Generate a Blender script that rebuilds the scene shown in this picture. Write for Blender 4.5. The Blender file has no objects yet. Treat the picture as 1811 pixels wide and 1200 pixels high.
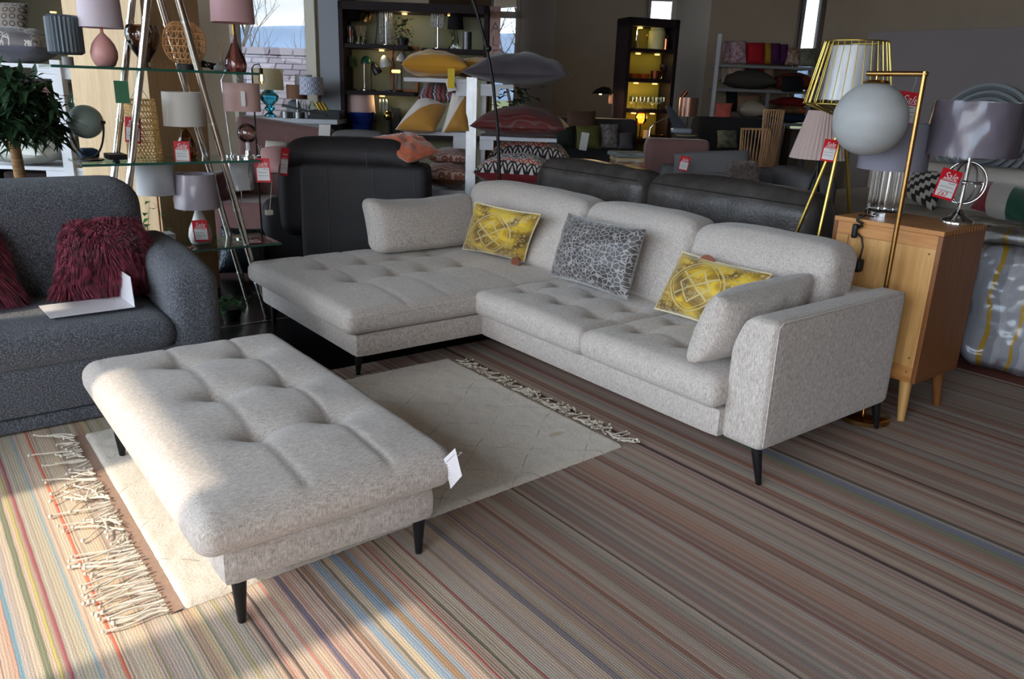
import bpy, bmesh, math, random
from mathutils import Vector, Matrix, noise
random.seed(7)
rnd = random.uniform
sc = bpy.context.scene
col = sc.collection
PI = math.pi

# ------------------------------------------------------------------ camera
F = 1395.0
PIT, ROL, AZ = math.radians(17.6), math.radians(2.0), math.radians(128.2)
CAM = Vector((0, 0, 1.5))
def _w(v):   # yaw frame -> shop axes (x along the carpet stripes, y towards the back of the corner sofa)
    X = Vector((-math.cos(AZ), -math.sin(AZ), 0)); Y = Vector((math.sin(AZ), -math.cos(AZ), 0))
    return Vector((X.dot(v), Y.dot(v), v.z))
_f = Vector((0, math.cos(PIT), -math.sin(PIT))); _u0 = Vector((0, math.sin(PIT), math.cos(PIT))); _r0 = Vector((1, 0, 0))
FW = _w(_f); RT = _w(_r0 * math.cos(ROL) + _u0 * math.sin(ROL)); UP = _w(-_r0 * math.sin(ROL) + _u0 * math.cos(ROL))
FH = Vector((FW.x, FW.y, 0)).normalized(); RH = Vector((FH.y, -FH.x, 0))
YAW = math.atan2(FH.y, FH.x) - PI / 2
cam_d = bpy.data.cameras.new('camera'); cam = bpy.data.objects.new('camera', cam_d); col.objects.link(cam)
m = Matrix((RT, UP, -FW)).transposed().to_4x4(); m.translation = CAM
cam.matrix_world = m
cam_d.sensor_width = 36; cam_d.lens = F / 1811 * 36; cam_d.clip_end = 2000; cam_d.clip_start = 0.05
sc.camera = cam
sc.view_settings.view_transform = 'Standard'; sc.view_settings.look = 'None'
sc.view_settings.exposure = 0.78; sc.view_settings.gamma = 1
sc.view_settings.use_curve_mapping = False
sc.cycles.max_bounces = 8; sc.cycles.diffuse_bounces = 5; sc.cycles.transparent_max_bounces = 16
sc.cycles.sample_clamp_indirect = 6; sc.cycles.caustics_reflective = False; sc.cycles.caustics_refractive = False

# ------------------------------------------------------------------ sky, sun, window portals
SUN_EL, SUN_AZ = math.radians(43), math.radians(-88)        # the sun stands over the shop windows behind the camera
SUN_DIR = Vector((math.cos(SUN_AZ) * math.cos(SUN_EL), math.sin(SUN_AZ) * math.cos(SUN_EL), math.sin(SUN_EL)))
wd = bpy.data.worlds.new('sky'); sc.world = wd; wd.use_nodes = True
def nd(nt, t, ins=None, **props):
    n = nt.nodes.new(t)
    for k, v in props.items(): setattr(n, k, v)
    for k, v in (ins or {}).items():
        s = n.inputs[k]
        if isinstance(v, bpy.types.NodeSocket): nt.links.new(v, s)
        else: s.default_value = v
    return n
def mth(nt, op, a, b=0.0, c=0.0, clamp=False):
    return nd(nt, 'ShaderNodeMath', {0: a, 1: b, 2: c}, operation=op, use_clamp=clamp).outputs[0]
def mixc(nt, f, a, b, mode='MIX'):
    return nd(nt, 'ShaderNodeMix', {0: f, 6: a, 7: b}, data_type='RGBA', blend_type=mode).outputs[2]
def ramp(nt, fac, stops, interp='LINEAR'):
    n = nd(nt, 'ShaderNodeValToRGB', {0: fac}); cr = n.color_ramp; cr.interpolation = interp
    while len(cr.elements) < len(stops): cr.elements.new(1.0)
    for e, (p, c) in zip(cr.elements, stops): e.position = p; e.color = c
    return n.outputs[0]
def lin(c, a=1.0):
    f = lambda v: v / 12.92 if v <= 0.04045 else ((v + 0.055) / 1.055) ** 2.4
    return (f(c[0] / 255), f(c[1] / 255), f(c[2] / 255), a)
nt = wd.node_tree; nt.nodes.clear()
tc = nd(nt, 'ShaderNodeTexCoord')
dirv = nd(nt, 'ShaderNodeVectorMath', {0: tc.outputs['Generated']}, operation='NORMALIZE').outputs[0]
cl = nd(nt, 'ShaderNodeTexNoise', {'Vector': nd(nt, 'ShaderNodeMapping', {0: dirv, 3: (2.2, 2.2, 9)}).outputs[0], 'Scale': 1.6, 'Detail': 6}).outputs[0]
skyc = ramp(nt, cl, [(0.40, lin((168, 198, 228))), (0.60, lin((250, 250, 250)))])
dt = nd(nt, 'ShaderNodeVectorMath', {0: dirv, 1: SUN_DIR}, operation='DOT_PRODUCT').outputs['Value']
glow = nd(nt, 'ShaderNodeMapRange', {0: dt, 1: -0.35, 2: 0.85, 3: 0.6, 4: 5.5}, interpolation_type='SMOOTHERSTEP').outputs[0]
north_boost = nd(nt, 'ShaderNodeMapRange', {0: nd(nt, 'ShaderNodeSeparateXYZ', {0: dirv}).outputs[1], 1: 0.42, 2: 0.62, 3: 0.0, 4: 2.4}, interpolation_type='SMOOTHSTEP').outputs[0]   # extra sky brightness to the north, added to light the back window reveals
bg = nd(nt, 'ShaderNodeBackground', {0: skyc, 1: mth(nt, 'ADD', glow, north_boost)})
nt.links.new(bg.outputs[0], nd(nt, 'ShaderNodeOutputWorld').inputs[0])
sd = bpy.data.lights.new('sun', 'SUN'); sun = bpy.data.objects.new('sun', sd); col.objects.link(sun)
sun.rotation_euler = SUN_DIR.to_track_quat('Z', 'Y').to_euler(); sun.location = SUN_DIR * 30
sd.energy = 3.0; sd.angle = math.radians(0.9); sd.color = (1.0, 0.86, 0.68)
SOUTH_Y = -2.6
SILL, HEAD = 0.30, (1.285 - SOUTH_Y) * math.tan(SUN_EL)
PANES = [(-12.5, -9.6), (-9.5, -6.7), (-6.6, -4.36), (-4.10, -3.88), (-3.08, -1.95), (-1.65, -1.20), (-1.0, 1.2), (1.3, 3.4)]
for a, b in PANES:
    pl = bpy.data.lights.new('window_portal', 'AREA'); po = bpy.data.objects.new('window_portal', pl); col.objects.link(po)
    pl.shape = 'RECTANGLE'; pl.size = b - a; pl.size_y = HEAD - SILL; pl.cycles.is_portal = True
    po.location = ((a + b) / 2, SOUTH_Y - 0.12, (SILL + HEAD) / 2); po.rotation_euler = (PI / 2, 0, 0)   # faces into the shop

# ------------------------------------------------------------------ placing helpers
def ray(px, py): return FW + RT * ((px - 905.5) / F) - UP * ((py - 600) / F)
def at(px, py, D):                        # the point seen at a photo pixel, D metres ahead on the level
    d = ray(px, py); return CAM + d * (D / d.dot(FH))
def gz(px, py, z):                        # ... on the level plane z
    d = ray(px, py); return CAM + d * ((z - CAM.z) / d.z)
def on(px, z, D):                         # ... in pixel column px, standing on height z
    a, b = at(px, 150, D), at(px, 250, D)
    return a.lerp(b, (z - a.z) / (b.z - a.z))
def fl(px, py, D):                        # the floor point below what is seen at a photo pixel
    p = at(px, py, D); return Vector((p.x, p.y, 0))
def onx(px, z, x):
    def g(py):
        d = ray(px, py); return CAM + d * (x / d.x)
    a, b = g(150), g(250)
    return a.lerp(b, (z - a.z) / (b.z - a.z))
def ps(p): return (p - CAM).dot(FW) / F       # metres per pixel at a point

# ------------------------------------------------------------------ materials
MATS = {}
def M(name, c, rough=0.6, metal=0.0, var=0.0, vs=8.0, bump=0.0, bs=60.0, trans=0.0, ior=1.45, emit=None, est=0.0, sheen=0.0, coat=0.0, stretch=(1, 1, 1), c2=None, alpha=1.0, spec=0.5):
    if name in MATS: return MATS[name]
    mt = bpy.data.materials.new(name); mt.use_nodes = True; nt = mt.node_tree; b = nt.nodes['Principled BSDF']
    tcn = nd(nt, 'ShaderNodeTexCoord').outputs['Object']
    v = nd(nt, 'ShaderNodeMapping', {0: tcn, 3: stretch}).outputs[0]
    C0 = lin(c)
    if var or c2:
        n = nd(nt, 'ShaderNodeTexNoise', {'Vector': v, 'Scale': vs, 'Detail': 5, 'Roughness': 0.62}).outputs[0]
        d = lin(c2) if c2 else tuple(x * (1 - var) for x in C0[:3]) + (1,)
        e = C0 if c2 else tuple(min(1, x * (1 + var)) for x in C0[:3]) + (1,)
        nt.links.new(ramp(nt, n, [(0.35, d), (0.65, e)]), b.inputs['Base Color'])
    else: b.inputs['Base Color'].default_value = C0
    b.inputs['Roughness'].default_value = rough; b.inputs['Metallic'].default_value = metal
    b.inputs['Transmission Weight'].default_value = trans; b.inputs['IOR'].default_value = ior
    b.inputs['Sheen Weight'].default_value = sheen; b.inputs['Coat Weight'].default_value = coat
    b.inputs['Alpha'].default_value = alpha; b.inputs['Specular IOR Level'].default_value = spec
    if emit: b.inputs['Emission Color'].default_value = lin(emit); b.inputs['Emission Strength'].default_value = est
    if bump:
        n2 = nd(nt, 'ShaderNodeTexNoise', {'Vector': v, 'Scale': bs, 'Detail': 4}).outputs[0]
        nt.links.new(nd(nt, 'ShaderNodeBump', {'Strength': bump, 'Distance': 0.01, 'Height': n2}).outputs[0], b.inputs['Normal'])
    MATS[name] = mt; return mt
def newmat(name):
    mt = bpy.data.materials.new(name); mt.use_nodes = True; MATS[name] = mt
    return mt, mt.node_tree, mt.node_tree.nodes['Principled BSDF']
def wood(name, c1, c2, axis=(1, 1, 12), sc_=3.0, rough=0.45, plank=0.0, pa=0):
    mt, nt, b = newmat(name)
    o = nd(nt, 'ShaderNodeTexCoord').outputs['Object']
    v = nd(nt, 'ShaderNodeMapping', {0: o, 3: tuple(18 / a for a in axis)}).outputs[0]
    n = nd(nt, 'ShaderNodeTexNoise', {'Vector': v, 'Scale': sc_, 'Detail': 7, 'Roughness': 0.6, 'Distortion': 0.4}).outputs[0]
    c = ramp(nt, n, [(0.32, lin(c1)), (0.68, lin(c2))])
    if plank:
        sx = nd(nt, 'ShaderNodeSeparateXYZ', {0: o}).outputs[pa]
        w = nd(nt, 'ShaderNodeTexWhiteNoise', {'W': mth(nt, 'FLOOR', mth(nt, 'DIVIDE', sx, plank))}, noise_dimensions='1D').outputs[0]
        c = mixc(nt, mth(nt, 'MULTIPLY', w, 0.9), c, lin(c1))
    nt.links.new(c, b.inputs['Base Color']); b.inputs['Roughness'].default_value = rough
    return mt
def uvmat(name, fn, rough=0.7, sheen=0.3, bump=0.15, bs=180):   # fn(nt, u, v) -> colour socket, u and v in 0..1 over the cushion
    mt, nt, b = newmat(name)
    s = nd(nt, 'ShaderNodeSeparateXYZ', {0: nd(nt, 'ShaderNodeUVMap', uv_map='UVMap').outputs[0]})
    nt.links.new(fn(nt, s.outputs[0], s.outputs[1]), b.inputs['Base Color'])
    b.inputs['Roughness'].default_value = rough; b.inputs['Sheen Weight'].default_value = sheen
    n2 = nd(nt, 'ShaderNodeTexNoise', {'Vector': nd(nt, 'ShaderNodeTexCoord').outputs['Object'], 'Scale': bs, 'Detail': 3}).outputs[0]
    nt.links.new(nd(nt, 'ShaderNodeBump', {'Strength': bump, 'Distance': 0.01, 'Height': n2}).outputs[0], b.inputs['Normal'])
    return mt

# ------------------------------------------------------------------ mesh builder
class MB:
    def __init__(s): s.v = []; s.f = []; s.uv = {}
    def add(s, vs, fs):
        k = len(s.v); s.v += [Vector(p) for p in vs]; s.f += [tuple(i + k for i in f) for f in fs]; return s
    def box(s, lo, hi, rz=0.0):
        (a, b, c), (d, e, f) = lo, hi
        P = [Vector(p) for p in ((a, b, c), (d, b, c), (d, e, c), (a, e, c), (a, b, f), (d, b, f), (d, e, f), (a, e, f))]
        if rz:
            ct = Vector(((a + d) / 2, (b + e) / 2, 0)); R = Matrix.Rotation(rz, 3, 'Z')
            P = [R @ (p - ct) + ct for p in P]
        return s.add(P, [(0, 3, 2, 1), (4, 5, 6, 7), (0, 1, 5, 4), (1, 2, 6, 5), (2, 3, 7, 6), (3, 0, 4, 7)])
    def cbox(s, c, d, rz=0.0):
        return s.box([c[i] - d[i] / 2 for i in range(3)], [c[i] + d[i] / 2 for i in range(3)], rz)
    def prism(s, poly, a, b, axis=1):       # polygon in the two other axes, pushed from a to b
        n = len(poly)
        def P(q, t):
            return (t, q[0], q[1]) if axis == 0 else ((q[0], t, q[1]) if axis == 1 else (q[0], q[1], t))
        vs = [P(q, a) for q in poly] + [P(q, b) for q in poly]
        fs = [tuple(range(n)), tuple(range(2 * n - 1, n - 1, -1))] + [(i, i + n, (i + 1) % n + n, (i + 1) % n) for i in range(n)]
        return s.add(vs, fs)
    def lathe(s, prof, seg=28, c=(0, 0, 0), loop=False):
        n = len(prof); k = seg; vs = []
        for r, z in prof:
            for j in range(k):
                a = 2 * PI * j / k; vs.append((c[0] + r * math.cos(a), c[1] + r * math.sin(a), c[2] + z))
        fs = []
        for i in range(n if loop else n - 1):
            i2 = (i + 1) % n
            for j in range(k): fs.append((i * k + j, i * k + (j + 1) % k, i2 * k + (j + 1) % k, i2 * k + j))
        if not loop:
            fs.append(tuple(range(k - 1, -1, -1))); fs.append(tuple(range((n - 1) * k, n * k)))
        return s.add(vs, fs)
    def tube(s, pts, r, seg=8, r2=None, closed=False):
        pts = [Vector(p) for p in pts]; n = len(pts); k = seg; vs = []; up = Vector((0, 0, 1)); pn = None
        for i, p in enumerate(pts):
            if closed: t = pts[(i + 1) % n] - pts[i - 1]
            else: t = pts[min(i + 1, n - 1)] - pts[max(i - 1, 0)]
            t.normalize()
            if pn is None:
                nn = t.cross(up if abs(t.z) < 0.95 else Vector((1, 0, 0)))
            else: nn = pn - t * pn.dot(t)
            nn.normalize(); pn = nn; bb = t.cross(nn)
            rr = r if r2 is None else r + (r2 - r) * i / max(1, n - 1)
            for j in range(k):
                a = 2 * PI * j / k; vs.append(p + nn * (rr * math.cos(a)) + bb * (rr * math.sin(a)))
        fs = []
        for i in range(n if closed else n - 1):
            i2 = (i + 1) % n
            for j in range(k): fs.append((i * k + j, i2 * k + j, i2 * k + (j + 1) % k, i * k + (j + 1) % k))
        if not closed:
            fs.append(tuple(range(k))); fs.append(tuple(range(n * k - 1, (n - 1) * k - 1, -1)))
        return s.add(vs, fs)
    def sphere(s, c, r, seg=24, rings=14, sq=(1, 1, 1)):
        pr = [(max(1e-4, r * math.sin(PI * i / rings)), -r * math.cos(PI * i / rings)) for i in range(rings + 1)]
        k = len(s.v); s.lathe(pr, seg)
        for i in range(k, len(s.v)): p = s.v[i]; s.v[i] = Vector((p.x * sq[0] + c[0], p.y * sq[1] + c[1], p.z * sq[2] + c[2]))
        return s
    def rbox(s, lo, hi, r, n=(16, 16, 6), top=None, crown=0.0, puff=0.0):   # soft rounded block; top(x, y) lowers or lifts the upper face
        lo, hi = Vector(lo), Vector(hi); c = (lo + hi) / 2; h = (hi - lo) / 2
        r = min(r, h.x * 0.98, h.y * 0.98, h.z * 0.98)
        idx = {}; vs = []; fs = []
        def g(i, n_):                       # denser near the rims
            t = i / n_ * 2 - 1; return math.copysign(abs(t) ** 0.85, t)
        def vid(i, j, k):
            key = (i, j, k)
            if key in idx: return idx[key]
            q = Vector((g(i, n[0]) * h.x, g(j, n[1]) * h.y, g(k, n[2]) * h.z))
            inn = Vector([max(-h[a] + r, min(h[a] - r, q[a])) for a in range(3)])
            d = q - inn
            if d.length > 1e-9: q = inn + d.normalized() * r
            u, w, t = q.x / h.x, q.y / h.y, q.z / h.z
            if puff: q = q + Vector((math.copysign(1, u) * puff * abs(u) ** 3 * (1 - t * t), math.copysign(1, w) * puff * abs(w) ** 3 * (1 - t * t), 0))
            p = q + c
            wt = max(0.0, t) ** 2
            if crown: p.z += crown * wt * max(0, (1 - u * u)) ** 0.7 * max(0, (1 - w * w)) ** 0.7
            if top: p.z += top(p.x, p.y) * wt
            idx[key] = len(vs); vs.append(p); return idx[key]
        for a in range(3):
            b1, b2 = [x for x in range(3) if x != a]
            for side in (0, n[a]):
                for i in range(n[b1]):
                    for j in range(n[b2]):
                        def K(x, y):
                            q = [0, 0, 0]; q[a] = side; q[b1] = x; q[b2] = y; return vid(*q)
                        f = (K(i, j), K(i + 1, j), K(i + 1, j + 1), K(i, j + 1))
                        flip = (side == 0) ^ (a == 1)
                        fs.append(f[::-1] if flip else f)
        return s.add(vs, fs)
    def pillow(s, BL, BR, TR, TL, t, n=18, bow=0.07, power=0.48, wr=0.0, seed=0, flat=1.0):   # stuffed cushion between four corners, with uv
        BL, BR, TR, TL = map(Vector, (BL, BR, TR, TL))
        nrm = ((BR - BL).cross(TL - BL) + (TR - TL).cross(TR - BR)).normalized()
        k0 = len(s.v); vs = []; uv = []
        for side in (1, -1):
            for i in range(n + 1):
                for j in range(n + 1):
                    u = math.sin(PI / 2 * (2 * i / n - 1)) * 0.5 + (2 * i / n - 1) * 0.5; v = math.sin(PI / 2 * (2 * j / n - 1)) * 0.5 + (2 * j / n - 1) * 0.5
                    uu = u * (1 - bow * (1 - v * v) * u * u); vv = v * (1 - bow * (1 - u * u) * v * v)
                    a, b = (uu + 1) / 2, (vv + 1) / 2
                    p = BL.lerp(BR, a).lerp(TL.lerp(TR, a), b)
                    e = max(0, (1 - u * u)) ** power * max(0, (1 - v * v)) ** power
                    q = 1.0
                    if wr: q += wr * noise.noise(Vector((u * 3.1 + seed, v * 3.1, side * 2.0 + seed)))
                    p = p + nrm * (side * t / 2 * e * q * (1 if side > 0 else flat))
                    vs.append(p); uv.append(((u + 1) / 2, (v + 1) / 2))
        fs = []; m = (n + 1) ** 2
        for sd_ in (0, 1):
            for i in range(n):
                for j in range(n):
                    a = sd_ * m + i * (n + 1) + j; f = (a, a + n + 1, a + n + 2, a + 1)
                    fs.append(f if sd_ == 0 else f[::-1])
        s.add(vs, fs)
        for i, q in enumerate(uv): s.uv[k0 + i] = q
        return s
    def make(s, name, mat, parent=None, smooth=True, bevel=0.0, loc=(0, 0, 0), rz=0.0, weld=True, seg=2, solid=0.0):
        me = bpy.data.meshes.new(name); me.from_pydata([tuple(p) for p in s.v], [], s.f)
        if s.uv:
            ul = me.uv_layers.new(name='UVMap')
            for lp in me.loops: ul.data[lp.index].uv = s.uv.get(lp.vertex_index, (0, 0))
        bm = bmesh.new(); bm.from_mesh(me)
        if weld and not s.uv: bmesh.ops.remove_doubles(bm, verts=bm.verts, dist=1e-5)
        bmesh.ops.recalc_face_normals(bm, faces=bm.faces)
        bm.to_mesh(me); bm.free()
        for p in me.polygons: p.use_smooth = smooth
        o = bpy.data.objects.new(name, me); col.objects.link(o); me.materials.append(mat)
        if smooth and bevel == 0:
            try: me.set_sharp_from_angle(angle=math.radians(48))
            except Exception: pass
        o.location = loc; o.rotation_euler = (0, 0, rz)
        if parent: o.parent = parent
        if solid:
            md = o.modifiers.new('solid', 'SOLIDIFY'); md.thickness = solid
        if bevel:
            md = o.modifiers.new('bevel', 'BEVEL'); md.width = bevel; md.segments = seg; md.limit_method = 'ANGLE'
            for p in me.polygons: p.use_smooth = False
        return o
def setp(o, label, cat, group=None, kind=None):
    if label: o['label'] = label
    if cat: o['category'] = cat
    if group: o['group'] = group
    if kind: o['kind'] = kind
    return o
def thing(name, label, cat, loc=(0, 0, 0), rz=0.0, group=None):
    o = bpy.data.objects.new(name, None); col.objects.link(o); o.empty_display_size = 0.05
    o.location = loc; o.rotation_euler = (0, 0, rz)
    return setp(o, label, cat, group)
def struct(name, mb, mat, **k):
    o = mb.make(name, mat, smooth=False, **k); o['kind'] = 'structure'; return o
def copy_thing(src, loc, rz, label, group=None):
    r = src.copy(); col.objects.link(r); r.location = loc; r.rotation_euler = (0, 0, rz); r['label'] = label
    if group: r['group'] = group
    for ch in list(src.children):
        c = ch.copy(); col.objects.link(c); c.parent = r
        for g in list(ch.children):
            d = g.copy(); col.objects.link(d); d.parent = c
    return r
# ------------------------------------------------------------------ room shell
def LD(px, D, z=2.0): p = on(px, z, D); return p.dot(RH), D
def lw(L, D, z=0.0): return RH * L + FH * D + Vector((0, 0, z))
wall_m = M('wall_paint', (164, 147, 128), 0.9, var=0.05, vs=1.5, bump=0.05, bs=30)
white_m = M('white_frame_paint', (226, 226, 222), 0.5)
pier_m = M('grey_pier_paint', (150, 153, 160), 0.7)
def glassy(name, tint=(1, 1, 1, 1), refl=0.08, rough=0.02, k=0.9):
    mt, nt, b = newmat(name)
    nt.nodes.remove(b); out = [n for n in nt.nodes if n.type == 'OUTPUT_MATERIAL'][0]
    fr = nd(nt, 'ShaderNodeFresnel', {0: 1.45}).outputs[0]
    t = nd(nt, 'ShaderNodeBsdfTransparent', {0: tint}).outputs[0]
    g = nd(nt, 'ShaderNodeBsdfGlossy', {'Color': (1, 1, 1, 1), 'Roughness': rough}).outputs[0]
    f = mth(nt, 'ADD', mth(nt, 'MULTIPLY', fr, k), refl * 0.5, clamp=True)
    mx = nd(nt, 'ShaderNodeMixShader', {0: f, 1: t, 2: g}).outputs[0]
    nt.links.new(mx, out.inputs[0]); return mt
glass_m = glassy('window_glass', (0.97, 0.98, 0.98, 1), 0.0, k=0.25)
def carpet_mat():
    mt, nt, b = newmat('striped_carpet')
    o = nd(nt, 'ShaderNodeTexCoord').outputs['Object']
    sp = nd(nt, 'ShaderNodeSeparateXYZ', {0: o})
    wob = nd(nt, 'ShaderNodeTexNoise', {'Vector': nd(nt, 'ShaderNodeMapping', {0: o, 3: (9, 40, 1)}).outputs[0], 'Scale': 1.0, 'Detail': 2}).outputs[0]
    y = mth(nt, 'ADD', sp.outputs[1], mth(nt, 'MULTIPLY', mth(nt, 'SUBTRACT', wob, 0.5), 0.006))
    def wn(w, off): return nd(nt, 'ShaderNodeTexWhiteNoise', {'W': mth(nt, 'FLOOR', mth(nt, 'ADD', mth(nt, 'DIVIDE', y, w), off))}, noise_dimensions='1D').outputs[0]
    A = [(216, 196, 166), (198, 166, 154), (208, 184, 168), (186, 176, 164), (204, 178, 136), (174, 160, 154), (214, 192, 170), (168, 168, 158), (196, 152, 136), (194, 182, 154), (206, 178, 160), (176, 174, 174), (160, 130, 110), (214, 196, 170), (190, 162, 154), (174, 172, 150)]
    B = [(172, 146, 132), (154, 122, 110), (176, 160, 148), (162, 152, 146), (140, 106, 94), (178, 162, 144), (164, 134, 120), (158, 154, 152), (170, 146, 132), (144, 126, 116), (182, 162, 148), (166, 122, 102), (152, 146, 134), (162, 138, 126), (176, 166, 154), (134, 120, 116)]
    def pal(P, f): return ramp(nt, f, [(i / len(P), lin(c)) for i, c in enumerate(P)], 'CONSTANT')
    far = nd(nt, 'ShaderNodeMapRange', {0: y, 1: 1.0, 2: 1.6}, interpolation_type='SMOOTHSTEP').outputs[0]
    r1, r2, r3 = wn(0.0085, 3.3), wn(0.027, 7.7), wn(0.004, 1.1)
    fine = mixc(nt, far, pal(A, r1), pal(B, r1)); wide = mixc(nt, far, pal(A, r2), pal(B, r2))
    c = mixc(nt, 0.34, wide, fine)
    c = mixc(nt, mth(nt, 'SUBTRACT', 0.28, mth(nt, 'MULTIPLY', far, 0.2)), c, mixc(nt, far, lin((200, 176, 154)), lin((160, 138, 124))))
    c = mixc(nt, mth(nt, 'MULTIPLY', mth(nt, 'GREATER_THAN', r3, 0.86), 0.4), c, lin((92, 70, 66)))
    lines = [(0.06, .012, (96, 150, 170)), (0.118, .02, (86, 110, 84)), (0.142, .008, (196, 190, 90)), (0.162, .008, (165, 66, 88)), (0.225, .010, (140, 168, 178)), (0.281, .007, (214, 78, 52)), (0.37, .005, (150, 138, 90)), (0.44, .005, (140, 150, 110)), (0.515, .010, (112, 130, 118)), (0.56, .014, (170, 160, 116)), (0.622, .007, (36, 34, 46)), (0.634, .004, (176, 60, 70)), (0.657, .008, (34, 32, 46)), (0.705, .007, (205, 100, 74)), (0.762, .018, (104, 106, 130)), (0.776, .007, (40, 38, 56))]
    lines2 = [(0.827, .008, (30, 32, 50)), (0.845, .014, (140, 104, 80)), (0.89, .02, (122, 156, 184)), (0.915, .007, (70, 84, 66)), (0.955, .028, (128, 160, 186)), (0.985, .018, (140, 108, 84)), (1.003, .012, (140, 166, 186)), (1.07, .006, (190, 58, 56)), (1.107, .006, (60, 92, 66)), (1.17, .006, (170, 72, 66)), (1.2, .005, (84, 76, 80)), (1.33, .02, (104, 102, 118)), (1.42, .008, (100, 84, 96)), (1.56, .014, (140, 84, 66)), (1.735, .009, (26, 26, 32)), (1.83, .012, (98, 122, 112))]
    lines3 = [(2.02, .02, (132, 78, 62)), (2.055, .008, (205, 188, 166)), (2.2, .012, (140, 82, 68)), (2.372, .008, (32, 30, 42)), (2.46, .005, (36, 32, 40)), (2.55, .02, (136, 84, 70)), (2.70, .012, (140, 86, 66)), (2.84, .035, (118, 128, 106)), (2.885, .03, (106, 118, 142)), (2.93, .005, (40, 32, 36)), (3.16, .014, (54, 26, 28)), (3.33, .012, (146, 82, 58)), (3.62, .008, (52, 56, 48)), (3.7, .006, (50, 52, 46)), (3.95, .014, (140, 84, 62)), (4.3, .01, (48, 42, 44))]
    for ls, hi in ((lines, 0.8), (lines2, 2.0), (lines3, 5.0)):
        st = [(0.0, (0, 0, 0, 0))]
        for yy, w, cc in ls: st += [((yy - w / 2) / hi, lin(cc)), ((yy + w / 2) / hi, (0, 0, 0, 0))]
        st = st[:31]
        n = nd(nt, 'ShaderNodeValToRGB', {0: mth(nt, 'DIVIDE', y, hi, clamp=True)}); cr = n.color_ramp; cr.interpolation = 'CONSTANT'
        while len(cr.elements) < len(st): cr.elements.new(1.0)
        for e, (p, q) in zip(cr.elements, st): e.position = p; e.color = q
        c = mixc(nt, mth(nt, 'MULTIPLY', n.outputs[1], 0.7), c, n.outputs[0])
    pile = nd(nt, 'ShaderNodeTexNoise', {'Vector': o, 'Scale': 260, 'Detail': 3}).outputs[0]
    c = mixc(nt, 0.22, c, nd(nt, 'ShaderNodeHueSaturation', {'Value': mth(nt, 'MULTIPLY', pile, 2.0), 'Color': c}).outputs[0])
    nt.links.new(c, b.inputs['Base Color']); b.inputs['Roughness'].default_value = 0.95; b.inputs['Specular IOR Level'].default_value = 0.1
    rib = mth(nt, 'SINE', mth(nt, 'MULTIPLY', y, 2 * PI / 0.0085))
    h = mth(nt, 'ADD', mth(nt, 'MULTIPLY', rib, 0.1), pile)
    nt.links.new(nd(nt, 'ShaderNodeBump', {'Strength': 0.5, 'Distance': 0.004, 'Height': h}).outputs[0], b.inputs['Normal'])
    return mt
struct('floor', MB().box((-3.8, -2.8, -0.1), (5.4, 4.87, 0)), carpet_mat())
struct('floor_black', MB().box((-22, -2.8, -0.1), (-3.8, 4.87, 0)), M('black_gloss_floor', (16, 15, 17), 0.28, var=0.2, vs=3))
struct('floor_terracotta', MB().box((-22, 4.87, -0.1), (5.4, 16, 0)), M('terracotta_carpet', (120, 66, 52), 0.95, var=0.12, vs=40, bump=0.3, bs=200))
struct('trim_1', MB().box((-4.885, 0.9, 0), (-4.865, 2.35, 0.006)), M('floor_strip_metal', (190, 188, 180), 0.3, 1.0))
struct('ceiling', MB().box((-22, -2.85, 3.9), (5.4, 16, 4.0)), M('ceiling_paint', (150, 146, 140), 0.9))
# shop front behind the camera, its windows let the sun in
sw = MB(); xs = [-22] + [v for p in PANES for v in p] + [5.4]
for i in range(0, len(xs), 2): sw.box((xs[i], SOUTH_Y - 0.25, 0), (xs[i + 1], SOUTH_Y, 3.9))
for a, b in PANES: sw.box((a, SOUTH_Y - 0.25, 0), (b, SOUTH_Y, SILL)); sw.box((a, SOUTH_Y - 0.25, HEAD), (b, SOUTH_Y, 3.9))
struct('wall_south', sw, wall_m)
for i, (a, b) in enumerate(PANES):
    struct('window_%d' % (i + 5), MB().box((a, SOUTH_Y - 0.115, SILL), (b, SOUTH_Y - 0.11, HEAD)), glass_m)
struct('wall_east', MB().box((5.2, -2.6, 0), (5.4, 14, 3.9)), wall_m)
# the window wall at the back, with deep splayed reveals
D1, DF, DG = 10.3, 13.2, 14.5
l1a, l1b, l1c = LD(414, D1)[0], LD(563, D1)[0], LD(604, 9.75)[0]
wl = MB().box((-15, D1 - 0.1, 0), (l1a, D1 + 0.2, 3.9)).box((l1a, D1 - 0.1, 0), (l1b, D1 + 0.2, 1.02)).box((l1a, D1 - 0.1, 3.1), (l1b, D1 + 0.2, 3.9))
wl.box((l1b, D1 - 0.1, 0), (LD(760, D1)[0], D1 + 0.2, 3.9)).box((LD(690, D1)[0], D1 + 0.2, 0), (LD(760, D1)[0], DG + 0.1, 3.9))
struct('wall_west', wl, wall_m, rz=YAW)
struct('trim_2', MB().box((LD(566, 9.75)[0], 9.7, 0), (l1c, 10.2, 3.9)), pier_m, rz=YAW)
fr = MB()
for a, b in ((l1a, l1a + .05), (l1b - .12, l1b), ): fr.box((a, D1 - 0.16, 1.02), (b, D1 + 0.1, 3.1))
fr.box((l1a, D1 - 0.16, 1.0), (l1b, D1 + 0.1, 1.06))
w1 = struct('window_1', MB().box((l1a, D1 + .02, 1.02), (l1b, D1 + .03, 3.1)), glass_m, rz=YAW)
f1 = fr.make('window_frame', M('cream_window_frame', (222, 214, 196), 0.5), w1, smooth=False)
W2 = [(866, 917, 980, 0.95, 2), (1137, 1187, 1248, 1.1, 3), (1403, 1441, 1487, 1.0, 4)]
wl = MB(); prev = LD(700, DG)[0]
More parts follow.
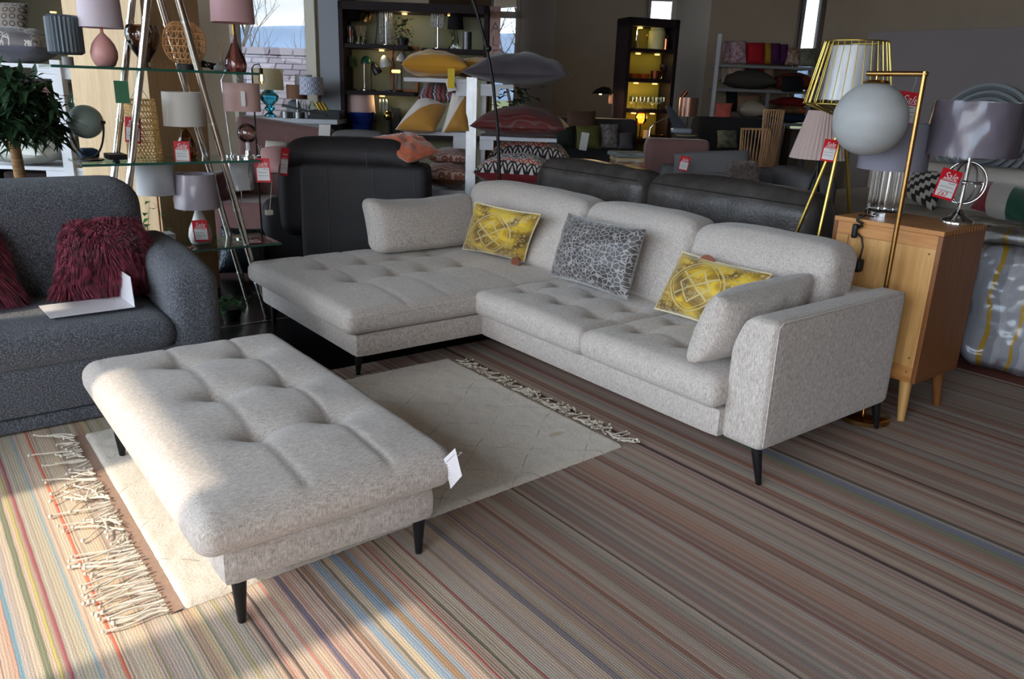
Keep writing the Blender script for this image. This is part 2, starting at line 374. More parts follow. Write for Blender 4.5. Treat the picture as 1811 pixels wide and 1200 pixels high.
for a, b, c, sill, k in W2:
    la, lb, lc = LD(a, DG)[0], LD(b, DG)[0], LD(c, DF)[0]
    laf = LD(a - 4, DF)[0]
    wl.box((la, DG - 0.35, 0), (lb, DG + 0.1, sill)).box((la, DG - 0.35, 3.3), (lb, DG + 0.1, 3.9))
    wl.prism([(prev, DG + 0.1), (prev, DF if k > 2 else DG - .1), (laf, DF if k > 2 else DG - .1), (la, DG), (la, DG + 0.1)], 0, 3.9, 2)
    struct('trim_%d' % (k + 2), MB().prism([(lb, DG + 0.1), (lb, DG - 0.05), (lc, DF), (lc, DG + 0.1)], 0, 3.9, 2), M('window_reveal_paint', (206, 198, 188), 0.85), rz=YAW)  # wall paint lightened here, window light on the reveals put into the colour
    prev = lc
    w = struct('window_%d' % k, MB().box((la, DG + .0, sill), (lb, DG + .01, 3.3)), glass_m, rz=YAW)
    f = MB().box((la, DG - .06, sill), (la + .06, DG + .05, 3.3)).box((lb - .07, DG - .06, sill), (lb, DG + .05, 3.3)).box((la, DG - .06, 1.95 + .35 * k), (lb, DG + .05, 2.05 + .35 * k))
    f.make('window_frame', white_m, w, smooth=False)
cor = lw(prev, DF)
wl.box((prev, DF, 0), (prev + 0.5, DG + 0.1, 3.9))
struct('wall_north', wl, wall_m, rz=YAW)
struct('wall_right', MB().box((cor.x - 0.4, cor.y, 0), (5.4, cor.y + 0.3, 3.9)), wall_m)
struct('trim_7', MB().cbox((at(1506, 83, 12.2).x, cor.y - .03, at(1506, 83, 12.2).z), (0.34, 0.06, 0.09)), M('dark_wall_box', (30, 24, 22), 0.6))
# pale partition board behind the cream sofa
setp(MB().box((-4.81, 8.45, 0), (2.1, 8.51, 2.20)).make('partition_board', M('partition_grey', (118, 108, 106), 0.75, var=0.03, vs=1), smooth=False, bevel=0.004), 'pale grey upright partition board behind the cream leather sofa', 'partition board')

# ------------------------------------------------------------------ outside
def slate():
    mt, nt, b = newmat('roof_slate')
    o = nd(nt, 'ShaderNodeTexCoord').outputs['Object']
    n = nd(nt, 'ShaderNodeTexBrick', {'Vector': o, 'Color1': lin((88, 84, 91)), 'Color2': lin((74, 70, 77)), 'Mortar': lin((44, 42, 46)), 'Scale': 1.0, 'Mortar Size': 0.02, 'Brick Width': 0.5, 'Row Height': 0.24})
    nt.links.new(n.outputs[0], b.inputs['Base Color']); b.inputs['Roughness'].default_value = 0.9; b.inputs['Specular IOR Level'].default_value = 0.04; return mt
hs = thing('neighbouring_house', 'house beyond the window with a purplish slate roof and ridge tiles', 'house', lw(-7.5, 25, 0), YAW)
rf = MB().add([(-7, 0, 0), (5, 0, 0), (5, 7.0, 0), (-7, 7.0, 0), (-7, 0, -.15), (5, 0, -.15), (5, 7, -.15), (-7, 7, -.15)], [(0, 1, 2, 3), (7, 6, 5, 4), (0, 4, 5, 1), (1, 5, 6, 2), (2, 6, 7, 3), (3, 7, 4, 0)]).make('roof', slate(), hs, smooth=False)
rf.location = (0, -5.2, -2.35); rf.rotation_euler = (math.radians(42), 0, 0)
rt = MB()
for i in range(17): rt.prism([(-.16, 2.24), (0, 2.44), (.16, 2.24)], -7 + i * .7, -7 + i * .7 + .66, 0)
rt.make('ridge_tile_row', M('ridge_tile', (74, 69, 74), 0.8, spec=.05), hs, smooth=False)
MB().box((-6.9, .1, -3), (4.9, 5, 2.2)).make('wall', M('house_render', (110, 104, 98), 0.9, spec=.05), hs, smooth=False)
hv = []; hf = []; NX, NY = 60, 10
for j in range(NY + 1):
    for i in range(NX + 1):
        X = -420 + i * 12; t = j / NY; h = 24.5 + 3.5 * math.sin((X + 170) / 95) + 1.2 * math.sin(X / 23)
        hv.append(lw(X, 330 + 90 * t, -3 + (h + 3) * math.sin(t * PI / 2)))
for j in range(NY):
    for i in range(NX): a = j * (NX + 1) + i; hf.append((a, a + 1, a + NX + 2, a + NX + 1))
o = MB().add(hv, hf).make('hills', M('heather_moor', (58, 70, 86), 0.95, var=0.16, vs=0.05, spec=.03)); o['kind'] = 'structure'  # distance haze painted into the blue grey of the hills
struct('ground', MB().box((-500, 18, -3.2), (500, 600, -3.0)), M('valley_grass', (60, 64, 44), 0.95, var=0.2, vs=0.2, spec=.03))
struct('pavement', MB().box((-60, -60, -0.35), (60, -2.9, -0.2)), M('pavement_stone', (150, 146, 140), 0.9))
bark_m = M('bare_bark', (52, 45, 38), 0.9, spec=.05)
def bare_tree(label, base, H_, seed, spread=0.55, n=5):
    R = random.Random(seed); mb = MB()
    def br(p, d, l, r, k):
        pts = [p]; q = Vector(p); dd = Vector(d)
        for _ in range(3):
            dd = (dd + Vector((R.uniform(-.2, .2), R.uniform(-.2, .2), R.uniform(-.05, .18)))).normalized(); q = q + dd * l / 3; pts.append(q.copy())
        mb.tube(pts, r, 5, r * 0.55)
        if k == 0: return
        for i in range(3 if k < n else 4):
            a = Vector((R.uniform(-1, 1), R.uniform(-1, 1), R.uniform(-.1, .8))).normalized()
            br(pts[R.choice((1, 2, 3))], (dd + a * spread * 1.4).normalized(), l * R.uniform(.55, .8), r * 0.5, k - 1)
    br(Vector((0, 0, 0)), Vector((0, 0, 1)), H_ * 0.42, H_ * 0.018, n)
    o = mb.make('bare_tree', bark_m, loc=base, weld=False); setp(o, label, 'tree', 'bare winter trees outside')
bare_tree('bare branching tree rising behind the slate roof outside the window', lw(-11.0, 31, -3), 10.5, 3)
bare_tree('bare tree seen through the narrow window beside the tall dark bookcase', lw(-0.4, 33, -3), 12.5, 5, 0.7, 6)
bare_tree('bare tree outside the narrow window above the far shelf of cushions', lw(9.2, 24, -3), 8.5, 11, 0.7, 5)
# ------------------------------------------------------------------ upholstery materials
def slub(name, c1, c2, c3):
    mt, nt, b = newmat(name)
    o = nd(nt, 'ShaderNodeTexCoord').outputs['Object']
    def ns(sc3, s=1.0, d=4): return nd(nt, 'ShaderNodeTexNoise', {'Vector': nd(nt, 'ShaderNodeMapping', {0: o, 3: sc3}).outputs[0], 'Scale': s, 'Detail': d, 'Roughness': 0.65}).outputs[0]
    h = ns((60, 60, 520)); v = ns((420, 420, 46)); w = ns((420, 46, 60)); big = ns((13, 13, 13), 1.0, 4)
    k = mth(nt, 'ADD', mth(nt, 'ADD', mth(nt, 'MULTIPLY', h, .2), mth(nt, 'MULTIPLY', v, .52)), mth(nt, 'MULTIPLY', w, .28))
    c = ramp(nt, k, [(0.375, lin(c2)), (0.50, lin(c1)), (0.62, lin(c3))])
    c = mixc(nt, mth(nt, 'MULTIPLY', big, 0.3), c, lin(c2))
    nt.links.new(c, b.inputs['Base Color']); b.inputs['Roughness'].default_value = 0.92; b.inputs['Sheen Weight'].default_value = 0.25; b.inputs['Specular IOR Level'].default_value = 0.15
    nt.links.new(nd(nt, 'ShaderNodeBump', {'Strength': 0.45, 'Distance': 0.003, 'Height': k}).outputs[0], b.inputs['Normal'])
    return mt
FAB = slub('cream_slub_fabric', (194, 184, 176), (140, 129, 121), (230, 223, 216))
LEG = M('black_metal_leg', (20, 20, 22), 0.42)
def leg(parent, x, y, h, dx=0, dy=0, z0=0.0):
    mb = MB(); n = 12; vs = []
    for t, r in ((0, .0105), (0.02, .012), (1, .023)):
        for j in range(n):
            a = 2 * PI * j / n; vs.append((x + dx * t + r * math.cos(a), y + dy * t + r * math.sin(a), z0 + (h - z0) * t))
    fs = [tuple(range(n - 1, -1, -1)), tuple(range(2 * n, 3 * n))]
    for i in range(2):
        for j in range(n): fs.append((i * n + j, i * n + (j + 1) % n, (i + 1) * n + (j + 1) % n, (i + 1) * n + j))
    mb.add(vs, fs); return mb.make('leg', LEG, parent)
def tufted(rows, xs, A=0.034, seam=True, xr=(-9, 9)):
    def f(x, y):
        d = 0.0
        for ty in rows:
            for tx in xs:
                q = math.hypot((x - tx) / 0.085, (y - ty) / 0.075); d -= A * math.exp(-q * 1.15)
                q = abs(x - tx) / 0.022 + max(0, abs(y - ty) - 0.02) / 0.06; d -= 0.35 * A * math.exp(-q)
            if seam: d -= 0.008 * math.exp(-abs(y - ty) / 0.010)
        for tx in xs:                   # soft valleys from tuft to tuft
            ym = (rows[0] + rows[-1]) / 2
            d -= 0.010 * math.exp(-abs(x - tx) / 0.04) * math.exp(-(max(0, abs(y - ym) - abs(rows[-1] - rows[0]) / 2) / 0.12) ** 2)
        d += 0.003 * noise.noise(Vector((x * 9, y * 9, 0)))
        return d
    return f
def seam_ring(lo, hi, r, z, parent, name='seam_piping', m_=None, rr=0.0032):
    pts = []
    for cx_, cy_, a0 in ((hi[0] - r, hi[1] - r, 0), (lo[0] + r, hi[1] - r, 90), (lo[0] + r, lo[1] + r, 180), (hi[0] - r, lo[1] + r, 270)):
        for k in range(7): a = math.radians(a0 + 15 * k); pts.append((cx_ + r * math.cos(a), cy_ + r * math.sin(a), z))
    return MB().tube(pts, rr, 6, closed=True).make(name, m_ or FAB, parent)

# ------------------------------------------------------------------ ottoman
ot = thing('ottoman', 'large tufted cream fabric ottoman on black legs standing half on the cream rug', 'ottoman')
MB().rbox((-3.36, .552, .14), (-1.955, 1.238, .264), .022, (20, 14, 4), puff=.004).make('base', FAB, ot)
MB().rbox((-3.425, .480, .262), (-1.905, 1.296, .40), .056, (110, 70, 10), tufted((.80, 1.065), (-3.14, -2.72, -2.34), .05), .045, .006).make('seat_cushion', FAB, ot)
seam_ring((-3.4255, .4795), (-1.9045, 1.2965), .058, .350, ot)
for x, y, z in ((-1.985, .60, 0), (-2.0, 1.205, 0), (-3.27, .565, .02), (-3.27, 1.19, .02)): leg(ot, x, y, .145, z0=z)

# ------------------------------------------------------------------ corner sofa
so = thing('corner_sofa', 'long cream fabric corner sofa with a tufted chaise and three back cushions', 'corner sofa')
MB().rbox((-4.86, 1.76, .137), (-3.535, 3.5, .268), .02, (20, 22, 4)).make('chaise_base', FAB, so)
MB().rbox((-3.56, 2.555, .135), (-1.84, 3.5, .268), .02, (24, 14, 4)).make('base', FAB, so)
MB().rbox((-4.915, 1.70, .268), (-3.51, 3.40, .402), .046, (90, 96, 12), tufted((2.06, 2.33, 2.56, 2.82), (-4.46, -4.09), .046), .04, .008).make('chaise_cushion', FAB, so)
seam_ring((-4.92, 1.695), (-3.505, 3.3), .048, .366, so)
MB().rbox((-3.545, 2.50, .266), (-2.655, 3.40, .41), .044, (70, 60, 12), tufted((2.77, 3.02), (-3.38, -3.07, -2.8), .046), .036, .012).make('seat_cushion', FAB, so)
MB().rbox((-2.652, 2.505, .266), (-1.842, 3.40, .41), .044, (70, 60, 12), tufted((2.77, 3.02), (-2.48, -2.20), .046), .036, .012).make('seat_cushion', FAB, so)
MB().rbox((-4.86, 3.36, .14), (-1.66, 3.6, .66), .04, (40, 8, 12)).make('back_frame', FAB, so)
arm = MB().rbox((-1.85, 2.58, .137), (-1.648, 3.59, .682), .028, (10, 24, 24))
for p in arm.v:
    t = max(0.0, (p.z - .50) / .182)
    if p.x < -1.70: p.x += .055 * t * t * min(1, (-1.70 - p.x) / .12)
    if p.x < -1.76: p.z -= .03 * t * min(1, (-1.76 - p.x) / .07)
arm.make('arm', FAB, so)
MB().tube([(-1.649, 2.60, .16), (-1.649, 2.6, .655), (-1.652, 2.63, .675), (-1.652, 3.56, .678)], .0035, 6).make('seam_piping', FAB, so)
def backcush(x0, x1, dz=0.0):
    mb = MB().rbox((x0, 3.17, .40), (x1, 3.41, .878 + dz), .06, (44, 12, 24), crown=.012, puff=.008)
    cx_ = (x0 + x1) / 2; hw = (x1 - x0) / 2
    for p in mb.v:
        u = (p.x - cx_) / hw; h = (p.z - .4) / .46
        fy = (3.29 - p.y) / .12
        p.y -= .035 * fy * max(0, 1 - u * u) * max(0, 1 - (2 * h - 1) ** 2)
        p.y += (p.z - .4) * .2
        p.z += .006 * noise.noise(Vector((p.x * 5, p.y * 5, p.z * 5 + x0))) - .02 * abs(u) ** 6 * h
    return mb.make('back_cushion', FAB, so)
backcush(-4.69, -3.485); backcush(-3.475, -2.655); backcush(-2.65, -1.845, -.005)
for x, y, dx in ((-1.642, 2.595, -.03), (-1.668, 3.565, -.025), (-3.655, 1.825, .02), (-4.775, 1.80, .02), (-4.775, 3.5, 0), (-2.7, 3.4, 0)): leg(so, x, y, .14, dx)

# ------------------------------------------------------------------ cushions on the corner sofa
def cushion(label, mb, mat, name='cushion', cat='cushion', group=None, loc=(0, 0, 0), rz=0):
    o = mb.make(name, mat, loc=loc, rz=rz); return setp(o, label, cat, group)
bm = MB().rbox((-4.735, 2.425, .432), (-4.515, 3.25, .785), .075, (14, 40, 22), puff=.0)
for p in bm.v:
    v = (p.y - 2.84) / .41; h = (p.z - .432) / .353; f = (p.x + 4.625) / .11
    p.x += .045 * f * max(0, 1 - v * v) ** .6 * max(0, 1 - (2 * h - 1) ** 2) ** .6 - .03 * f * abs(v) ** 5 - .22 * (p.z - .432)
    p.z -= .028 * h * max(0, 1 - v * v); p.y += .02 * v ** 3 * abs(2 * h - 1) ** 3 - (.02 * (1 - h) if v < 0 else 0) * -1.0
    p.z += .005 * noise.noise(Vector((p.y * 7, p.z * 7, 3)))
cushion('long cream bolster cushion along the left edge of the chaise', bm, FAB, 'bolster_cushion', group='cream bolsters on the corner sofa')
cushion('short cream bolster cushion leaning on the right arm of the corner sofa', MB().pillow((-2.01, 3.22, .445), (-1.985, 2.49, .445), (-1.905, 2.545, .735), (-1.91, 3.2, .755), .22, 26, .04, .34, .12, 9), FAB, 'bolster_cushion', group='cream bolsters on the corner sofa')
def yellow_fn(nt, u, v):
    uv = nd(nt, 'ShaderNodeCombineXYZ', {0: u, 1: v}).outputs[0]
    big = nd(nt, 'ShaderNodeTexNoise', {'Vector': uv, 'Scale': 3.2, 'Detail': 5, 'Distortion': 0.6}).outputs[0]
    base = ramp(nt, big, [(0.38, lin((108, 80, 8))), (0.5, lin((172, 134, 14))), (0.62, lin((218, 182, 30)))])
    ax = mth(nt, 'ABSOLUTE', mth(nt, 'SUBTRACT', u, 0.46)); ay = mth(nt, 'ABSOLUTE', mth(nt, 'SUBTRACT', v, 0.5))
    def near(x, c, w): return mth(nt, 'LESS_THAN', mth(nt, 'ABSOLUTE', mth(nt, 'SUBTRACT', x, c)), w)
    oval = mth(nt, 'ADD', mth(nt, 'POWER', mth(nt, 'MULTIPLY', ax, 2.9), 1.5), mth(nt, 'POWER', mth(nt, 'MULTIPLY', ay, 2.2), 1.5))
    dia = mth(nt, 'ADD', mth(nt, 'MULTIPLY', ax, 1.5), mth(nt, 'MULTIPLY', ay, 1.0))
    line = mth(nt, 'MAXIMUM', mth(nt, 'MULTIPLY', near(oval, 0.9, 0.045), 1.0), near(oval, 0.74, 0.018))
    line = mth(nt, 'MAXIMUM', line, mth(nt, 'MULTIPLY', near(dia, 0.27, 0.02), mth(nt, 'LESS_THAN', oval, 0.75)))
    line = mth(nt, 'MAXIMUM', line, mth(nt, 'MULTIPLY', near(mth(nt, 'SUBTRACT', mth(nt, 'MULTIPLY', ax, 0.9), ay), 0.0, 0.018), mth(nt, 'LESS_THAN', oval, 0.72)))
    vo = nd(nt, 'ShaderNodeTexVoronoi', {'Vector': nd(nt, 'ShaderNodeCombineXYZ', {0: mth(nt, 'MULTIPLY', u, 1.45), 1: v}).outputs[0], 'Scale': 11.0, 'Randomness': 0.35}).outputs['Distance']
    sw = mth(nt, 'MULTIPLY', near(vo, 0.33, 0.055), mth(nt, 'GREATER_THAN', oval, 0.95))
    sw2 = mth(nt, 'MULTIPLY', near(vo, 0.28, 0.04), mth(nt, 'LESS_THAN', dia, 0.24))
    line = mth(nt, 'MAXIMUM', mth(nt, 'MULTIPLY', line, 0.8), mth(nt, 'MULTIPLY', mth(nt, 'MAXIMUM', sw, sw2), 0.7))
    return mixc(nt, line, base, lin((196, 178, 120)))
YEL = uvmat('yellow_embroidered_velvet', yellow_fn, 0.45, 0.5, 0.12, 90)
BROWN = M('brown_leather_label', (122, 62, 36), 0.5)
CREAMP = M('cream_piping', (214, 202, 170), 0.85)
def yellow_cushion(label, BL, BR, TR, TL, lab):
    t = thing('cushion', label, 'cushion', group='yellow embroidered cushions on the corner sofa')
    n = 20
    mb = MB().pillow(BL, BR, TR, TL, .17, 26, .06, .46, .12, 5); mb.make('cover', YEL, t)
    P = [Vector(q) for q in (BL, BR, TR, TL)]; pts = []
    for k in range(4):
        a, b = P[k], P[(k + 1) % 4]; c = (P[0] + P[1] + P[2] + P[3]) / 4
        for i in range(12):
            s_ = i / 12; q = a.lerp(b, s_); u = 2 * s_ - 1; q = q + (c - a.lerp(b, .5)) * (.06 * (1 - u * u)); pts.append(q)
    MB().tube(pts, .006, 6, closed=True).make('piping', CREAMP, t, )
    a, b, r = lab
    a = Vector(a); x = Vector((1, 0.1, 0)).normalized(); z = Vector((0, .1, 1)).normalized()
    pl = [a + x * (r * math.cos(q)) + z * (r * .8 * math.sin(q)) for q in [2 * PI * i / 20 for i in range(20)]]
    k = [p + x.cross(z) * .003 for p in pl]
    o = MB().add(pl + k, [tuple(range(20)), tuple(range(39, 19, -1))] + [(i, (i + 1) % 20, 20 + (i + 1) % 20, 20 + i) for i in range(20)]).make('leather_label', BROWN, t, smooth=False); o['label'] = 'round brown leather label'
    return t
yellow_cushion('yellow embroidered velvet cushion on the chaise, its brown label at the bottom', gz(818, 440, .445), gz(927, 462, .445), gz(957, 379, .78), gz(841, 357, .78), (gz(912, 463, .445), 0, .04))
yellow_cushion('yellow embroidered velvet cushion beside the right bolster, its brown label on top', gz(1158, 545, .445), Vector((-2.14, 2.98, .45)), gz(1366, 485, .735), gz(1207, 445, .735), (gz(1240, 458, .74) + Vector((0, .05, -.02)), 0, .045))
def grey_fn(nt, u, v):
    uv = nd(nt, 'ShaderNodeCombineXYZ', {0: u, 1: v}).outputs[0]
    vo = nd(nt, 'ShaderNodeTexVoronoi', {'Vector': nd(nt, 'ShaderNodeMapping', {0: uv, 3: (1, .75, 1)}).outputs[0], 'Scale': 21, 'Randomness': 0.9}, feature='DISTANCE_TO_EDGE').outputs['Distance']
    edge = mth(nt, 'LESS_THAN', vo, 0.06)
    big = nd(nt, 'ShaderNodeTexNoise', {'Vector': uv, 'Scale': 3, 'Detail': 3}).outputs[0]
    dark = ramp(nt, big, [(0.35, lin((48, 44, 43))), (0.65, lin((84, 79, 77)))])
    return mixc(nt, mth(nt, 'MULTIPLY', edge, 0.9), dark, lin((158, 153, 152)))
cushion('grey velvet cushion with silvery leaf tracery in the middle of the corner sofa', MB().pillow(gz(972, 487, .45), gz(1110, 531, .45), gz(1143, 406, .82), gz(1005, 376, .82), .2, 24, .06, .46, .12, 8), uvmat('grey_leaf_velvet', grey_fn, 0.4, 0.6, 0.2, 120))

# ------------------------------------------------------------------ rug
RC = [(-2.13, .438), (-2.205, 2.386), (-3.602, 2.373), (-3.597, .44)]
def rugp(s, t): # s along x from near to far, t along y
    a = Vector(RC[0]).lerp(Vector(RC[3]), s); b = Vector(RC[1]).lerp(Vector(RC[2]), s); return a.lerp(b, t)
def rug_mat():
    mt, nt, b = newmat('cream_wool_pile')
    o = nd(nt, 'ShaderNodeTexCoord').outputs['Object']
    wv = nd(nt, 'ShaderNodeTexNoise', {'Vector': o, 'Scale': 7, 'Detail': 3}).outputs['Color']
    ow = nd(nt, 'ShaderNodeVectorMath', {0: o, 1: nd(nt, 'ShaderNodeVectorMath', {0: wv, 3: 0.05}, operation='SCALE').outputs[0]}, operation='ADD').outputs[0]
    s = nd(nt, 'ShaderNodeSeparateXYZ', {0: ow})
    def dl(sg):
        q = mth(nt, 'ADD', mth(nt, 'MULTIPLY', s.outputs[0], 1.25), mth(nt, 'MULTIPLY', s.outputs[1], sg))
        fr_ = mth(nt, 'ABSOLUTE', mth(nt, 'SUBTRACT', mth(nt, 'FRACT', mth(nt, 'DIVIDE', q, 0.37)), 0.5)); return mth(nt, 'LESS_THAN', fr_, 0.012)
    n = nd(nt, 'ShaderNodeTexNoise', {'Vector': o, 'Scale': 120, 'Detail': 5, 'Roughness': 0.7}).outputs[0]
    n2 = nd(nt, 'ShaderNodeTexNoise', {'Vector': o, 'Scale': 5, 'Detail': 4}).outputs[0]
    brk = nd(nt, 'ShaderNodeTexNoise', {'Vector': o, 'Scale': 16, 'Detail': 2}).outputs[0]
    c = ramp(nt, n, [(0.3, lin((198, 185, 169))), (0.55, lin((224, 213, 199)))])
    c = mixc(nt, mth(nt, 'MULTIPLY', n2, 0.25), c, lin((180, 168, 146)))
    l = mth(nt, 'MULTIPLY', mth(nt, 'MAXIMUM', dl(1), dl(-1)), nd(nt, 'ShaderNodeMapRange', {0: brk, 1: .42, 2: .62}).outputs[0])
    c = mixc(nt, mth(nt, 'MULTIPLY', l, 0.55), c, lin((120, 110, 96)))
    st = nd(nt, 'ShaderNodeVectorMath', {0: nd(nt, 'ShaderNodeVectorMath', {0: o, 1: tuple(gz(984, 766, .02))}, operation='SUBTRACT').outputs[0], 1: (.9, .35, 1)}, operation='MULTIPLY').outputs[0]
    sl = nd(nt, 'ShaderNodeVectorMath', {0: st}, operation='LENGTH').outputs['Value']
    c = mixc(nt, mth(nt, 'MULTIPLY', mth(nt, 'LESS_THAN', sl, 0.016), 0.5), c, lin((178, 140, 74)))
    nt.links.new(c, b.inputs['Base Color']); b.inputs['Roughness'].default_value = 1; b.inputs['Sheen Weight'].default_value = 0.3
    hgt = mth(nt, 'SUBTRACT', mth(nt, 'ADD', n, mth(nt, 'MULTIPLY', n2, 1.5)), mth(nt, 'MULTIPLY', l, 0.8))
    nt.links.new(nd(nt, 'ShaderNodeBump', {'Strength': 0.5, 'Distance': 0.008, 'Height': hgt}).outputs[0], b.inputs['Normal'])
    return mt
rg = thing('rug', 'cream wool rug with faint diamond lines and knotted fringes under the ottoman', 'rug')
NXr, NYr = 120, 160; vs = []; fs = []
for i in range(NXr + 1):
    for j in range(NYr + 1):
        s_ = i / NXr; t = .02 + .98 * j / NYr
        p = rugp(s_, t); e = min(i, NXr - i, j, NYr - j)
        q = Vector((p.x, p.y, .018 + .004 * noise.noise(Vector((p.x * 14, p.y * 14, 1))) + .003 * noise.noise(Vector((p.x * 60, p.y * 60, 5)))))
        if e == 0: q.z = .001; q.x += .004 * noise.noise(Vector((p.x * 70, p.y * 70, 0))); q.y += .004 * noise.noise(Vector((p.x * 70, p.y * 70, 9)))
        elif e == 1: q.z *= .8
        vs.append(q)
for i in range(NXr):
    for j in range(NYr): a = i * (NYr + 1) + j; fs.append((a, a + 1, a + NYr + 2, a + NYr + 1))
MB().add(vs, fs).make('pile', rug_mat(), rg)
band = []
for k in range(41):
    s_ = k / 40; a, b = rugp(s_, 0), rugp(s_, .022); band += [(a.x, a.y - .004 * noise.noise(Vector((s_ * 30, 0, 0))), .006), (b.x, b.y, .008)]
MB().add(band, [(2 * k, 2 * k + 1, 2 * k + 3, 2 * k + 2) for k in range(40)]).make('woven_band', M('rug_band', (160, 132, 116), 0.95, var=.1, vs=60), rg)
FR = M('rug_fringe', (214, 204, 188), 0.95, var=.12, vs=60)
def strands(specs, name='fringe'):
    mb = MB()
    for p, d, L_, z in specs:
        pts = []; p = Vector((p[0], p[1], z)); dd = Vector((d[0], d[1], 0)).normalized(); ph = rnd(0, 6); side = Vector((-dd.y, dd.x, 0)); bend = rnd(-.25, .25)
        for k in range(8):
            t = k / 7; pts.append(p + dd * (L_ * t) + side * (.008 * math.sin(ph + 6 * t) + bend * L_ * t * t) + Vector((0, 0, .006 + .008 * abs(math.sin(ph + 4 * t)) * (1 - t))))
            pts[-1].z = max(.005, pts[-1].z)
        mb.tube(pts, rnd(.0025, .0036), 5)
        mb.sphere(pts[-1], rnd(.005, .008), 6, 4)
    o = mb.make(name, FR, rg, weld=False); o['kind'] = 'stuff'; return o
sp = []
for k in range(96):
    s_ = (k + rnd(-.3, .3)) / 96; s_ = min(1, max(0, s_)); p = rugp(s_, 0)
    if s_ < .3: d = (rnd(-.25, .1), -1); L_ = rnd(.14, .19)
    else:
        ang = 1.1 * math.sin(s_ * 43) + rnd(-.7, .7); d = (ang, -1); L_ = rnd(.04, .11) if rnd(0, 1) < .75 else rnd(.15, .2)
    sp.append((p, d, L_, .004 + rnd(0, .012)))
strands(sp)
sp = []
for k in range(100):
    s_ = .02 + .93 * k / 100; p = rugp(s_, 1.0); ang = .9 * math.sin(s_ * 37) + rnd(-.5, .5)
    sp.append((p, (ang, 1), rnd(.04, .11), .004 + rnd(0, .014)))
strands(sp)

# ------------------------------------------------------------------ grey sofa at the left with two fur cushions
def boucle():
    mt, nt, b = newmat('grey_boucle')
    o = nd(nt, 'ShaderNodeTexCoord').outputs['Object']
    v = nd(nt, 'ShaderNodeTexVoronoi', {'Vector': o, 'Scale': 260}).outputs['Distance']
    n = nd(nt, 'ShaderNodeTexNoise', {'Vector': o, 'Scale': 150, 'Detail': 5, 'Roughness': .7}).outputs[0]
    c = ramp(nt, n, [(0.36, lin((62, 64, 71))), (0.5, lin((96, 99, 107))), (0.66, lin((150, 153, 160)))])
    nt.links.new(c, b.inputs['Base Color']); b.inputs['Roughness'].default_value = .95; b.inputs['Sheen Weight'].default_value = .2; b.inputs['Specular IOR Level'].default_value = .1
    nt.links.new(nd(nt, 'ShaderNodeBump', {'Strength': .8, 'Distance': .006, 'Height': mth(nt, 'ADD', v, n)}).outputs[0], b.inputs['Normal'])
    return mt
BOU = boucle()
ls = thing('sofa', 'dark grey boucle sofa with burgundy fur cushions at the left edge', 'sofa')
MB().rbox((-4.62, -1.28, .075), (-3.74, 1.0, .30), .03, (16, 30, 6)).make('base', BOU, ls)
MB().rbox((-4.6, -1.28, .006), (-3.755, 1.0, .078), .02, (10, 24, 4)).make('plinth', BOU, ls)
MB().rbox((-4.5, -1.28, .27), (-3.735, .945, .445), .075, (24, 50, 10), crown=.02, puff=.01).make('seat_cushion', BOU, ls)
MB().rbox((-4.75, -1.28, .25), (-4.36, 1.0, 1.0), .13, (14, 40, 20), puff=.01).make('backrest', BOU, ls)
am = MB().rbox((-4.66, .925, .006), (-3.735, 1.165, .70), .085, (24, 12, 20))
for p in am.v: p.z -= .07 * max(0, (p.x + 4.25) / .5) ** 2 * max(0, p.z / .7) ** 2
am.make('arm', BOU, ls)
def fur_mat(name, a, b_, c_):
    mt, nt, b = newmat(name)
    o = nd(nt, 'ShaderNodeTexCoord').outputs['Object']
    n = nd(nt, 'ShaderNodeTexNoise', {'Vector': o, 'Scale': 26, 'Detail': 4}).outputs[0]
    nt.links.new(ramp(nt, n, [(.36, lin(a)), (.5, lin(b_)), (.66, lin(c_))]), b.inputs['Base Color'])
    b.inputs['Roughness'].default_value = .55; b.inputs['Sheen Weight'].default_value = .3
    return mt
def fur_cushion(label, corners, t, mat, n_str, L_, group=None, seed=1):
    th = thing('fur_cushion', label, 'cushion', group=group)
    pm = MB().pillow(*corners, t, 16, .05, .5, .1, seed); c0 = sum((Vector(c) for c in corners), Vector()) / 4
    pm.make('cover', mat, th)
    R = random.Random(seed); mb = MB(); ar = [ (pm.v[f[1]] - pm.v[f[0]]).cross(pm.v[f[3]] - pm.v[f[0]]).length for f in pm.f]
    ch = R.choices(range(len(pm.f)), ar, k=n_str)
    for fi in ch:
        f = pm.f[fi]; a, b = R.random(), R.random()
        p = pm.v[f[0]].lerp(pm.v[f[1]], a).lerp(pm.v[f[3]].lerp(pm.v[f[2]], a), b)
        nrm = (pm.v[f[1]] - pm.v[f[0]]).cross(pm.v[f[3]] - pm.v[f[0]])
        if nrm.length < 1e-9: continue
        nrm.normalize()
        fl = Vector((noise.noise(p * 9 + Vector((3, 0, seed))), noise.noise(p * 9 + Vector((0, 7, seed))), noise.noise(p * 9 + Vector((0, 0, 5))) - .55))
        d = (nrm * .8 + fl * 1.1 + (p - c0).normalized() * .4 + Vector((R.uniform(-.3, .3), R.uniform(-.3, .3), R.uniform(-.3, .3)))).normalized()
        l = L_ * R.uniform(.6, 1.25); sdv = d.cross(Vector((R.uniform(-1, 1), R.uniform(-1, 1), R.uniform(-1, 1)))).normalized() * (.0024)
        q = p + d * l * .55; e = p + d * l + Vector((0, 0, -l * .35)) + fl * l * .3
        if q.z < .458 and seed < 50: q.z = .458
        if e.z < .46 and seed < 50: e.z = .46
        k = len(mb.v); mb.v += [p - sdv, p + sdv, q + sdv * .8, q - sdv * .8, e]; mb.f += [(k, k + 1, k + 2, k + 3), (k + 3, k + 2, k + 4)]
    o = mb.make('fur', mat, th, weld=False); o['kind'] = 'stuff'
    return th
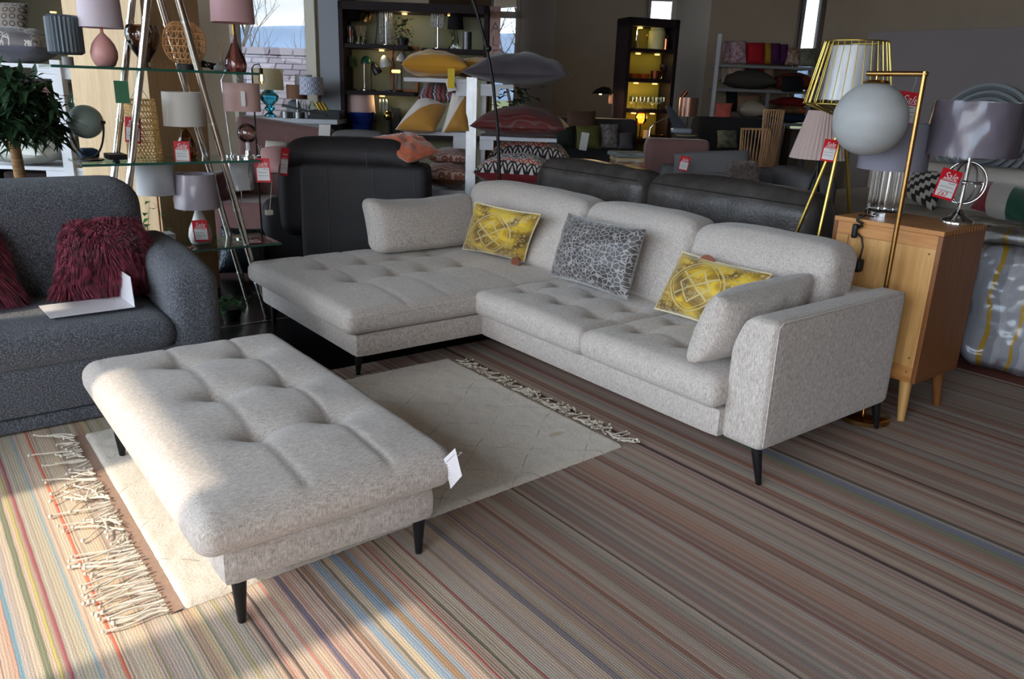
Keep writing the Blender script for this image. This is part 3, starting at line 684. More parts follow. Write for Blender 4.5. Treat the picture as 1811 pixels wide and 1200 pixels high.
BURG = fur_mat('burgundy_fur', (84, 18, 40), (132, 34, 62), (176, 74, 98))
fur_cushion('burgundy long-haired fur cushion against the right arm of the grey sofa', ((-4.20, .53, .49), (-4.17, 1.0, .49), (-4.33, .93, .79), (-4.33, .64, .80)), .24, BURG, 16000, .062, 'burgundy fur cushions on the grey sofa', 2)
fur_cushion('burgundy long-haired fur cushion cut off by the left edge of the photo', ((-4.22, -.10, .49), (-4.2, .38, .49), (-4.34, .30, .83), (-4.34, -.02, .83)), .24, BURG, 16000, .062, 'burgundy fur cushions on the grey sofa', 3)
br_ = [gz(68, 541, .468), gz(213, 524, .468), gz(239, 543, .468), gz(89, 563, .468)]
hz = Vector((0, 0, 1)); fa = br_[1] + Vector((-.07, 0.01, .13)); fb = br_[2] + Vector((-.07, 0.01, .13))
bc = thing('brochure', 'open white folded card lying on the seat of the grey sofa', 'brochure')
PAP = M('white_card', (226, 222, 226), 0.45)
MB().add(br_, [(0, 1, 2, 3)]).make('page', PAP, bc, smooth=False, solid=.002)
MB().add([br_[1], br_[2], fb, fa], [(0, 1, 2, 3)]).make('cover', PAP, bc, smooth=False, solid=.002)
# swing tag on the ottoman
def quad_card(pts, mat, th=0.0015): return MB().add(pts, [(0, 1, 2, 3)])
def text_lines(parent, P0, X, Y, nrm, rows, mat, name='print'):   # rows of small strokes on a card: (x0, x1, y) in card units
    mb = MB()
    for x0, x1, y, w in rows:
        a = P0 + X * x0 + Y * y + nrm * .0016; b = P0 + X * x1 + Y * y + nrm * .0016; dy = Y.normalized() * w
        mb.add([a, b, b + dy, a + dy], [(0, 1, 2, 3)])
    return mb.make(name, mat, parent, smooth=False, weld=False)
INK = M('grey_print', (96, 98, 116), 0.7); ORI = M('orange_print', (214, 112, 72), 0.7)
d_ = (Vector((-1.86, 1.30, .36))).dot(FH)
tg = [at(785, 811, d_), at(797, 864, d_ + .01), at(817, 841, d_ - .0), at(805, 792, d_)]
wt = thing('swing_tag', 'white printed swing tag hanging from the right corner of the ottoman', 'tag')
nrm = (tg[3] - tg[0]).cross(tg[1] - tg[0]).normalized()
if nrm.dot(CAM - tg[0]) < 0: nrm = -nrm
MB().add(tg, [(0, 1, 2, 3)]).make('card', PAP, wt, smooth=False, solid=.001)
text_lines(wt, tg[0], tg[3] - tg[0], tg[1] - tg[0], nrm, [(.12, .88 - .1 * (i % 3), .14 + i * .09, .0022) for i in range(6)], INK)
text_lines(wt, tg[0], tg[3] - tg[0], tg[1] - tg[0], nrm, [(.15, .8, .72, .003), (.15, .7, .83, .003)], ORI)
MB().tube([tg[3].lerp(tg[0], .35) + Vector((0, 0, -.005)), Vector((-1.875, 1.29, .40)), Vector((-1.90, 1.27, .365))], .0008, 5).make('string', PAP, wt)
# ------------------------------------------------------------------ shared materials
CHROME = M('chrome', (225, 226, 228), 0.06, 1.0)
CHROME2 = M('polished_steel_tube', (205, 198, 190), 0.16, 1.0)
BRASS = M('brushed_brass', (176, 136, 82), 0.25, 1.0)
GOLD = M('gold_metal', (212, 186, 96), 0.28, 1.0)
BLACK = M('black_metal', (18, 18, 19), 0.4)
BLKPL = M('black_cable', (14, 14, 15), 0.5)
DARKW = M('dark_wenge', (32, 21, 23), 0.6, var=.15, vs=6, spec=.25)
WHITEB = M('white_board', (214, 216, 222), 0.55, var=.04, vs=4)
CLEAR = glassy('clear_glass', (.93, .97, .95, 1), .06)
GREENGL = glassy('green_edge_glass', (.72, .88, .82, 1), .10)
PLASTIC = glassy('clear_plastic_wrap', (.97, .97, .97, 1), .05, .2, k=.6)
ALU = M('aluminium_post', (190, 192, 196), 0.38, 0.9, var=.1, vs=8)
RED = M('sale_red', (206, 24, 40), 0.5)
WHITEC = M('tag_white', (228, 226, 224), 0.6)
REDINK = M('red_ink', (200, 40, 50), 0.6)
BULB = M('warm_bulb', (255, 220, 150), 0.4, emit=(255, 196, 96), est=2.5)
def shade_fabric(name, c, tr=0.25, vs=300):
    mt, nt, b = newmat(name)
    o = nd(nt, 'ShaderNodeTexCoord').outputs['Object']
    n = nd(nt, 'ShaderNodeTexNoise', {'Vector': nd(nt, 'ShaderNodeMapping', {0: o, 3: (1, 1, 5)}).outputs[0], 'Scale': vs, 'Detail': 2}).outputs[0]
    C = lin(c); nt.links.new(ramp(nt, n, [(.35, tuple(v * .9 for v in C[:3]) + (1,)), (.65, C)]), b.inputs['Base Color'])
    b.inputs['Roughness'].default_value = .85; b.inputs['Specular IOR Level'].default_value = .2
    out = [q for q in nt.nodes if q.type == 'OUTPUT_MATERIAL'][0]
    t = nd(nt, 'ShaderNodeBsdfTranslucent', {0: C}).outputs[0]
    nt.links.new(nd(nt, 'ShaderNodeMixShader', {0: tr, 1: b.outputs[0], 2: t}).outputs[0], out.inputs[0])
    return mt
LILAC = shade_fabric('lilac_shade', (226, 214, 226), .12); PINKSH = shade_fabric('pink_shade', (238, 200, 194), .12); WHSH = shade_fabric('white_shade', (236, 236, 238), .15); LINEN = shade_fabric('linen_shade', (238, 232, 224), .12); CREAMSH = shade_fabric('cream_shade', (244, 236, 214), .75); GREYSH = shade_fabric('grey_shade', (150, 148, 162)); DKSH = shade_fabric('black_shade', (26, 22, 24), .03)
def shade_mb(rb, rt, z0, z1, th=.003, seg=44):
    return MB().lathe([(rb, z0), (rt, z1), (rt - th, z1), (rb - th, z0)], seg, loop=True)
def tlamp(label, base, s, prof=None, bmat=None, shade=None, stem=None, extra=(), name='table_lamp', group=None, cat='table lamp', wrap=False, bulb=False, bname='base'):
    t = thing(name, label, cat, base, YAW, group)
    if prof: MB().lathe([(max(1e-4, r * s), z * s) for r, z in prof], 32).make(bname, bmat, t)
    if stem: MB().tube([(0, 0, stem[1] * s), (0, 0, stem[2] * s)], stem[0] * s, 12).make('stem', stem[3], t)
    if shade:
        rb, rt, z0, z1, sm = shade
        o = shade_mb(rb * s, rt * s, z0 * s, z1 * s).make('lamp_shade', sm, t)
        q = MB()
        for k in range(3): a = 2 * PI * k / 3; q.tube([(0, 0, (z0 * .6 + z1 * .4) * s), (rt * .97 * s * math.cos(a), rt * .97 * s * math.sin(a), z1 * s - .012)], .0016, 5)
        q.make('shade_carrier', BLACK if bmat is None else M('carrier_white', (215, 215, 215), .5), t)
        if wrap: 
            mb = MB(); n = 40; w = []
            for i in range(9):
                for j in range(n):
                    a = 2 * PI * j / n; z = z0 + (z1 - z0) * i / 8; r = rb + (rt - rb) * i / 8
                    k = .008 * noise.noise(Vector((math.cos(a) * 4, math.sin(a) * 4, z * s * 14))) + .006 * noise.noise(Vector((math.cos(a) * 11, math.sin(a) * 11, z * s * 30)))
                    w.append(((r * s + .006 + k) * math.cos(a), (r * s + .006 + k) * math.sin(a), z * s + (-.006 if i == 0 else (.004 if i == 8 else 0))))
            fs = [(i * n + j, i * n + (j + 1) % n, (i + 1) * n + (j + 1) % n, (i + 1) * n + j) for i in range(8) for j in range(n)]
            mb.add(w, fs).make('plastic_wrap', PLASTIC, t)
    for nm, mb, m_ in extra: mb.make(nm, m_, t)
    return t
def textmesh(txt, size, shear=0.0, ext=0.0004):
    cu = bpy.data.curves.new('lettering', 'FONT'); cu.body = txt; cu.size = size; cu.shear = shear; cu.extrude = ext; cu.align_x = 'CENTER'; cu.align_y = 'CENTER'
    o = bpy.data.objects.new('lettering', cu); col.objects.link(o)
    dg = bpy.context.evaluated_depsgraph_get(); me = bpy.data.meshes.new_from_object(o.evaluated_get(dg))
    bpy.data.objects.remove(o); return me
def lettering(parent, txt, size, mat, loc, shear=0.0, name='lettering', rot=None):
    me = textmesh(txt, size, shear); o = bpy.data.objects.new(name, me); col.objects.link(o); me.materials.clear(); me.materials.append(mat)
    o.parent = parent; o.location = loc; o.rotation_euler = rot or (PI / 2, 0, 0); return o
def sale_tag(label, px, py, D, w, h, roll=0.0, turn=0.0, price=None, string=22, seed=1):
    p = at(px, py, D); s = ps(p); W, H_ = w * s, h * s
    t = thing('sale_tag', label, 'sale tag', p, YAW + turn, 'red and white sale tags'); t.rotation_euler = (0, roll, YAW + turn)
    MB().box((-W / 2, 0, -H_ / 2), (W / 2, .0012, H_ / 2)).make('card', RED, t, smooth=False)
    MB().box((-W * .42, -.0006, -H_ * .42), (W * .42, .0004, H_ * .1)).make('white_panel', WHITEC, t, smooth=False)
    lettering(t, 'Sale', W * .42, WHITEC, (0, -.0008, H_ * .27), .35)
    MB().box((-W * .36, -.0008, H_ * .135), (W * .38, 0, H_ * .155)).make('underline', WHITEC, t, smooth=False)
    R = random.Random(seed * 7 + int(px)); mb = MB()
    for r_ in range(3):
        z = H_ * (.04 - .13 * r_); x0 = -W * .34 if r_ else W * .02; x1 = W * R.uniform(.22, .36); n = 16
        pts = [(x0 + (x1 - x0) * i / n, -.0012, z + H_ * .022 * R.uniform(-1, 1)) for i in range(n + 1)]
        mb.tube(pts, W * .008, 4)
    mb.make('handwriting', M('pen_ink', (50, 50, 58), .7), t, weld=False)
    if price: lettering(t, price, W * .30, REDINK, (-W * .1, -.0008, -H_ * .33), .3, 'price')
    MB().tube([(0, .001, H_ * .44), (W * .04, .002, H_ * .5 + string * s * .5), (0, .004, H_ * .5 + string * s)], .0007, 4).make('string', M('tag_string', (196, 196, 200), .7), t)
    return t

# ------------------------------------------------------------------ A-frame glass shelves at the left
gs = thing('glass_shelf_unit', 'chrome A-frame display unit with three green-edged glass shelves full of lamps', 'shelf unit')
SX = -5.08
SHELF = ((1.528, 1.542, .745, 1.85), (1.016, 1.03, .83, 1.82), (.49, .504, .86, 1.93))
for z0, z1, y0, y1 in SHELF:
    o = MB().box((-5.31, y0, z0), (-4.90, y1, z1)).make('glass_shelf', GREENGL, gs, smooth=False, bevel=.002)
    MB().box((-4.8995, y0, z0), (-4.898, y1, z1)).make('edge', M('green_glass_edge', (40, 92, 78), .15, 0, coat=.5), o, smooth=False)
def pl(px, py, x):
    d = ray(px, py); return CAM + d * (x / d.x)
for a, b, x in (((261, 0), (228, 330), -4.93), ((316, 0), (460, 517), -4.93), ((234, 0), (201, 316), -5.28), ((283, 0), (443, 547), -5.28)):
    p, q = pl(*a, x), pl(*b, x); d = (q - p) / (q.z - p.z)
    e0 = p + d * (2.15 - p.z); e1 = p + d * (.004 - p.z)
    lg = MB().tube([e0, e1], .0205, 20).make('leg', CHROME2, gs)
    for z in (1.80, 1.245, .73, .25):
        c = p + d * (z - p.z); MB().tube([c - d * .006, c + d * .006], .0235, 20).make('collar', CHROME, lg)
MB().tube([pl(250, -80, -5.1) + Vector((.17, 0, 0)), pl(250, -80, -5.1) - Vector((.18, 0, 0))], .02, 14).make('top_bar', CHROME2, gs)
def sp_(px, k, x=SX): return onx(px, SHELF[k][1] + .001, x)
S0 = ps(sp_(260, 0))
_l = tlamp('grey pleated lamp on a concrete base at the left end of the top glass shelf', sp_(121, 0, -5.14), S0 * .98, [(9, 0), (9, 14), (1, 14)], M('concrete_base', (150, 148, 146), .8))
def pleated(r0, r1, z0, z1, n=36, amp=.07):
    mb = MB(); vs = []; k = n * 4
    for i, (r, z) in enumerate(((r0 * .8, z0), (r0, z0 + (z1 - z0) * .06), (r1, z1 - (z1 - z0) * .06), (r1 * .8, z1))):
        for j in range(k):
            a = 2 * PI * j / k; q = r * (1 + amp * (math.cos(a * n) * .5)); vs.append((q * math.cos(a), q * math.sin(a), z))
    return mb.add(vs, [(i * k + j, i * k + (j + 1) % k, (i + 1) * k + (j + 1) % k, (i + 1) * k + j) for i in range(3) for j in range(k)])
pleated(27 * S0, 27 * S0, 17 * S0, 79 * S0, 26, .08).make('lamp_shade', M('grey_pleated_glass', (82, 94, 104), .4), _l)
PINKC = M('pink_ceramic', (222, 164, 158), .32)
COPPER = M('copper', (196, 116, 84), .25, 1.0)
tlamp('dusty pink teardrop lamp with a lilac drum shade on the top glass shelf', sp_(187, 0), S0, [(12, 0), (16, 2), (21, 14), (21.5, 24), (18, 36), (11, 46), (5, 52), (2.6, 55), (2.6, 60)], PINKC, (35, 32, 62, 128, LILAC), (2, 58, 66, COPPER))
def smoke(name, t): return glassy(name, t, .16, .03)
vz = thing('vase', 'smoky brown glass vase between the chrome tubes on the top glass shelf', 'vase', sp_(258, 0, -5.15))
MB().lathe([(r * S0, z * S0) for r, z in ((10, 0), (10, 2), (5, 6), (8, 12), (20, 30), (28, 48), (29, 58), (27, 68), (25, 72), (24, 72), (26, 66), (27.5, 57), (26, 47), (18, 30), (6, 13))], 36, loop=True).make('bowl', smoke('smoke_glass', (.50, .36, .28, 1)), vz)
RAT = M('rattan', (232, 178, 120), .7, var=.2, vs=40)
rb = thing('rattan_lamp', 'round woven rattan globe lamp on a dark base on the top glass shelf', 'table lamp', sp_(330, 0))
MB().lathe([(17 * S0, 0), (17 * S0, 9 * S0), (14 * S0, 10 * S0)], 28).make('base', M('dark_wood_base', (44, 38, 38), .5), rb)
mb = MB(); R_ = 37 * S0; zc = 46 * S0; nR = 8; nA = 20
def gp(lat, a): return Vector((R_ * math.cos(lat) ** .8 * math.cos(a), R_ * math.cos(lat) ** .8 * math.sin(a), zc + R_ * 1.02 * math.sin(lat)))
for i in range(nR):
    la = -1.15 + 2.3 * i / (nR - 1); mb.tube([gp(la, 2 * PI * j / 40) for j in range(40)], .0022, 5, closed=True)
for i in range(nR - 1):
    la, lb = -1.15 + 2.3 * i / (nR - 1), -1.15 + 2.3 * (i + 1) / (nR - 1)
    for j in range(nA):
        a = 2 * PI * j / nA; mb.tube([gp(la, a), gp(lb, a + (PI / nA))], .0024, 5); mb.tube([gp(la, a), gp(lb, a - (PI / nA) * .3)], .0024, 5)
mb.make('woven_globe', RAT, rb, weld=False)
cb = MB(); pts = []
c0 = sp_(368, 0, -5.12)
for k in range(60): a = k * .55; pts.append(c0 + Vector((.03 * math.sin(k * .9), .045 * math.cos(a) , .02 + .018 * math.sin(k * 1.3) + .02 * abs(math.sin(a * .5)))))
cbt = thing('cable_bundle', 'coiled black lamp cable with white tape on the top glass shelf', 'cable', (0, 0, 0))
cb.tube(pts, .0035, 6).make('cable', BLKPL, cbt)
w0 = sp_(388, 0, -5.05); MB().rbox(w0 + Vector((-.02, -.03, 0)), w0 + Vector((.02, .03, .035)), .012, (8, 8, 6)).make('tape_wrap', M('white_tape', (190, 188, 186), .6, bump=.6, bs=60), cbt)
df = thing('reed_diffuser', 'glass reed diffuser with pale reeds beside the pink glass lamp', 'diffuser', sp_(393, 0, -5.2), 0)
MB().lathe([(r * S0, z * S0) for r, z in ((6.5, 0), (7, 3), (6.5, 12), (2.6, 19), (2.6, 24))], 20).make('bottle', CLEAR, df)
mb = MB()
for k in range(7): mb.tube([(0, .004 * (k - 3) * -.5, .01), (.01 * (k % 3 - 1), .011 * (k - 3), 66 * S0 - .004 * abs(k - 3))], .0014, 5)
mb.make('reeds', M('reed', (206, 178, 140), .8), df)
tlamp('pink glass bottle lamp with a gold neck and pinkish shade on the top glass shelf', sp_(418, 0), S0, [(17, 0), (19, 4), (20, 14), (17, 26), (10, 40), (5.5, 52), (4.5, 66)], smoke('pink_glass', (.72, .38, .36, 1)), (39, 37, 86, 150, shade_fabric('mauve_shade', (222, 180, 184), .12)), (3.4, 65, 84, BRASS), bname='glass_base')
# middle glass shelf
S1 = ps(sp_(300, 1))
st = thing('spot_lamp', 'grey green dome spot lamp in a black yoke on the middle glass shelf', 'table lamp', sp_(160, 1, -5.1), YAW)
SAGE = M('sage_enamel', (148, 164, 156), .32)
hd = MB().sphere((0, 0, 0), 27 * S1, 28, 16, (1.0, 1.05, 1.0)).make('lamp_head', SAGE, st); hd.location = (0, 0, 63 * S1)
MB().lathe([(21 * S1, 0), (21 * S1, 3 * S1), (4 * S1, 5 * S1)], 28).make('base', BLACK, st)
MB().tube([(29 * S1 * math.cos(a), 0, 63 * S1 + 58 * S1 * math.sin(a)) for a in [-PI + PI * k / 16 for k in range(17)]], .006, 8).make('yoke', BLACK, st)
for sx_ in (-1, 1): MB().tube([(sx_ * 25 * S1, 0, 63 * S1), (sx_ * 32 * S1, 0, 63 * S1)], .009, 12).make('knob', BLACK, st)
bx = MB().box((-.075, -.05, 0), (.075, .05, .03)).make('lamp_box', M('dark_box', (30, 28, 30), .6), smooth=False, bevel=.003, loc=sp_(205, 1, -5.18)); setp(bx, 'flat black box lying behind the bamboo lantern on the middle glass shelf', 'box')
bl = MB().rbox((-.06, -.05, 0), (.06, .05, .06), .025, (10, 10, 6)).make('blue_pouch', M('navy_cloth', (44, 66, 92), .9), loc=sp_(158, 1, -5.22)); setp(bl, 'small dark blue cloth pouch behind the grey green spot lamp', 'pouch')
# bamboo lantern
bn = thing('bamboo_lantern', 'tall woven bamboo lantern with a wire hook on the middle glass shelf', 'lantern', sp_(258, 1, -5.1))
mb = MB(); n = 30; H_ = 100 * S1; rb0, rt0 = 29 * S1, 24 * S1
for d_ in (1, -1):
    for j in range(n):
        mb.tube([((rb0 + (rt0 - rb0) * t) * Vector((math.cos(2 * PI * (j / n + d_ * t * .28)), math.sin(2 * PI * (j / n + d_ * t * .28)), 0))) + Vector((0, 0, H_ * t)) for t in [i / 10 for i in range(11)]], .0024, 4)
for i in range(11): r = rb0 + (rt0 - rb0) * i / 10; mb.lathe([(r + .001, H_ * i / 10 - .003), (r + .001, H_ * i / 10 + .003), (r - .001, H_ * i / 10 + .003), (r - .001, H_ * i / 10 - .003)], 32, loop=True)
mb.make('woven_body', M('bamboo', (224, 184, 114), .6, var=.2, vs=30), bn, weld=False)
MB().tube([(0, .05, H_), (0, .02, H_ + .05), (0, 0, H_ + .1), (0, -.02, H_ + .05), (0, -.05, H_)], .0015, 6).make('hook', M('wire_grey', (150, 150, 150), .4, .8), bn)
gc = MB().box((-.04, 0, 0), (.04, .002, .12)).make('gift_tag', M('green_card', (44, 96, 62), .7), smooth=False, loc=sp_(229, 1, -4.98) + Vector((0, 0, .32)), rz=YAW); setp(gc, 'plain green card hanging from the top glass shelf between the chrome tubes', 'card')
wl_ = tlamp('amber glass lamp with a white drum shade on the middle glass shelf', sp_(332, 1, -5.12), S1, [(14, 0), (17, 4), (18, 14), (16, 26), (9, 40), (5, 48), (3, 52)], smoke('amber_glass', (.55, .26, .06, 1)), (35, 34, 56, 114, LINEN), None, bname='glass_base')
# globe bulb lamp
gl = thing('globe_bulb_lamp', 'tinted globe bulb lamp on a round chrome base on the middle glass shelf', 'table lamp', sp_(440, 1, -5.02))
MB().lathe([(22 * S1, 0), (22 * S1, 5 * S1), (6 * S1, 6 * S1), (5 * S1, 14 * S1)], 30).make('base', CHROME, gl)
MB().tube([(0, 0, 5 * S1), (0, 0, 30 * S1)], 4 * S1, 14).make('stem', WHITEC, gl)
MB().sphere((0, 0, 45 * S1), 17.5 * S1, 28, 16).make('globe_bulb', smoke('rose_glass', (.80, .62, .58, 1)), gl)
# pink shade on a hooked chrome stand
pk = thing('hook_lamp', 'slender chrome hook lamp with a hanging pink drum shade beside the glass shelves', 'table lamp', sp_(410, 1, -5.2), YAW)
s_ = S1
MB().lathe([(12 * s_, 0), (12 * s_, 2 * s_), (2 * s_, 3 * s_)], 24).make('base', CHROME, pk)
MB().tube([(0, 0, 0), (-7 * s_, 0, 100 * s_), (-9 * s_, 0, 135 * s_), (-4 * s_, 0, 146 * s_), (8 * s_, 0, 150 * s_), (18 * s_, 0, 147 * s_), (24 * s_, 0, 138 * s_)], .005, 10).make('stem', CHROME, pk)
o = shade_mb(33 * s_, 33 * s_, 82 * s_, 132 * s_).make('lamp_shade', PINKSH, pk); o.location = (26 * s_, 0, 0)
lb_ = MB().box((10 * s_, -34 * s_ - .001, 92 * s_), (18 * s_, -34 * s_, 118 * s_)).make('paper_label', WHITEC, pk, smooth=False); lb_.location = (26 * s_, .002, 0)
# lower glass shelf
S2 = ps(sp_(350, 2))
tlamp('white drum lamp with a thin copper stem on the lower glass shelf', sp_(287, 2, -5.15), S2, [(10, 0), (10, 2), (1, 3)], WHITEC, (32, 30, 88, 144, WHSH), (1.5, 2, 92, COPPER))
pv = thing('trailing_plant', 'trailing green ivy in a clear glass bottle on the lower glass shelf', 'plant', sp_(262, 2, -5.05))
MB().lathe([(.03, 0), (.034, .02), (.03, .07), (.01, .11), (.01, .15)], 20).make('bottle', CLEAR, pv)
def leaf_mb(mb, p, d, L_, w, droop=.2, up=Vector((0, 0, 1))):
    d = Vector(d).normalized(); sd_ = d.cross(up)
    if sd_.length < .01: sd_ = Vector((1, 0, 0))
    sd_.normalize(); n_ = sd_.cross(d); p = Vector(p)
    a = p + d * L_ * .35 + sd_ * w + n_ * w * .25; b = p + d * L_ * .35 - sd_ * w + n_ * w * .25; m_ = p + d * L_ * .4 ; e = p + d * L_ - up * droop * L_
    mb.add([p, a, e, b, m_], [(0, 1, 4), (1, 2, 4), (2, 3, 4), (3, 0, 4)])
IVY = M('ivy_leaf', (70, 120, 52), .55, var=.25, vs=18)
mb = MB(); vn = MB(); R = random.Random(4)
vn.tube([(0, 0, .05), (.01, .02, .2), (.03, .03, .3), (.02, .08, .24), (.02, .10, .14), (.03, .13, .02)], .0015, 5)
for q in ((.03, .03, .29), (.02, .05, .24), (.01, .01, .22), (.02, .02, .19), (.02, .09, .2), (.02, .11, .12), (.02, .08, .1), (.0, .02, .15), (.03, .12, .05)): leaf_mb(mb, q, (R.uniform(.2, 1), R.uniform(-1, 1), R.uniform(-.5, .2)), R.uniform(.035, .055), .02)
mb.make('foliage', IVY, pv, weld=False); vn.make('vine', M('vine_stem', (104, 120, 70), .7), pv)
wb = MB().box((-.06, -.06, 0), (.06, .06, .10)).make('gift_box', M('white_box', (206, 208, 212), .6), smooth=False, bevel=.002, loc=sp_(290, 2, -5.0)); setp(wb, 'plain white square box on the lower glass shelf under the white drum lamp', 'box')
SWIRL = M('white_swirl_ceramic', (222, 220, 214), .3, bump=.5, bs=40, stretch=(1, 1, 3))
tlamp('plastic-wrapped lilac shade on a white swirl ceramic base on the lower glass shelf', sp_(356, 2), S2, [(13, 0), (17, 3), (20, 14), (18, 28), (11, 44), (7, 56), (6, 64)], SWIRL, (37, 32, 64, 122, LILAC), None, wrap=True)
tlamp('plastic-wrapped small white drum lamp at the right of the lower glass shelf', sp_(432, 2, -5.15), S2, [(16, 0), (16, 2), (2, 3)], CHROME, (23, 22, 90, 143, WHSH), (1.3, 2, 92, CHROME), wrap=True)
cp = thing('cable_plug', 'pale cable with a plug hanging off the right end of the middle glass shelf', 'cable')
a = onx(462, 1.02, -4.93); e = pl(477, 372, -4.93)
MB().tube([a + Vector((-.05, 0, .1)), a + Vector((0, .01, .03)), a + Vector((0, .03, -.03)), a + Vector((.01, .06, -.1)), e], .0022, 6).make('cable', M('pale_cable', (180, 176, 170), .6), cp)
MB().rbox(e + Vector((-.015, -.03, -.03)), e + Vector((.015, .02, .005)), .008, (6, 6, 6)).make('plug', M('pale_plug', (176, 170, 158), .5), cp)
MB().tube([e + Vector((0, -.03, -.012)), e + Vector((0, -.05, -.01))], .003, 6).make('pin', CHROME, cp)
# sale tags on the shelves
def dx(px, py, x): return pl(px, py, x).dot(FH)
sale_tag('red sale tag hanging behind the chrome tube beside the bamboo lantern', 235, 230, dx(235, 230, -5.0), 28, 44, .1, 0, None)
sale_tag('red sale tag below the white drum shade of the amber glass lamp', 322, 268, dx(322, 268, -4.98), 28, 36)
sale_tag('red sale tag on the white swirl ceramic lamp base', 355, 408, dx(355, 408, -4.97), 27, 38, -.08)
sale_tag('red sale tag with handwriting at the right end of the middle glass shelf', 465, 301, dx(465, 301, -4.92), 26, 42, -.03)
for px, x, rz, lab in ((326, -4.97, .5, 'red sale tag lying flat on the lower glass shelf left of the swirl lamp'), (449, -5.0, .2, 'red sale tag lying flat at the right end of the lower glass shelf')):
    t = sale_tag(lab, px, 430, 4.9, 25, 36, string=4); t.location = sp_(px, 2, x) + Vector((0, 0, .003)); t.rotation_euler = (-PI / 2, 0, PI / 2 - rz)
# wooden column behind the shelves
VEN = wood('beech_veneer', (206, 172, 126), (224, 194, 150), (1, 1, 14), 2.2, .5)
pc = pl(284, 330, -5.62)
setp(MB().box((-.29, -.29, 0), (.29, .29, 2.6)).make('display_column', VEN, smooth=False, bevel=.003, loc=(pc.x - .33, pc.y + .02, 0), rz=math.radians(38)), 'square beech veneer column standing behind the glass shelf unit', 'column')
fp = thing('low_plant', 'low leafy green plant in a dark pot on the floor beside the shelf unit', 'plant', gz(412, 566, 0) + Vector((-.02, 0, 0)))
MB().lathe([(.05, 0), (.07, .08), (.065, .08)], 18).make('pot', M('dark_pot', (28, 28, 30), .5), fp)
mb = MB(); R = random.Random(9)
for k in range(46): a = R.uniform(0, 2 * PI); r = R.uniform(.01, .11); leaf_mb(mb, (r * math.cos(a), r * math.sin(a), .08 + R.uniform(0, .07)), (math.cos(a), math.sin(a), R.uniform(-.3, .5)), R.uniform(.04, .07), .018)
mb.make('foliage', M('dark_ivy_leaf', (52, 92, 44), .5, var=.3, vs=18), fp, weld=False)
sq = MB().pillow((-.22, 0, 0), (.22, 0, 0), (.2, .12, .36), (-.2, .12, .36), .16, 14).make('cushion', M('sequin_cushion', (52, 58, 64), .25, .6, var=.5, vs=50, bump=.6, bs=60), loc=pl(432, 500, -6.15), rz=YAW); sq.location.z = .02; setp(sq, 'dark shiny sequinned cushion on the floor behind the glass shelf unit', 'cushion')
# artificial tree
tr = thing('artificial_tree', 'artificial leafy tree with a ringed bare trunk behind the grey sofa', 'plant', (-5.02, onx(36, .95, -5.02).y, 0))
tz = 1.23
tk = MB().tube([(0, 0, .02), (.01, .01, .7), (-.005, .0, 1.0), (.01, -.005, tz)], .03, 14, .024)
for i, p in enumerate(tk.v): p += Vector((p.x, p.y, 0)).normalized() * .004 * math.sin(p.z * 120)
tk.make('trunk', M('ringed_trunk', (146, 112, 74), .85, var=.3, vs=14, stretch=(1, 1, 6)), tr)
MB().lathe([(.12, 0), (.16, .26), (.15, .26), (.14, .22)], 24).make('pot', M('black_pot', (24, 24, 24), .5), tr)
mb = MB(); R = random.Random(12); tb = MB()
for k in range(52):
    a = R.uniform(0, 2 * PI); el = R.uniform(-.05, 1.35); l = R.uniform(.08, .30)
    e = Vector((math.cos(a) * math.cos(el) * l * .85, math.sin(a) * math.cos(el) * l * .85, tz - .1 + math.sin(el) * l * 1.1 + .05))
    tb.tube([(0, 0, tz - .08), (e.x * .5, e.y * .5, (e.z + tz) / 2), e], .004, 5)
    for j in range(26):
        d = Vector((R.uniform(-1, 1), R.uniform(-1, 1), R.uniform(-.6, .8))); leaf_mb(mb, e + Vector((R.uniform(-.05, .05), R.uniform(-.05, .05), R.uniform(-.05, .05))), d, R.uniform(.08, .14), R.uniform(.013, .022), .25)
mb.make('foliage', M('tree_leaf', (44, 72, 46), .5, var=.35, vs=10), tr, weld=False); tb.make('branch', M('tree_twig', (80, 66, 44), .8), tr, weld=False)
# ------------------------------------------------------------------ oak cabinet and the lamps on it
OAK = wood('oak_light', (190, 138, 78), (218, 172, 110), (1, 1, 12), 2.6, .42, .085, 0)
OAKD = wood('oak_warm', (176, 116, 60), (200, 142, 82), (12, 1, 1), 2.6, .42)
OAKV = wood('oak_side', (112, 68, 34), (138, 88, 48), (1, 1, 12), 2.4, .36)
CX0, CX1, CY0, CY1, CZ0, CZ1 = -2.14, -1.60, 3.72, 4.16, .215, .95
cab = thing('cabinet', 'oak cabinet on splayed round legs behind the right arm of the corner sofa', 'cabinet')
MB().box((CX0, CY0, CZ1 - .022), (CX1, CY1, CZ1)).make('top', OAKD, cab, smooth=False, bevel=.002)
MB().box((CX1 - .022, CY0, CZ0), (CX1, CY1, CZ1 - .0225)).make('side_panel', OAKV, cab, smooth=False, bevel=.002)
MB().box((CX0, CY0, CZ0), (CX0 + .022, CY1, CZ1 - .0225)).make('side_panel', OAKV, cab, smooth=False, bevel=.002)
MB().box((CX0 + .022, CY0 + .001, CZ0), (CX1 - .022, CY1, CZ0 + .022)).make('bottom', OAKD, cab, smooth=False)
MB().box((CX0 + .06, CY0 + .012, CZ0 + .06), (CX1 - .07, CY0 + .02, CZ1 - .08)).make('back_panel', OAK, cab, smooth=False)
MB().box((CX0 + .022, CY0 + .002, CZ1 - .085), (CX1 - .022, CY0 + .03, CZ1 - .0225)).make('rail', OAKD, cab, smooth=False, bevel=.0015)
MB().box((CX0 + .022, CY0 + .002, CZ0 + .022), (CX1 - .022, CY0 + .03, CZ0 + .075)).make('rail', OAKD, cab, smooth=False, bevel=.0015)
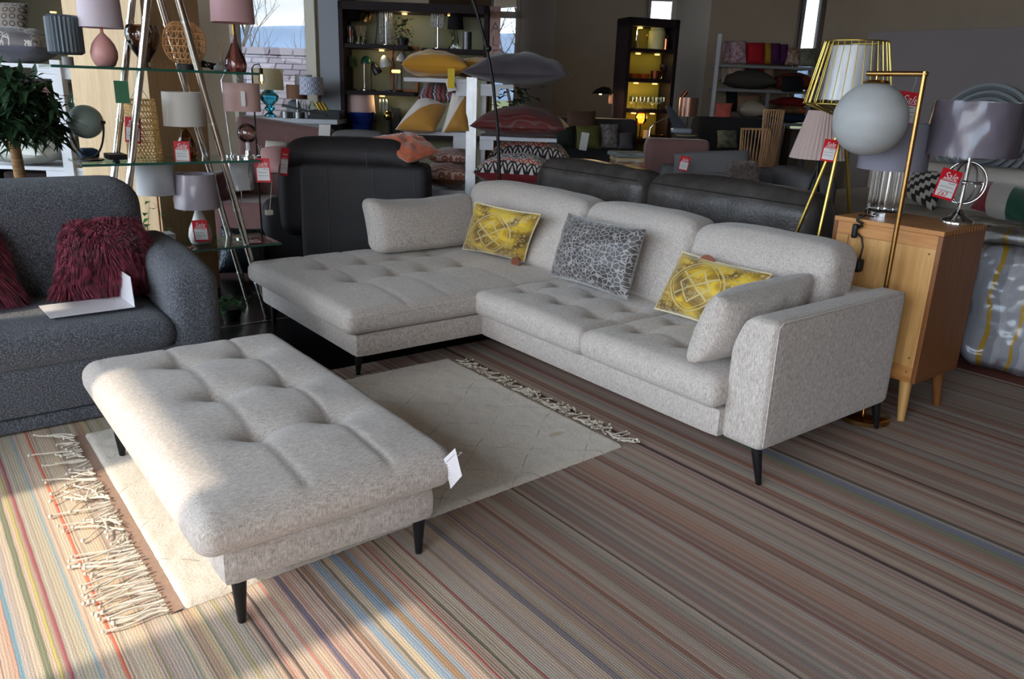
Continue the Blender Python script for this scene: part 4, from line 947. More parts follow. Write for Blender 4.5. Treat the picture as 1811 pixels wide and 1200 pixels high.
for a in (CX0 + .022, CX1 - .085): MB().box((a, CY0 + .003, CZ0 + .075), (a + .063, CY0 + .03, CZ1 - .085)).make('stile', OAK, cab, smooth=False, bevel=.0015)
dv = MB()
for k in range(14):
    y = CY0 + .02 + k * .03; dv.box((CX1 - .001, y, CZ1 - .0225), (CX1 + .0006, y + .013, CZ1 - .002)); dv.box((CX1 - .001, y, CZ0 + .002), (CX1 + .0006, y + .013, CZ0 + .022))
o = dv.make('dovetail_row', M('end_grain', (118, 72, 34), .5), cab, smooth=False, weld=False)
sc_ = MB()
for z in (CZ1 - .11, CZ0 + .12, CZ0 + .05): sc_.tube([(CX1 - .05, CY0 + .0025, z), (CX1 - .05, CY0 + .0015, z)], .005, 10)
sc_.make('screw', M('screw_plug', (120, 76, 36), .5), cab, weld=False)
for x, y, ex, ey in ((CX1 - .07, CY0 + .06, .02, -.015), (CX1 - .07, CY1 - .05, .02, .03), (CX0 + .07, CY0 + .06, -.02, -.015), (CX0 + .07, CY1 - .05, -.02, .03)):
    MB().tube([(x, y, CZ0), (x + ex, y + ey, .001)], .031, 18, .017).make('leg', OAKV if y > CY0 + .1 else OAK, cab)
# crystal column lamp
cl_p = gz(1562, 381, CZ1); cS = ps(cl_p)
cr = thing('crystal_lamp', 'crystal column lamp with a grey drum shade on the oak cabinet', 'table lamp', cl_p + Vector((0, 0, .0005)))
MB().lathe([(31 * cS, 0), (31 * cS, 9 * cS), (27 * cS, 12 * cS)], 40).make('base', CHROME, cr)
for k in range(9):
    a = 2 * PI * k / 9; MB().tube([(24 * cS * math.cos(a), 24 * cS * math.sin(a), 12 * cS), (24 * cS * math.cos(a), 24 * cS * math.sin(a), 82 * cS)], 5.5 * cS, 10).make('crystal_rod', M('crystal', (250, 250, 250), 0.0, trans=1.0, ior=1.5), cr)
MB().tube([(0, 0, 12 * cS), (0, 0, 84 * cS)], 6 * cS, 12).make('stem', CHROME, cr)
MB().lathe([(29 * cS, 80 * cS), (29 * cS, 84 * cS)], 36).make('collar', CHROME, cr)
shade_mb(56 * cS, 55 * cS, 80 * cS, 158 * cS).make('lamp_shade', GREYSH, cr)
ax = lambda px, py: (gz(px, py, CZ1))
e = Vector((-2.045, CY0 - .012, .90)); r0 = Vector((-2.06, CY0 - .012, .94))
L0 = cr.location
def py_(px, py, y): d = ray(px, py); return CAM + d * (y / d.y)
def pf(px, py, o=.012): return py_(px, py, CY0 - o)
kn = []; k0 = pf(1522, 384, .014)
for k in range(28): a = k * .9; kn.append(k0 + Vector((.016 * math.sin(a), -.006 * math.cos(a * 1.3), -.0022 * k + .012 * math.sin(a * .7))))
pts = [gz(1545, 383, CZ1 + .006), gz(1528, 380, CZ1 + .006), pf(1520, 380, .006)]
tail = [pf(1524, 420), pf(1526, 436), pf(1522, 452), pf(1520, 462)]
MB().tube([p - L0 for p in pts + kn + tail], .0045, 7).make('cord', BLKPL, cr)
q_ = pf(1512, 408) - L0; MB().rbox(q_ + Vector((-.012, -.014, -.035)), q_ + Vector((.014, .008, .035)), .008, (6, 6, 8)).make('switch', BLKPL, cr)
q_ = pf(1516, 468) - L0; o = MB().rbox(q_ + Vector((-.03, -.04, -.03)), q_ + Vector((.034, .008, .034)), .012, (8, 8, 8)).make('plug', BLKPL, cr)
MB().box(q_ + Vector((-.024, -.0415, -.016)), q_ + Vector((.014, -.0385, .014))).make('plug_label', M('plug_label_red', (190, 60, 70), .5), o, smooth=False)
# chrome ring lamp
rp = gz(1692, 394, CZ1); rS = ps(rp)
rl = thing('ring_lamp', 'chrome lamp with crossed rings and a plastic-wrapped lilac grey drum shade on the oak cabinet', 'table lamp', rp + Vector((0, 0, .0005)), YAW)
MB().lathe([(27 * rS, 0), (27 * rS, 4 * rS), (24 * rS, 7 * rS), (12 * rS, 12 * rS), (8 * rS, 18 * rS), (4 * rS, 24 * rS)], 40).make('base', CHROME, rl)
MB().tube([(0, 0, 22 * rS), (0, 0, 120 * rS)], 4.2 * rS, 16).make('stem', CHROME, rl)
zc = 70 * rS
for k, an in enumerate((0.0, .5, -.55)):
    MB().tube([(33 * rS * math.cos(q) * math.cos(an), 33 * rS * math.cos(q) * math.sin(an), zc + 36 * rS * math.sin(q)) for q in [2 * PI * i / 40 for i in range(40)]], 1.6 * rS, 8, closed=True).make('ring', CHROME, rl)
MB().tube([(0, 0, zc), (34 * rS, 4 * rS, zc - 1 * rS)], 3 * rS, 12).make('cross_bar', CHROME, rl)
MB().sphere((0, 0, zc), 6 * rS, 16, 10).make('hub', CHROME, rl)
SH_L = shade_fabric('lilac_grey_shade', (136, 128, 142), .15)
z0, z1, rr = 116 * rS, 204 * rS, 71 * rS
shade_mb(rr, rr * .98, z0, z1).make('lamp_shade', SH_L, rl)
n = 60; w = []
for i in range(11):
    for j in range(n):
        a = 2 * PI * j / n; z = z0 + (z1 - z0) * i / 10
        k = .009 * noise.noise(Vector((math.cos(a) * 4, math.sin(a) * 4, z * 12))) + .006 * noise.noise(Vector((math.cos(a) * 12, math.sin(a) * 12, z * 30)))
        w.append(((rr + .008 + k) * math.cos(a), (rr + .008 + k) * math.sin(a), z + (-.008 if i == 0 else (.006 if i == 10 else 0))))
MB().add(w, [(i * n + j, i * n + (j + 1) % n, (i + 1) * n + (j + 1) % n, (i + 1) * n + j) for i in range(10) for j in range(n)]).make('plastic_wrap', PLASTIC, rl)
sale_tag('red sale tag tied to the chrome ring lamp on the oak cabinet', 1676, 326, rp.dot(FH) - .12, 40, 52, .22, .1, '£63', 26)

# ------------------------------------------------------------------ brass globe floor lamp
gp_ = Vector((-1.775, 3.63, 0)); gf = thing('globe_floor_lamp', 'brass floor lamp with a white opal globe hanging from its square arm', 'floor lamp', gp_)
MB().lathe([(.125, 0.001), (.125, .022), (.12, .026)], 44).make('base', BRASS, gf)
MB().tube([(0, 0, .02), (0, 0, 1.632)], .0115, 16).make('pole', BRASS, gf)
MB().tube([(.012, 0, 1.622), (-.265, 0, 1.622)], .0115, 16).make('arm', BRASS, gf)
MB().tube([(-.215, 0, 1.615), (-.215, 0, 1.59)], .006, 10).make('drop', BRASS, gf)
MB().lathe([(.055, 1.578), (.06, 1.583), (.05, 1.592), (.01, 1.596)], 32, (-.215, 0, 0)).make('collar', BRASS, gf)
OPAL = shade_fabric('opal_glass', (206, 209, 210), .3, 5); OPAL.node_tree.nodes['Principled BSDF'].inputs['Roughness'].default_value = .35
MB().sphere((-.215, 0, 1.421), .164, 44, 28).make('globe', OPAL, gf)
gd = (gp_ + Vector((-.1, .02, 1.4))).dot(FH)
sale_tag('red sale tag hanging between the opal globe and the brass pole', 1605, 192, gd + .18, 44, 56, .1, 0, '£65', 34)

# ------------------------------------------------------------------ gold wire tripod lamp
tl_c = at(1495, 205, (Vector((-2.2, 3.82, 1.4))).dot(FH)); tS = ps(tl_c)
tp = thing('tripod_lamp', 'gold tripod floor lamp with an open wire cage around a white shade', 'floor lamp', (tl_c.x, tl_c.y, 0), YAW)
hz_ = tl_c.z + .01
mid = Vector((tl_c.x, tl_c.y, 0)); Ri = Matrix.Rotation(-YAW, 3, 'Z')
for wx in ((-2.58, 3.72, 0), (-2.24, 3.66, 0), (-2.22, 4.34, 0)):
    q = Ri @ (Vector(wx) - mid); MB().tube([(0, 0, hz_ - .01), (q.x, q.y, .004)], .0095, 12).make('leg', GOLD, tp)
MB().lathe([(.02, hz_ - .03), (.028, hz_ - .01), (.02, hz_ + .02)], 20).make('hub', GOLD, tp)
zb, zt, rb_, rt_ = hz_ + .045, hz_ + .335, .205, .145
for nm, r, z in (('top_ring', rt_, zt), ('lower_ring', rb_, zb)): MB().tube([(r * math.cos(2 * PI * i / 44), r * math.sin(2 * PI * i / 44), z) for i in range(44)], .0038, 8, closed=True).make(nm, GOLD, tp)
mb = MB()
for k in range(30):
    a = 2 * PI * k / 30; c, s_ = math.cos(a), math.sin(a); mb.tube([(rt_ * c, rt_ * s_, zt), (rb_ * c, rb_ * s_, zb), (.022 * c, .022 * s_, hz_ - .02)], .0022, 6)
mb.make('wire_cage', GOLD, tp, weld=False)
shade_mb(.125, .105, zb + .02, zt - .02).make('lamp_shade', WHSH, tp)
n = 40; w = []
for i in range(9):
    for j in range(n):
        a = 2 * PI * j / n; z = zb + .015 + (zt - zb - .03) * i / 8; r = .133 - .02 * i / 8 + .006 * noise.noise(Vector((math.cos(a) * 5, math.sin(a) * 5, z * 16)))
        w.append((r * math.cos(a), r * math.sin(a), z))
MB().add(w, [(i * n + j, i * n + (j + 1) % n, (i + 1) * n + (j + 1) % n, (i + 1) * n + j) for i in range(8) for j in range(n)]).make('plastic_wrap', PLASTIC, tp)
sale_tag('red sale tag tied to the front leg of the gold tripod lamp', 1467, 266, (Vector((-2.3, 3.78, 1.2))).dot(FH) - .12, 25, 38, .1, 0, None, 8)
# pleated pink floor lamp behind
pk2 = thing('pleated_lamp', 'pale pink pleated cone lamp on black legs behind the gold tripod lamp', 'floor lamp', fl(1446, 240, 5.4), YAW)
q = ps(on(1452, 1.2, 5.4)); z1 = at(1470, 196, 5.4).z; z0 = at(1445, 280, 5.4).z
pm = MB(); vs = []; nn = 160
for r, z in ((50 * q, z0), (28 * q, z1), (27.3 * q, z1), (49.3 * q, z0)):
    for j in range(nn): a = 2 * PI * j / nn; k = 1 + .018 * math.cos(a * 40); vs.append((r * k * math.cos(a) + 8 * q, r * k * math.sin(a), z))
pm.add(vs, [(i * nn + j, i * nn + (j + 1) % nn, ((i + 1) % 4) * nn + (j + 1) % nn, ((i + 1) % 4) * nn + j) for i in range(4) for j in range(nn)]).make('lamp_shade', shade_fabric('pink_pleats', (222, 196, 188), .2), pk2)
MB().tube([(8 * q, 0, 0.3), (8 * q, 0, z1 - .02)], .01, 10).make('stem', BLACK, pk2)
for k in range(3): a = 2 * PI * k / 3 + .4; MB().tube([(8 * q, 0, z0 - .02), (8 * q + .22 * math.cos(a), .22 * math.sin(a), .004)], .009, 8).make('leg', BLACK, pk2)

# ------------------------------------------------------------------ leather sofa right behind
LEA = M('dark_leather', (78, 72, 69), .36, var=.3, vs=7, bump=.25, bs=60, c2=(54, 50, 48))
lt = thing('leather_sofa', 'worn dark grey leather sofa with two padded backs right behind the corner sofa', 'sofa')
for x0, x1 in ((-4.72, -3.60), (-3.59, -2.36)):
    mb = MB().rbox((x0, 3.86, .62), (x1, 4.16, 1.005), .11, (36, 14, 16), crown=.025, puff=.01)
    for p in mb.v: p.z += .008 * noise.noise(Vector((p.x * 6, p.y * 9, x0))); p.y += .03 * (p.z - .8) + .008 * noise.noise(Vector((p.x * 5, p.z * 8, 3)))
    o = mb.make('back_cushion', LEA, lt)
    MB().tube([(x0 + .05 + (x1 - x0 - .1) * i / 20, 3.86 + .012 * math.sin(i) * .4, .955) for i in range(21)], .003, 6).make('seam', M('leather_seam', (34, 31, 30), .5), o)
MB().rbox((-4.74, 3.78, .05), (-2.335, 3.98, .78), .07, (50, 8, 20), puff=.008).make('back_panel', LEA, lt)
for x0 in (-4.74, -2.50): MB().rbox((x0, 3.86, .05), (x0 + .17, 4.75, .66 if x0 < -3 else .8), .07, (8, 24, 16)).make('arm', LEA, lt)
MB().rbox((-4.6, 3.9, .1), (-2.5, 4.72, .46), .08, (40, 18, 10)).make('seat', LEA, lt)

# ------------------------------------------------------------------ cream leather sofa at the right, its cushions, the wrapped bundle
CRL = M('cream_leather', (190, 182, 172), .42, var=.05, vs=4)
cs = thing('sofa', 'cream leather sofa against the pale partition board at the right edge', 'sofa')
MB().rbox((-4.36, 7.40, .06), (.78, 8.25, .42), .06, (30, 16, 8)).make('base', CRL, cs)
for k, (a, b) in enumerate(((-3.88, -2.42), (-2.41, -.95), (-.94, .5))):
    MB().rbox((a, 7.32, .38), (b, 8.1, .545), .07, (20, 16, 6), crown=.02).make('seat_cushion', CRL, cs)
    MB().rbox((a, 7.92, .48), (b, 8.28, .96), .09, (20, 8, 14), puff=.015).make('back_cushion', CRL, cs)
MB().rbox((-4.36, 8.06, .06), (.78, 8.40, .90), .07, (30, 6, 12)).make('back_frame', CRL, cs)
am = MB().rbox((-4.43, 7.15, .05), (-3.89, 8.25, .63), .10, (10, 20, 14), crown=.03, puff=.02); am.make('arm', CRL, cs)
def check_fn(nt, u, v):
    n_ = nd(nt, 'ShaderNodeTexBrick', {'Vector': nd(nt, 'ShaderNodeCombineXYZ', {0: u, 1: v}).outputs[0], 'Color1': lin((214, 208, 200)), 'Color2': lin((18, 18, 20)), 'Mortar': lin((18, 18, 20)), 'Scale': 1.0, 'Mortar Size': .012, 'Brick Width': .17, 'Row Height': .125})
    n_.offset = .35; n_.inputs['Bias'].default_value = 0.0
    k = mth(nt, 'ADD', mth(nt, 'FLOOR', mth(nt, 'ADD', mth(nt, 'DIVIDE', u, .16), mth(nt, 'MULTIPLY', mth(nt, 'FLOOR', mth(nt, 'DIVIDE', v, .11)), .3))), mth(nt, 'FLOOR', mth(nt, 'DIVIDE', v, .11)))
    return mixc(nt, mth(nt, 'GREATER_THAN', mth(nt, 'MODULO', mth(nt, 'ABSOLUTE', k), 2.0), .5), lin((16, 16, 18)), lin((206, 200, 194)))
def yat(px, py, y): d = ray(px, py); return CAM + d * (y / d.y)
cushion('black and white check cushion on the cream leather sofa behind the lamps', MB().pillow(yat(1596, 346, 7.72), yat(1650, 374, 7.55), yat(1682, 308, 7.86), yat(1618, 298, 7.95), .2, 18, .05, .46), uvmat('check_cloth', check_fn))
def stripe3(nt, u, v): return ramp(nt, mth(nt, 'ADD', u, mth(nt, 'MULTIPLY', v, .06)), [(0, lin((136, 18, 44))), (.30, lin((196, 186, 178))), (.66, lin((24, 84, 62)))], 'CONSTANT')
cushion('red, cream and green striped cushion on the cream leather sofa', MB().pillow(yat(1716, 368, 7.5), yat(1812, 398, 7.25), yat(1850, 345, 7.6), yat(1738, 320, 7.8), .22, 20, .04, .46), uvmat('tricolour_velvet', stripe3, .5, .5))
# wrapped bundle
bm_ = thing('wrapped_bundle', 'upright roll wrapped in clear plastic with yellow stripes standing beside the oak cabinet', 'bundle', (-1.70, 5.12, 0), math.radians(18))
STR = newmat('grey_ticking')[0]; nt_ = STR.node_tree
sx_ = nd(nt_, 'ShaderNodeSeparateXYZ', {0: nd(nt_, 'ShaderNodeTexCoord').outputs['Object']})
wv_ = mth(nt_, 'ADD', sx_.outputs[0], mth(nt_, 'MULTIPLY', nd(nt_, 'ShaderNodeTexNoise', {'Vector': nd(nt_, 'ShaderNodeTexCoord').outputs['Object'], 'Scale': 4.0}).outputs[0], .12))
fr_ = mth(nt_, 'FRACT', mth(nt_, 'DIVIDE', wv_, .15))
nt_.links.new(ramp(nt_, fr_, [(0, lin((176, 174, 180))), (.42, lin((196, 152, 40))), (.56, lin((156, 154, 160))), (.8, lin((188, 186, 190)))], 'CONSTANT'), nt_.nodes['Principled BSDF'].inputs['Base Color'])
def crumple(mb, a, f, s=0): 
    for p in mb.v: p += Vector((noise.noise(p * f + Vector((s, 0, 0))), noise.noise(p * f + Vector((0, 9 + s, 0))), noise.noise(p * f + Vector((0, 0, 17 + s))))) * a
    return mb
crumple(MB().rbox((-.27, -.22, .01), (.42, .25, .72), .12, (20, 16, 18), crown=.03), .02, 6).make('roll', STR, bm_)
o = crumple(crumple(MB().rbox((-.30, -.26, .02), (.45, .28, .755), .12, (50, 36, 44), crown=.03), .02, 6), .014, 22, 3)
for p in o.v: p.z = max(p.z, .004)
o.make('plastic_wrap', PLASTIC, bm_)
crumple(MB().rbox((-.42, -.16, .74), (.7, .34, .84), .045, (60, 30, 6)), .016, 9).make('folded_plastic', glassy('cloudy_plastic', (.90, .88, .82, 1), .08, .32, k=.4), bm_)
crumple(MB().rbox((-.38, -.1, .745), (.66, .3, .80), .02, (20, 10, 4)), .01, 6).make('top_wrap', STR, bm_)
# ribbed round ornament behind the ring lamp
c_ = yat(1737, 237, 8.40); q = ps(c_)
am_ = thing('ribbed_disc', 'large round ribbed grey ornament behind the shade of the chrome ring lamp', 'ornament', (c_.x, c_.y, c_.z), 0)
GR = M('ribbed_grey', (128, 132, 136), .6)
for k, r in enumerate((86, 74, 63, 52)):
    MB().lathe([((r - 10) * q, -.02 - .004 * k), ((r - 5) * q, .012 + .004 * k), (r * q, .005), (r * q, -.02)], 60, loop=True).make('rib_ring', GR, am_).rotation_euler = (PI / 2, 0, 0)
MB().lathe([(44 * q, -.02), (44 * q, 0)], 48).make('centre_disc', M('brown_centre', (62, 44, 38), .6), am_).rotation_euler = (PI / 2, 0, 0)
# ------------------------------------------------------------------ black recliner with an orange throw cushion
BLK = M('black_leather', (42, 39, 42), .6, var=.12, vs=5, bump=.2, bs=70)
RD = 6.0
ro = fl(640, 290, RD); rs = ps(at(640, 300, RD))
rc = thing('recliner', 'black leather recliner seen from behind at the end of the chaise', 'recliner chair', ro, YAW)
X = lambda px: (px - 640) * rs
ztop = at(640, 250, RD).z; zmid = at(640, 289, RD).z
MB().rbox((X(527), 0, .05), (X(756), .32, zmid), .055, (26, 8, 24), puff=.008).make('back_panel', BLK, rc)
mb = MB().rbox((X(492), .02, zmid - .06), (X(735), .34, ztop), .10, (30, 14, 14), crown=.02, puff=.01)
for p in mb.v: p.z -= .10 * max(0, (p.x - X(690)) / (X(735) - X(690))) ** 2 + .07 * max(0, (X(540) - p.x) / (X(540) - X(492))) ** 2; p.z += .006 * noise.noise(p * 8)
mb.make('headrest', BLK, rc)
mb = MB().rbox((X(485), .05, .35), (X(545), .6, zmid + .02), .09, (10, 16, 16), puff=.02); mb.make('wing', BLK, rc)
MB().rbox((X(440), .2, .05), (X(540), .74, .62), .09, (10, 20, 12), puff=.02).make('arm', BLK, rc)
MB().rbox((X(735), .2, .05), (X(790), .74, .55), .07, (8, 18, 12)).make('arm', BLK, rc)
MB().rbox((X(530), .3, .1), (X(745), .74, .48), .08, (16, 16, 8)).make('seat', BLK, rc)
STI = M('grey_stitch', (84, 82, 84), .7); mb = MB()
for px in (578, 660, 733): mb.tube([(X(px), -.010, .1), (X(px), -.010, zmid - .04)], .0022, 5)
mb.tube([(X(650), -.03, zmid - .02), (X(648), .0, ztop - .07), (X(647), .1, ztop + .002)], .0022, 5)
mb.make('stitching', STI, rc, weld=False)
sale_tag('red sale tag hanging on the left wing of the black recliner', 503, 286, RD - .1, 14, 48, .12, .5)
ORG = M('orange_velvet', (206, 104, 66), .6, var=.18, vs=9, sheen=.6)
zc_ = ztop + .01
def pz(px, py, D): return at(px, py, D)
cushion('burnt orange velvet cushion slumped over the top of the black recliner', MB().pillow(pz(722, 288, 5.9), pz(778, 268, 6.15), pz(735, 238, 6.5), pz(655, 243, 6.25), .13, 24, .04, .5, .5, 4), ORG)

# ------------------------------------------------------------------ white cushion display in the middle
SD = 6.75
so_ = fl(834, 200, SD); ss = ps(at(832, 200, SD)); Xs = lambda px: (px - 832) * ss
ws = thing('shelf_unit', 'white cushion display shelves on an aluminium post behind the black recliner', 'shelf unit', so_, YAW)
zt_, zl_ = at(760, 138, SD).z, at(760, 232, SD).z
zr2 = at(900, 242, SD).z; zfl = at(800, 338, SD).z
MB().box((-.045, -.03, .005), (.045, .05, at(832, 136, SD).z)).make('post', ALU, ws, smooth=False, bevel=.004)
MB().box((.0, -.034, .005), (.012, -.029, at(832, 136, SD).z)).make('post_rib', ALU, ws, smooth=False)
MB().box((.055, .46, .005), (.10, .5, zt_)).make('post', ALU, ws, smooth=False, bevel=.004)
def board(a, b, z, th=.032, y0=.0, y1=.52, brk=None):
    o = MB().box((Xs(a), y0, z - th), (Xs(b), y1, z)).make('shelf_board', WHITEB, ws, smooth=False, bevel=.004)
    if brk: MB().box((Xs(brk[0]), y0 + .004, z - brk[2] * ss), (Xs(brk[1]), y0 + .03, z - th)).make('bracket', WHITEB, o, smooth=False)
board(712, 826, zt_, brk=(804, 826, 28)); board(847, 905, zt_ - .03, brk=(847, 880, 20))
board(712, 826, zl_, brk=(800, 826, 28)); board(847, 985, zr2, brk=(847, 872, 24))
board(700, 826, zfl, .05, .05, .6); board(847, 1000, zfl + .02, .05, .05, .6)
def lying(label, px0, px1, z, D, t, depth, mat, rz=0.0, group=None, name='cushion', tilt=0.0, flat=.7, wr=.15, seed=1, power=.46):
    c = on((px0 + px1) / 2, z, D + depth / 2); w = (px1 - px0) * ps(c)
    h = depth / 2
    mb = MB().pillow((-w / 2, -h, -tilt), (w / 2, -h, tilt), (w / 2, h, tilt), (-w / 2, h, -tilt), t, 22, .06, power, wr, seed, flat)
    zl = min(p.z for p in mb.v)
    o = mb.make(name, mat, loc=c + Vector((0, 0, -zl + .001)), rz=YAW + rz); return setp(o, label, 'cushion', group)
def lines_fn(base, line):
    def f(nt, u, v):
        uv = nd(nt, 'ShaderNodeCombineXYZ', {0: u, 1: v}).outputs[0]
        t = mth(nt, 'ADD', v, mth(nt, 'MULTIPLY', mth(nt, 'SINE', mth(nt, 'MULTIPLY', u, PI)), .16))
        z = mth(nt, 'ADD', v, mth(nt, 'MULTIPLY', mth(nt, 'PINGPONG', mth(nt, 'MULTIPLY', u, 6.0), .5), .12))
        l = 0.0
        for q, c_, w_ in ((t, .30, .016), (t, .37, .012), (t, .44, .012), (z, .62, .014), (z, .74, .02), (t, .98, .014)):
            k = mth(nt, 'LESS_THAN', mth(nt, 'ABSOLUTE', mth(nt, 'SUBTRACT', q, c_)), w_); l = k if isinstance(l, float) else mth(nt, 'MAXIMUM', l, k)
        return mixc(nt, mth(nt, 'MULTIPLY', l, .85), lin(base), lin(line))
    return f
MUS = uvmat('mustard_line_cloth', lines_fn((206, 148, 40), (232, 214, 180)), .8)
G1 = 'cushions on the middle white display'
lying('mustard cushion with white line drawing on the top left board of the middle display', 712, 826, zt_, SD - .02, .26, .5, MUS, .1, G1, seed=2)
lying('second mustard cushion tucked behind the large grey velvet cushion', 796, 905, zt_, SD + .35, .22, .42, MUS, -.1, G1, seed=3)
GV = M('grey_mauve_velvet', (66, 58, 66), .7, var=.14, vs=7, sheen=.3)
lying('large grey mauve velvet cushion on the top right board of the middle display', 828, 1008, zt_ - .03, SD - .25, .34, .62, GV, -.16, G1, seed=4, power=.55, flat=.45)
yt = MB().box((-.028, 0, -.12), (.028, .002, .03)).make('yellow_label', M('yellow_label', (214, 186, 40), .6), smooth=False, loc=at(798, 128, SD - .06), rz=YAW); setp(yt, 'yellow paper label under the mustard cushion at the edge of the top board', 'label')
pt = MB().box((-.035, 0, -.05), (.035, .002, .045)).make('paper_label', WHITEC, smooth=False, loc=at(797, 150, SD - .05), rz=YAW); pt.rotation_euler = (.2, -.25, YAW); setp(pt, 'crumpled white paper label hanging from the top left board', 'label')
def whiteochre(nt, u, v): return mixc(nt, mth(nt, 'GREATER_THAN', mth(nt, 'SUBTRACT', mth(nt, 'ADD', v, .02), mth(nt, 'MULTIPLY', u, 1.0)), 0.0), lin((184, 132, 52)), lin((222, 212, 204)))
WO = uvmat('white_ochre_cloth', whiteochre, .85)
cushion('white and ochre diagonal cushion leaning at the left of the lower board', MB().pillow(at(699, 229, SD - .1), at(768, 232, SD - .12), at(791, 188, SD + .15), at(744, 172, SD + .2), .2, 20, .05, .46, .1, 2), WO, group=G1)
cushion('white and ochre diagonal cushion upright against the aluminium post', MB().pillow(at(780, 235, SD - .08), at(829, 232, SD - .05), at(831, 166, SD + .12), at(800, 164, SD + .12), .16, 20, .05, .46, .1, 3), uvmat('white_ochre_cloth_steep', lambda nt, u, v: mixc(nt, mth(nt, 'GREATER_THAN', mth(nt, 'SUBTRACT', mth(nt, 'MULTIPLY', v, .75), u), -.12), lin((184, 132, 52)), lin((222, 212, 204)))), group=G1)
def zig(nt, u, v):
    z = mth(nt, 'PINGPONG', mth(nt, 'MULTIPLY', v, 9.0), .5); k = mth(nt, 'FRACT', mth(nt, 'ADD', mth(nt, 'MULTIPLY', u, 3.0), mth(nt, 'MULTIPLY', z, .25)))
    return ramp(nt, k, [(0, lin((130, 52, 44))), (.2, lin((24, 22, 34))), (.38, lin((196, 188, 178))), (.46, lin((60, 66, 96))), (.62, lin((150, 70, 62))), (.82, lin((28, 24, 30)))], 'CONSTANT')
cushion('zigzag striped knit cushion under the top left board of the middle display', MB().pillow(at(736, 175, SD + .1), at(806, 176, SD + .1), at(808, 150, SD + .35), at(752, 152, SD + .35), .16, 18, .05, .46), uvmat('zigzag_knit', zig), group=G1)
def zebra(nt, u, v):
    uv = nd(nt, 'ShaderNodeCombineXYZ', {0: u, 1: v}).outputs[0]
    w = nd(nt, 'ShaderNodeTexWave', {'Vector': uv, 'Scale': 6.0, 'Distortion': 12.0, 'Detail': 1.0, 'Detail Scale': .7}, bands_direction='Y').outputs[1]
    return ramp(nt, w, [(.5, lin((96, 24, 20))), (.62, lin((60, 20, 22))), (.74, lin((104, 66, 64)))])
lying('dark red cushion with wavy striped weave on the lower right board of the middle display', 838, 1004, zr2, SD - .25, .32, .6, uvmat('red_wave_cloth', zebra, .6, .1), -.1, G1, seed=6, power=.55, flat=.5)
def lattice(nt, u, v):
    def arcs(su, sv, off):
        a = mth(nt, 'SUBTRACT', mth(nt, 'FRACT', mth(nt, 'ADD', mth(nt, 'MULTIPLY', u, su), off)), .5); b = mth(nt, 'SUBTRACT', mth(nt, 'FRACT', mth(nt, 'ADD', mth(nt, 'MULTIPLY', v, sv), off)), .5)
        r = mth(nt, 'SQRT', mth(nt, 'ADD', mth(nt, 'MULTIPLY', a, a), mth(nt, 'MULTIPLY', b, b)))
        return mth(nt, 'LESS_THAN', mth(nt, 'ABSOLUTE', mth(nt, 'SUBTRACT', r, .5)), .065)
    l = mth(nt, 'MAXIMUM', arcs(8, 5, 0.0), arcs(8, 5, .5))
    row = mth(nt, 'FRACT', mth(nt, 'MULTIPLY', v, 3.0))
    lc = ramp(nt, row, [(0, lin((32, 24, 34))), (.34, lin((208, 74, 42))), (.67, lin((98, 88, 96)))], 'CONSTANT')
    c = mixc(nt, l, lin((214, 204, 194)), lc)
    z = nd(nt, 'ShaderNodeSeparateXYZ', {0: nd(nt, 'ShaderNodeTexCoord').outputs['Object']}).outputs[2]
    return mixc(nt, mth(nt, 'LESS_THAN', z, .002), c, lin((116, 20, 26)))
LAT = uvmat('red_lattice_cloth', lattice, .85)
lying('red backed cushion with an orange and black lattice, nearest on the bottom right shelf', 846, 982, zfl + .02, SD - .2, .30, .5, LAT, -.2, G1, tilt=0, seed=7, flat=1.0)
lying('red backed lattice cushion peeking out behind the nearest lattice cushion', 866, 1004, zfl + .08, SD + .35, .34, .45, LAT, -.1, G1, seed=8, flat=1.0)
def swirl(c1, c2): 
    def f(nt, u, v):
        uv = nd(nt, 'ShaderNodeCombineXYZ', {0: u, 1: v}).outputs[0]
        w = nd(nt, 'ShaderNodeTexWave', {'Vector': uv, 'Scale': 5.5, 'Distortion': 11.0, 'Detail': 2.0}, wave_type='RINGS').outputs[1]
        z = nd(nt, 'ShaderNodeSeparateXYZ', {0: nd(nt, 'ShaderNodeTexCoord').outputs['Object']}).outputs[2]
        return mixc(nt, mth(nt, 'LESS_THAN', z, -.02), ramp(nt, w, [(.45, lin(c1)), (.6, lin(c2))]), lin((110, 62, 30)))
    return f
PAI = uvmat('paisley_cloth', swirl((150, 92, 76), (206, 176, 164)), .85)
lying('pinkish brown swirl cushion lower in the stack behind the recliner', 748, 830, zfl, SD - .02, .22, .45, PAI, .05, G1, seed=9, flat=1.0)
lying('pinkish brown swirl cushion upper in the stack behind the recliner', 762, 832, zfl + .17, SD + .12, .16, .42, PAI, -.05, G1, seed=10, flat=1.0)
pp = thing('leafy_plant', 'potted leafy plant between the grey mauve and dark red cushions', 'plant', on(912, .9, 8.6), YAW)
mb = MB(); R = random.Random(31)
MB().lathe([(.09, 0), (.12, .2), (.11, .2)], 18).make('pot', M('clay_pot', (120, 84, 60), .7), pp)
for k in range(60): a = R.uniform(0, 2 * PI); r = R.uniform(.02, .24); leaf_mb(mb, (r * math.cos(a), r * math.sin(a), .2 + R.uniform(.05, .42)), (math.cos(a), math.sin(a), R.uniform(-.5, .6)), R.uniform(.10, .16), .035)
mb.make('foliage', M('plant_leaf', (50, 74, 48), .5, var=.3, vs=10), pp, weld=False)

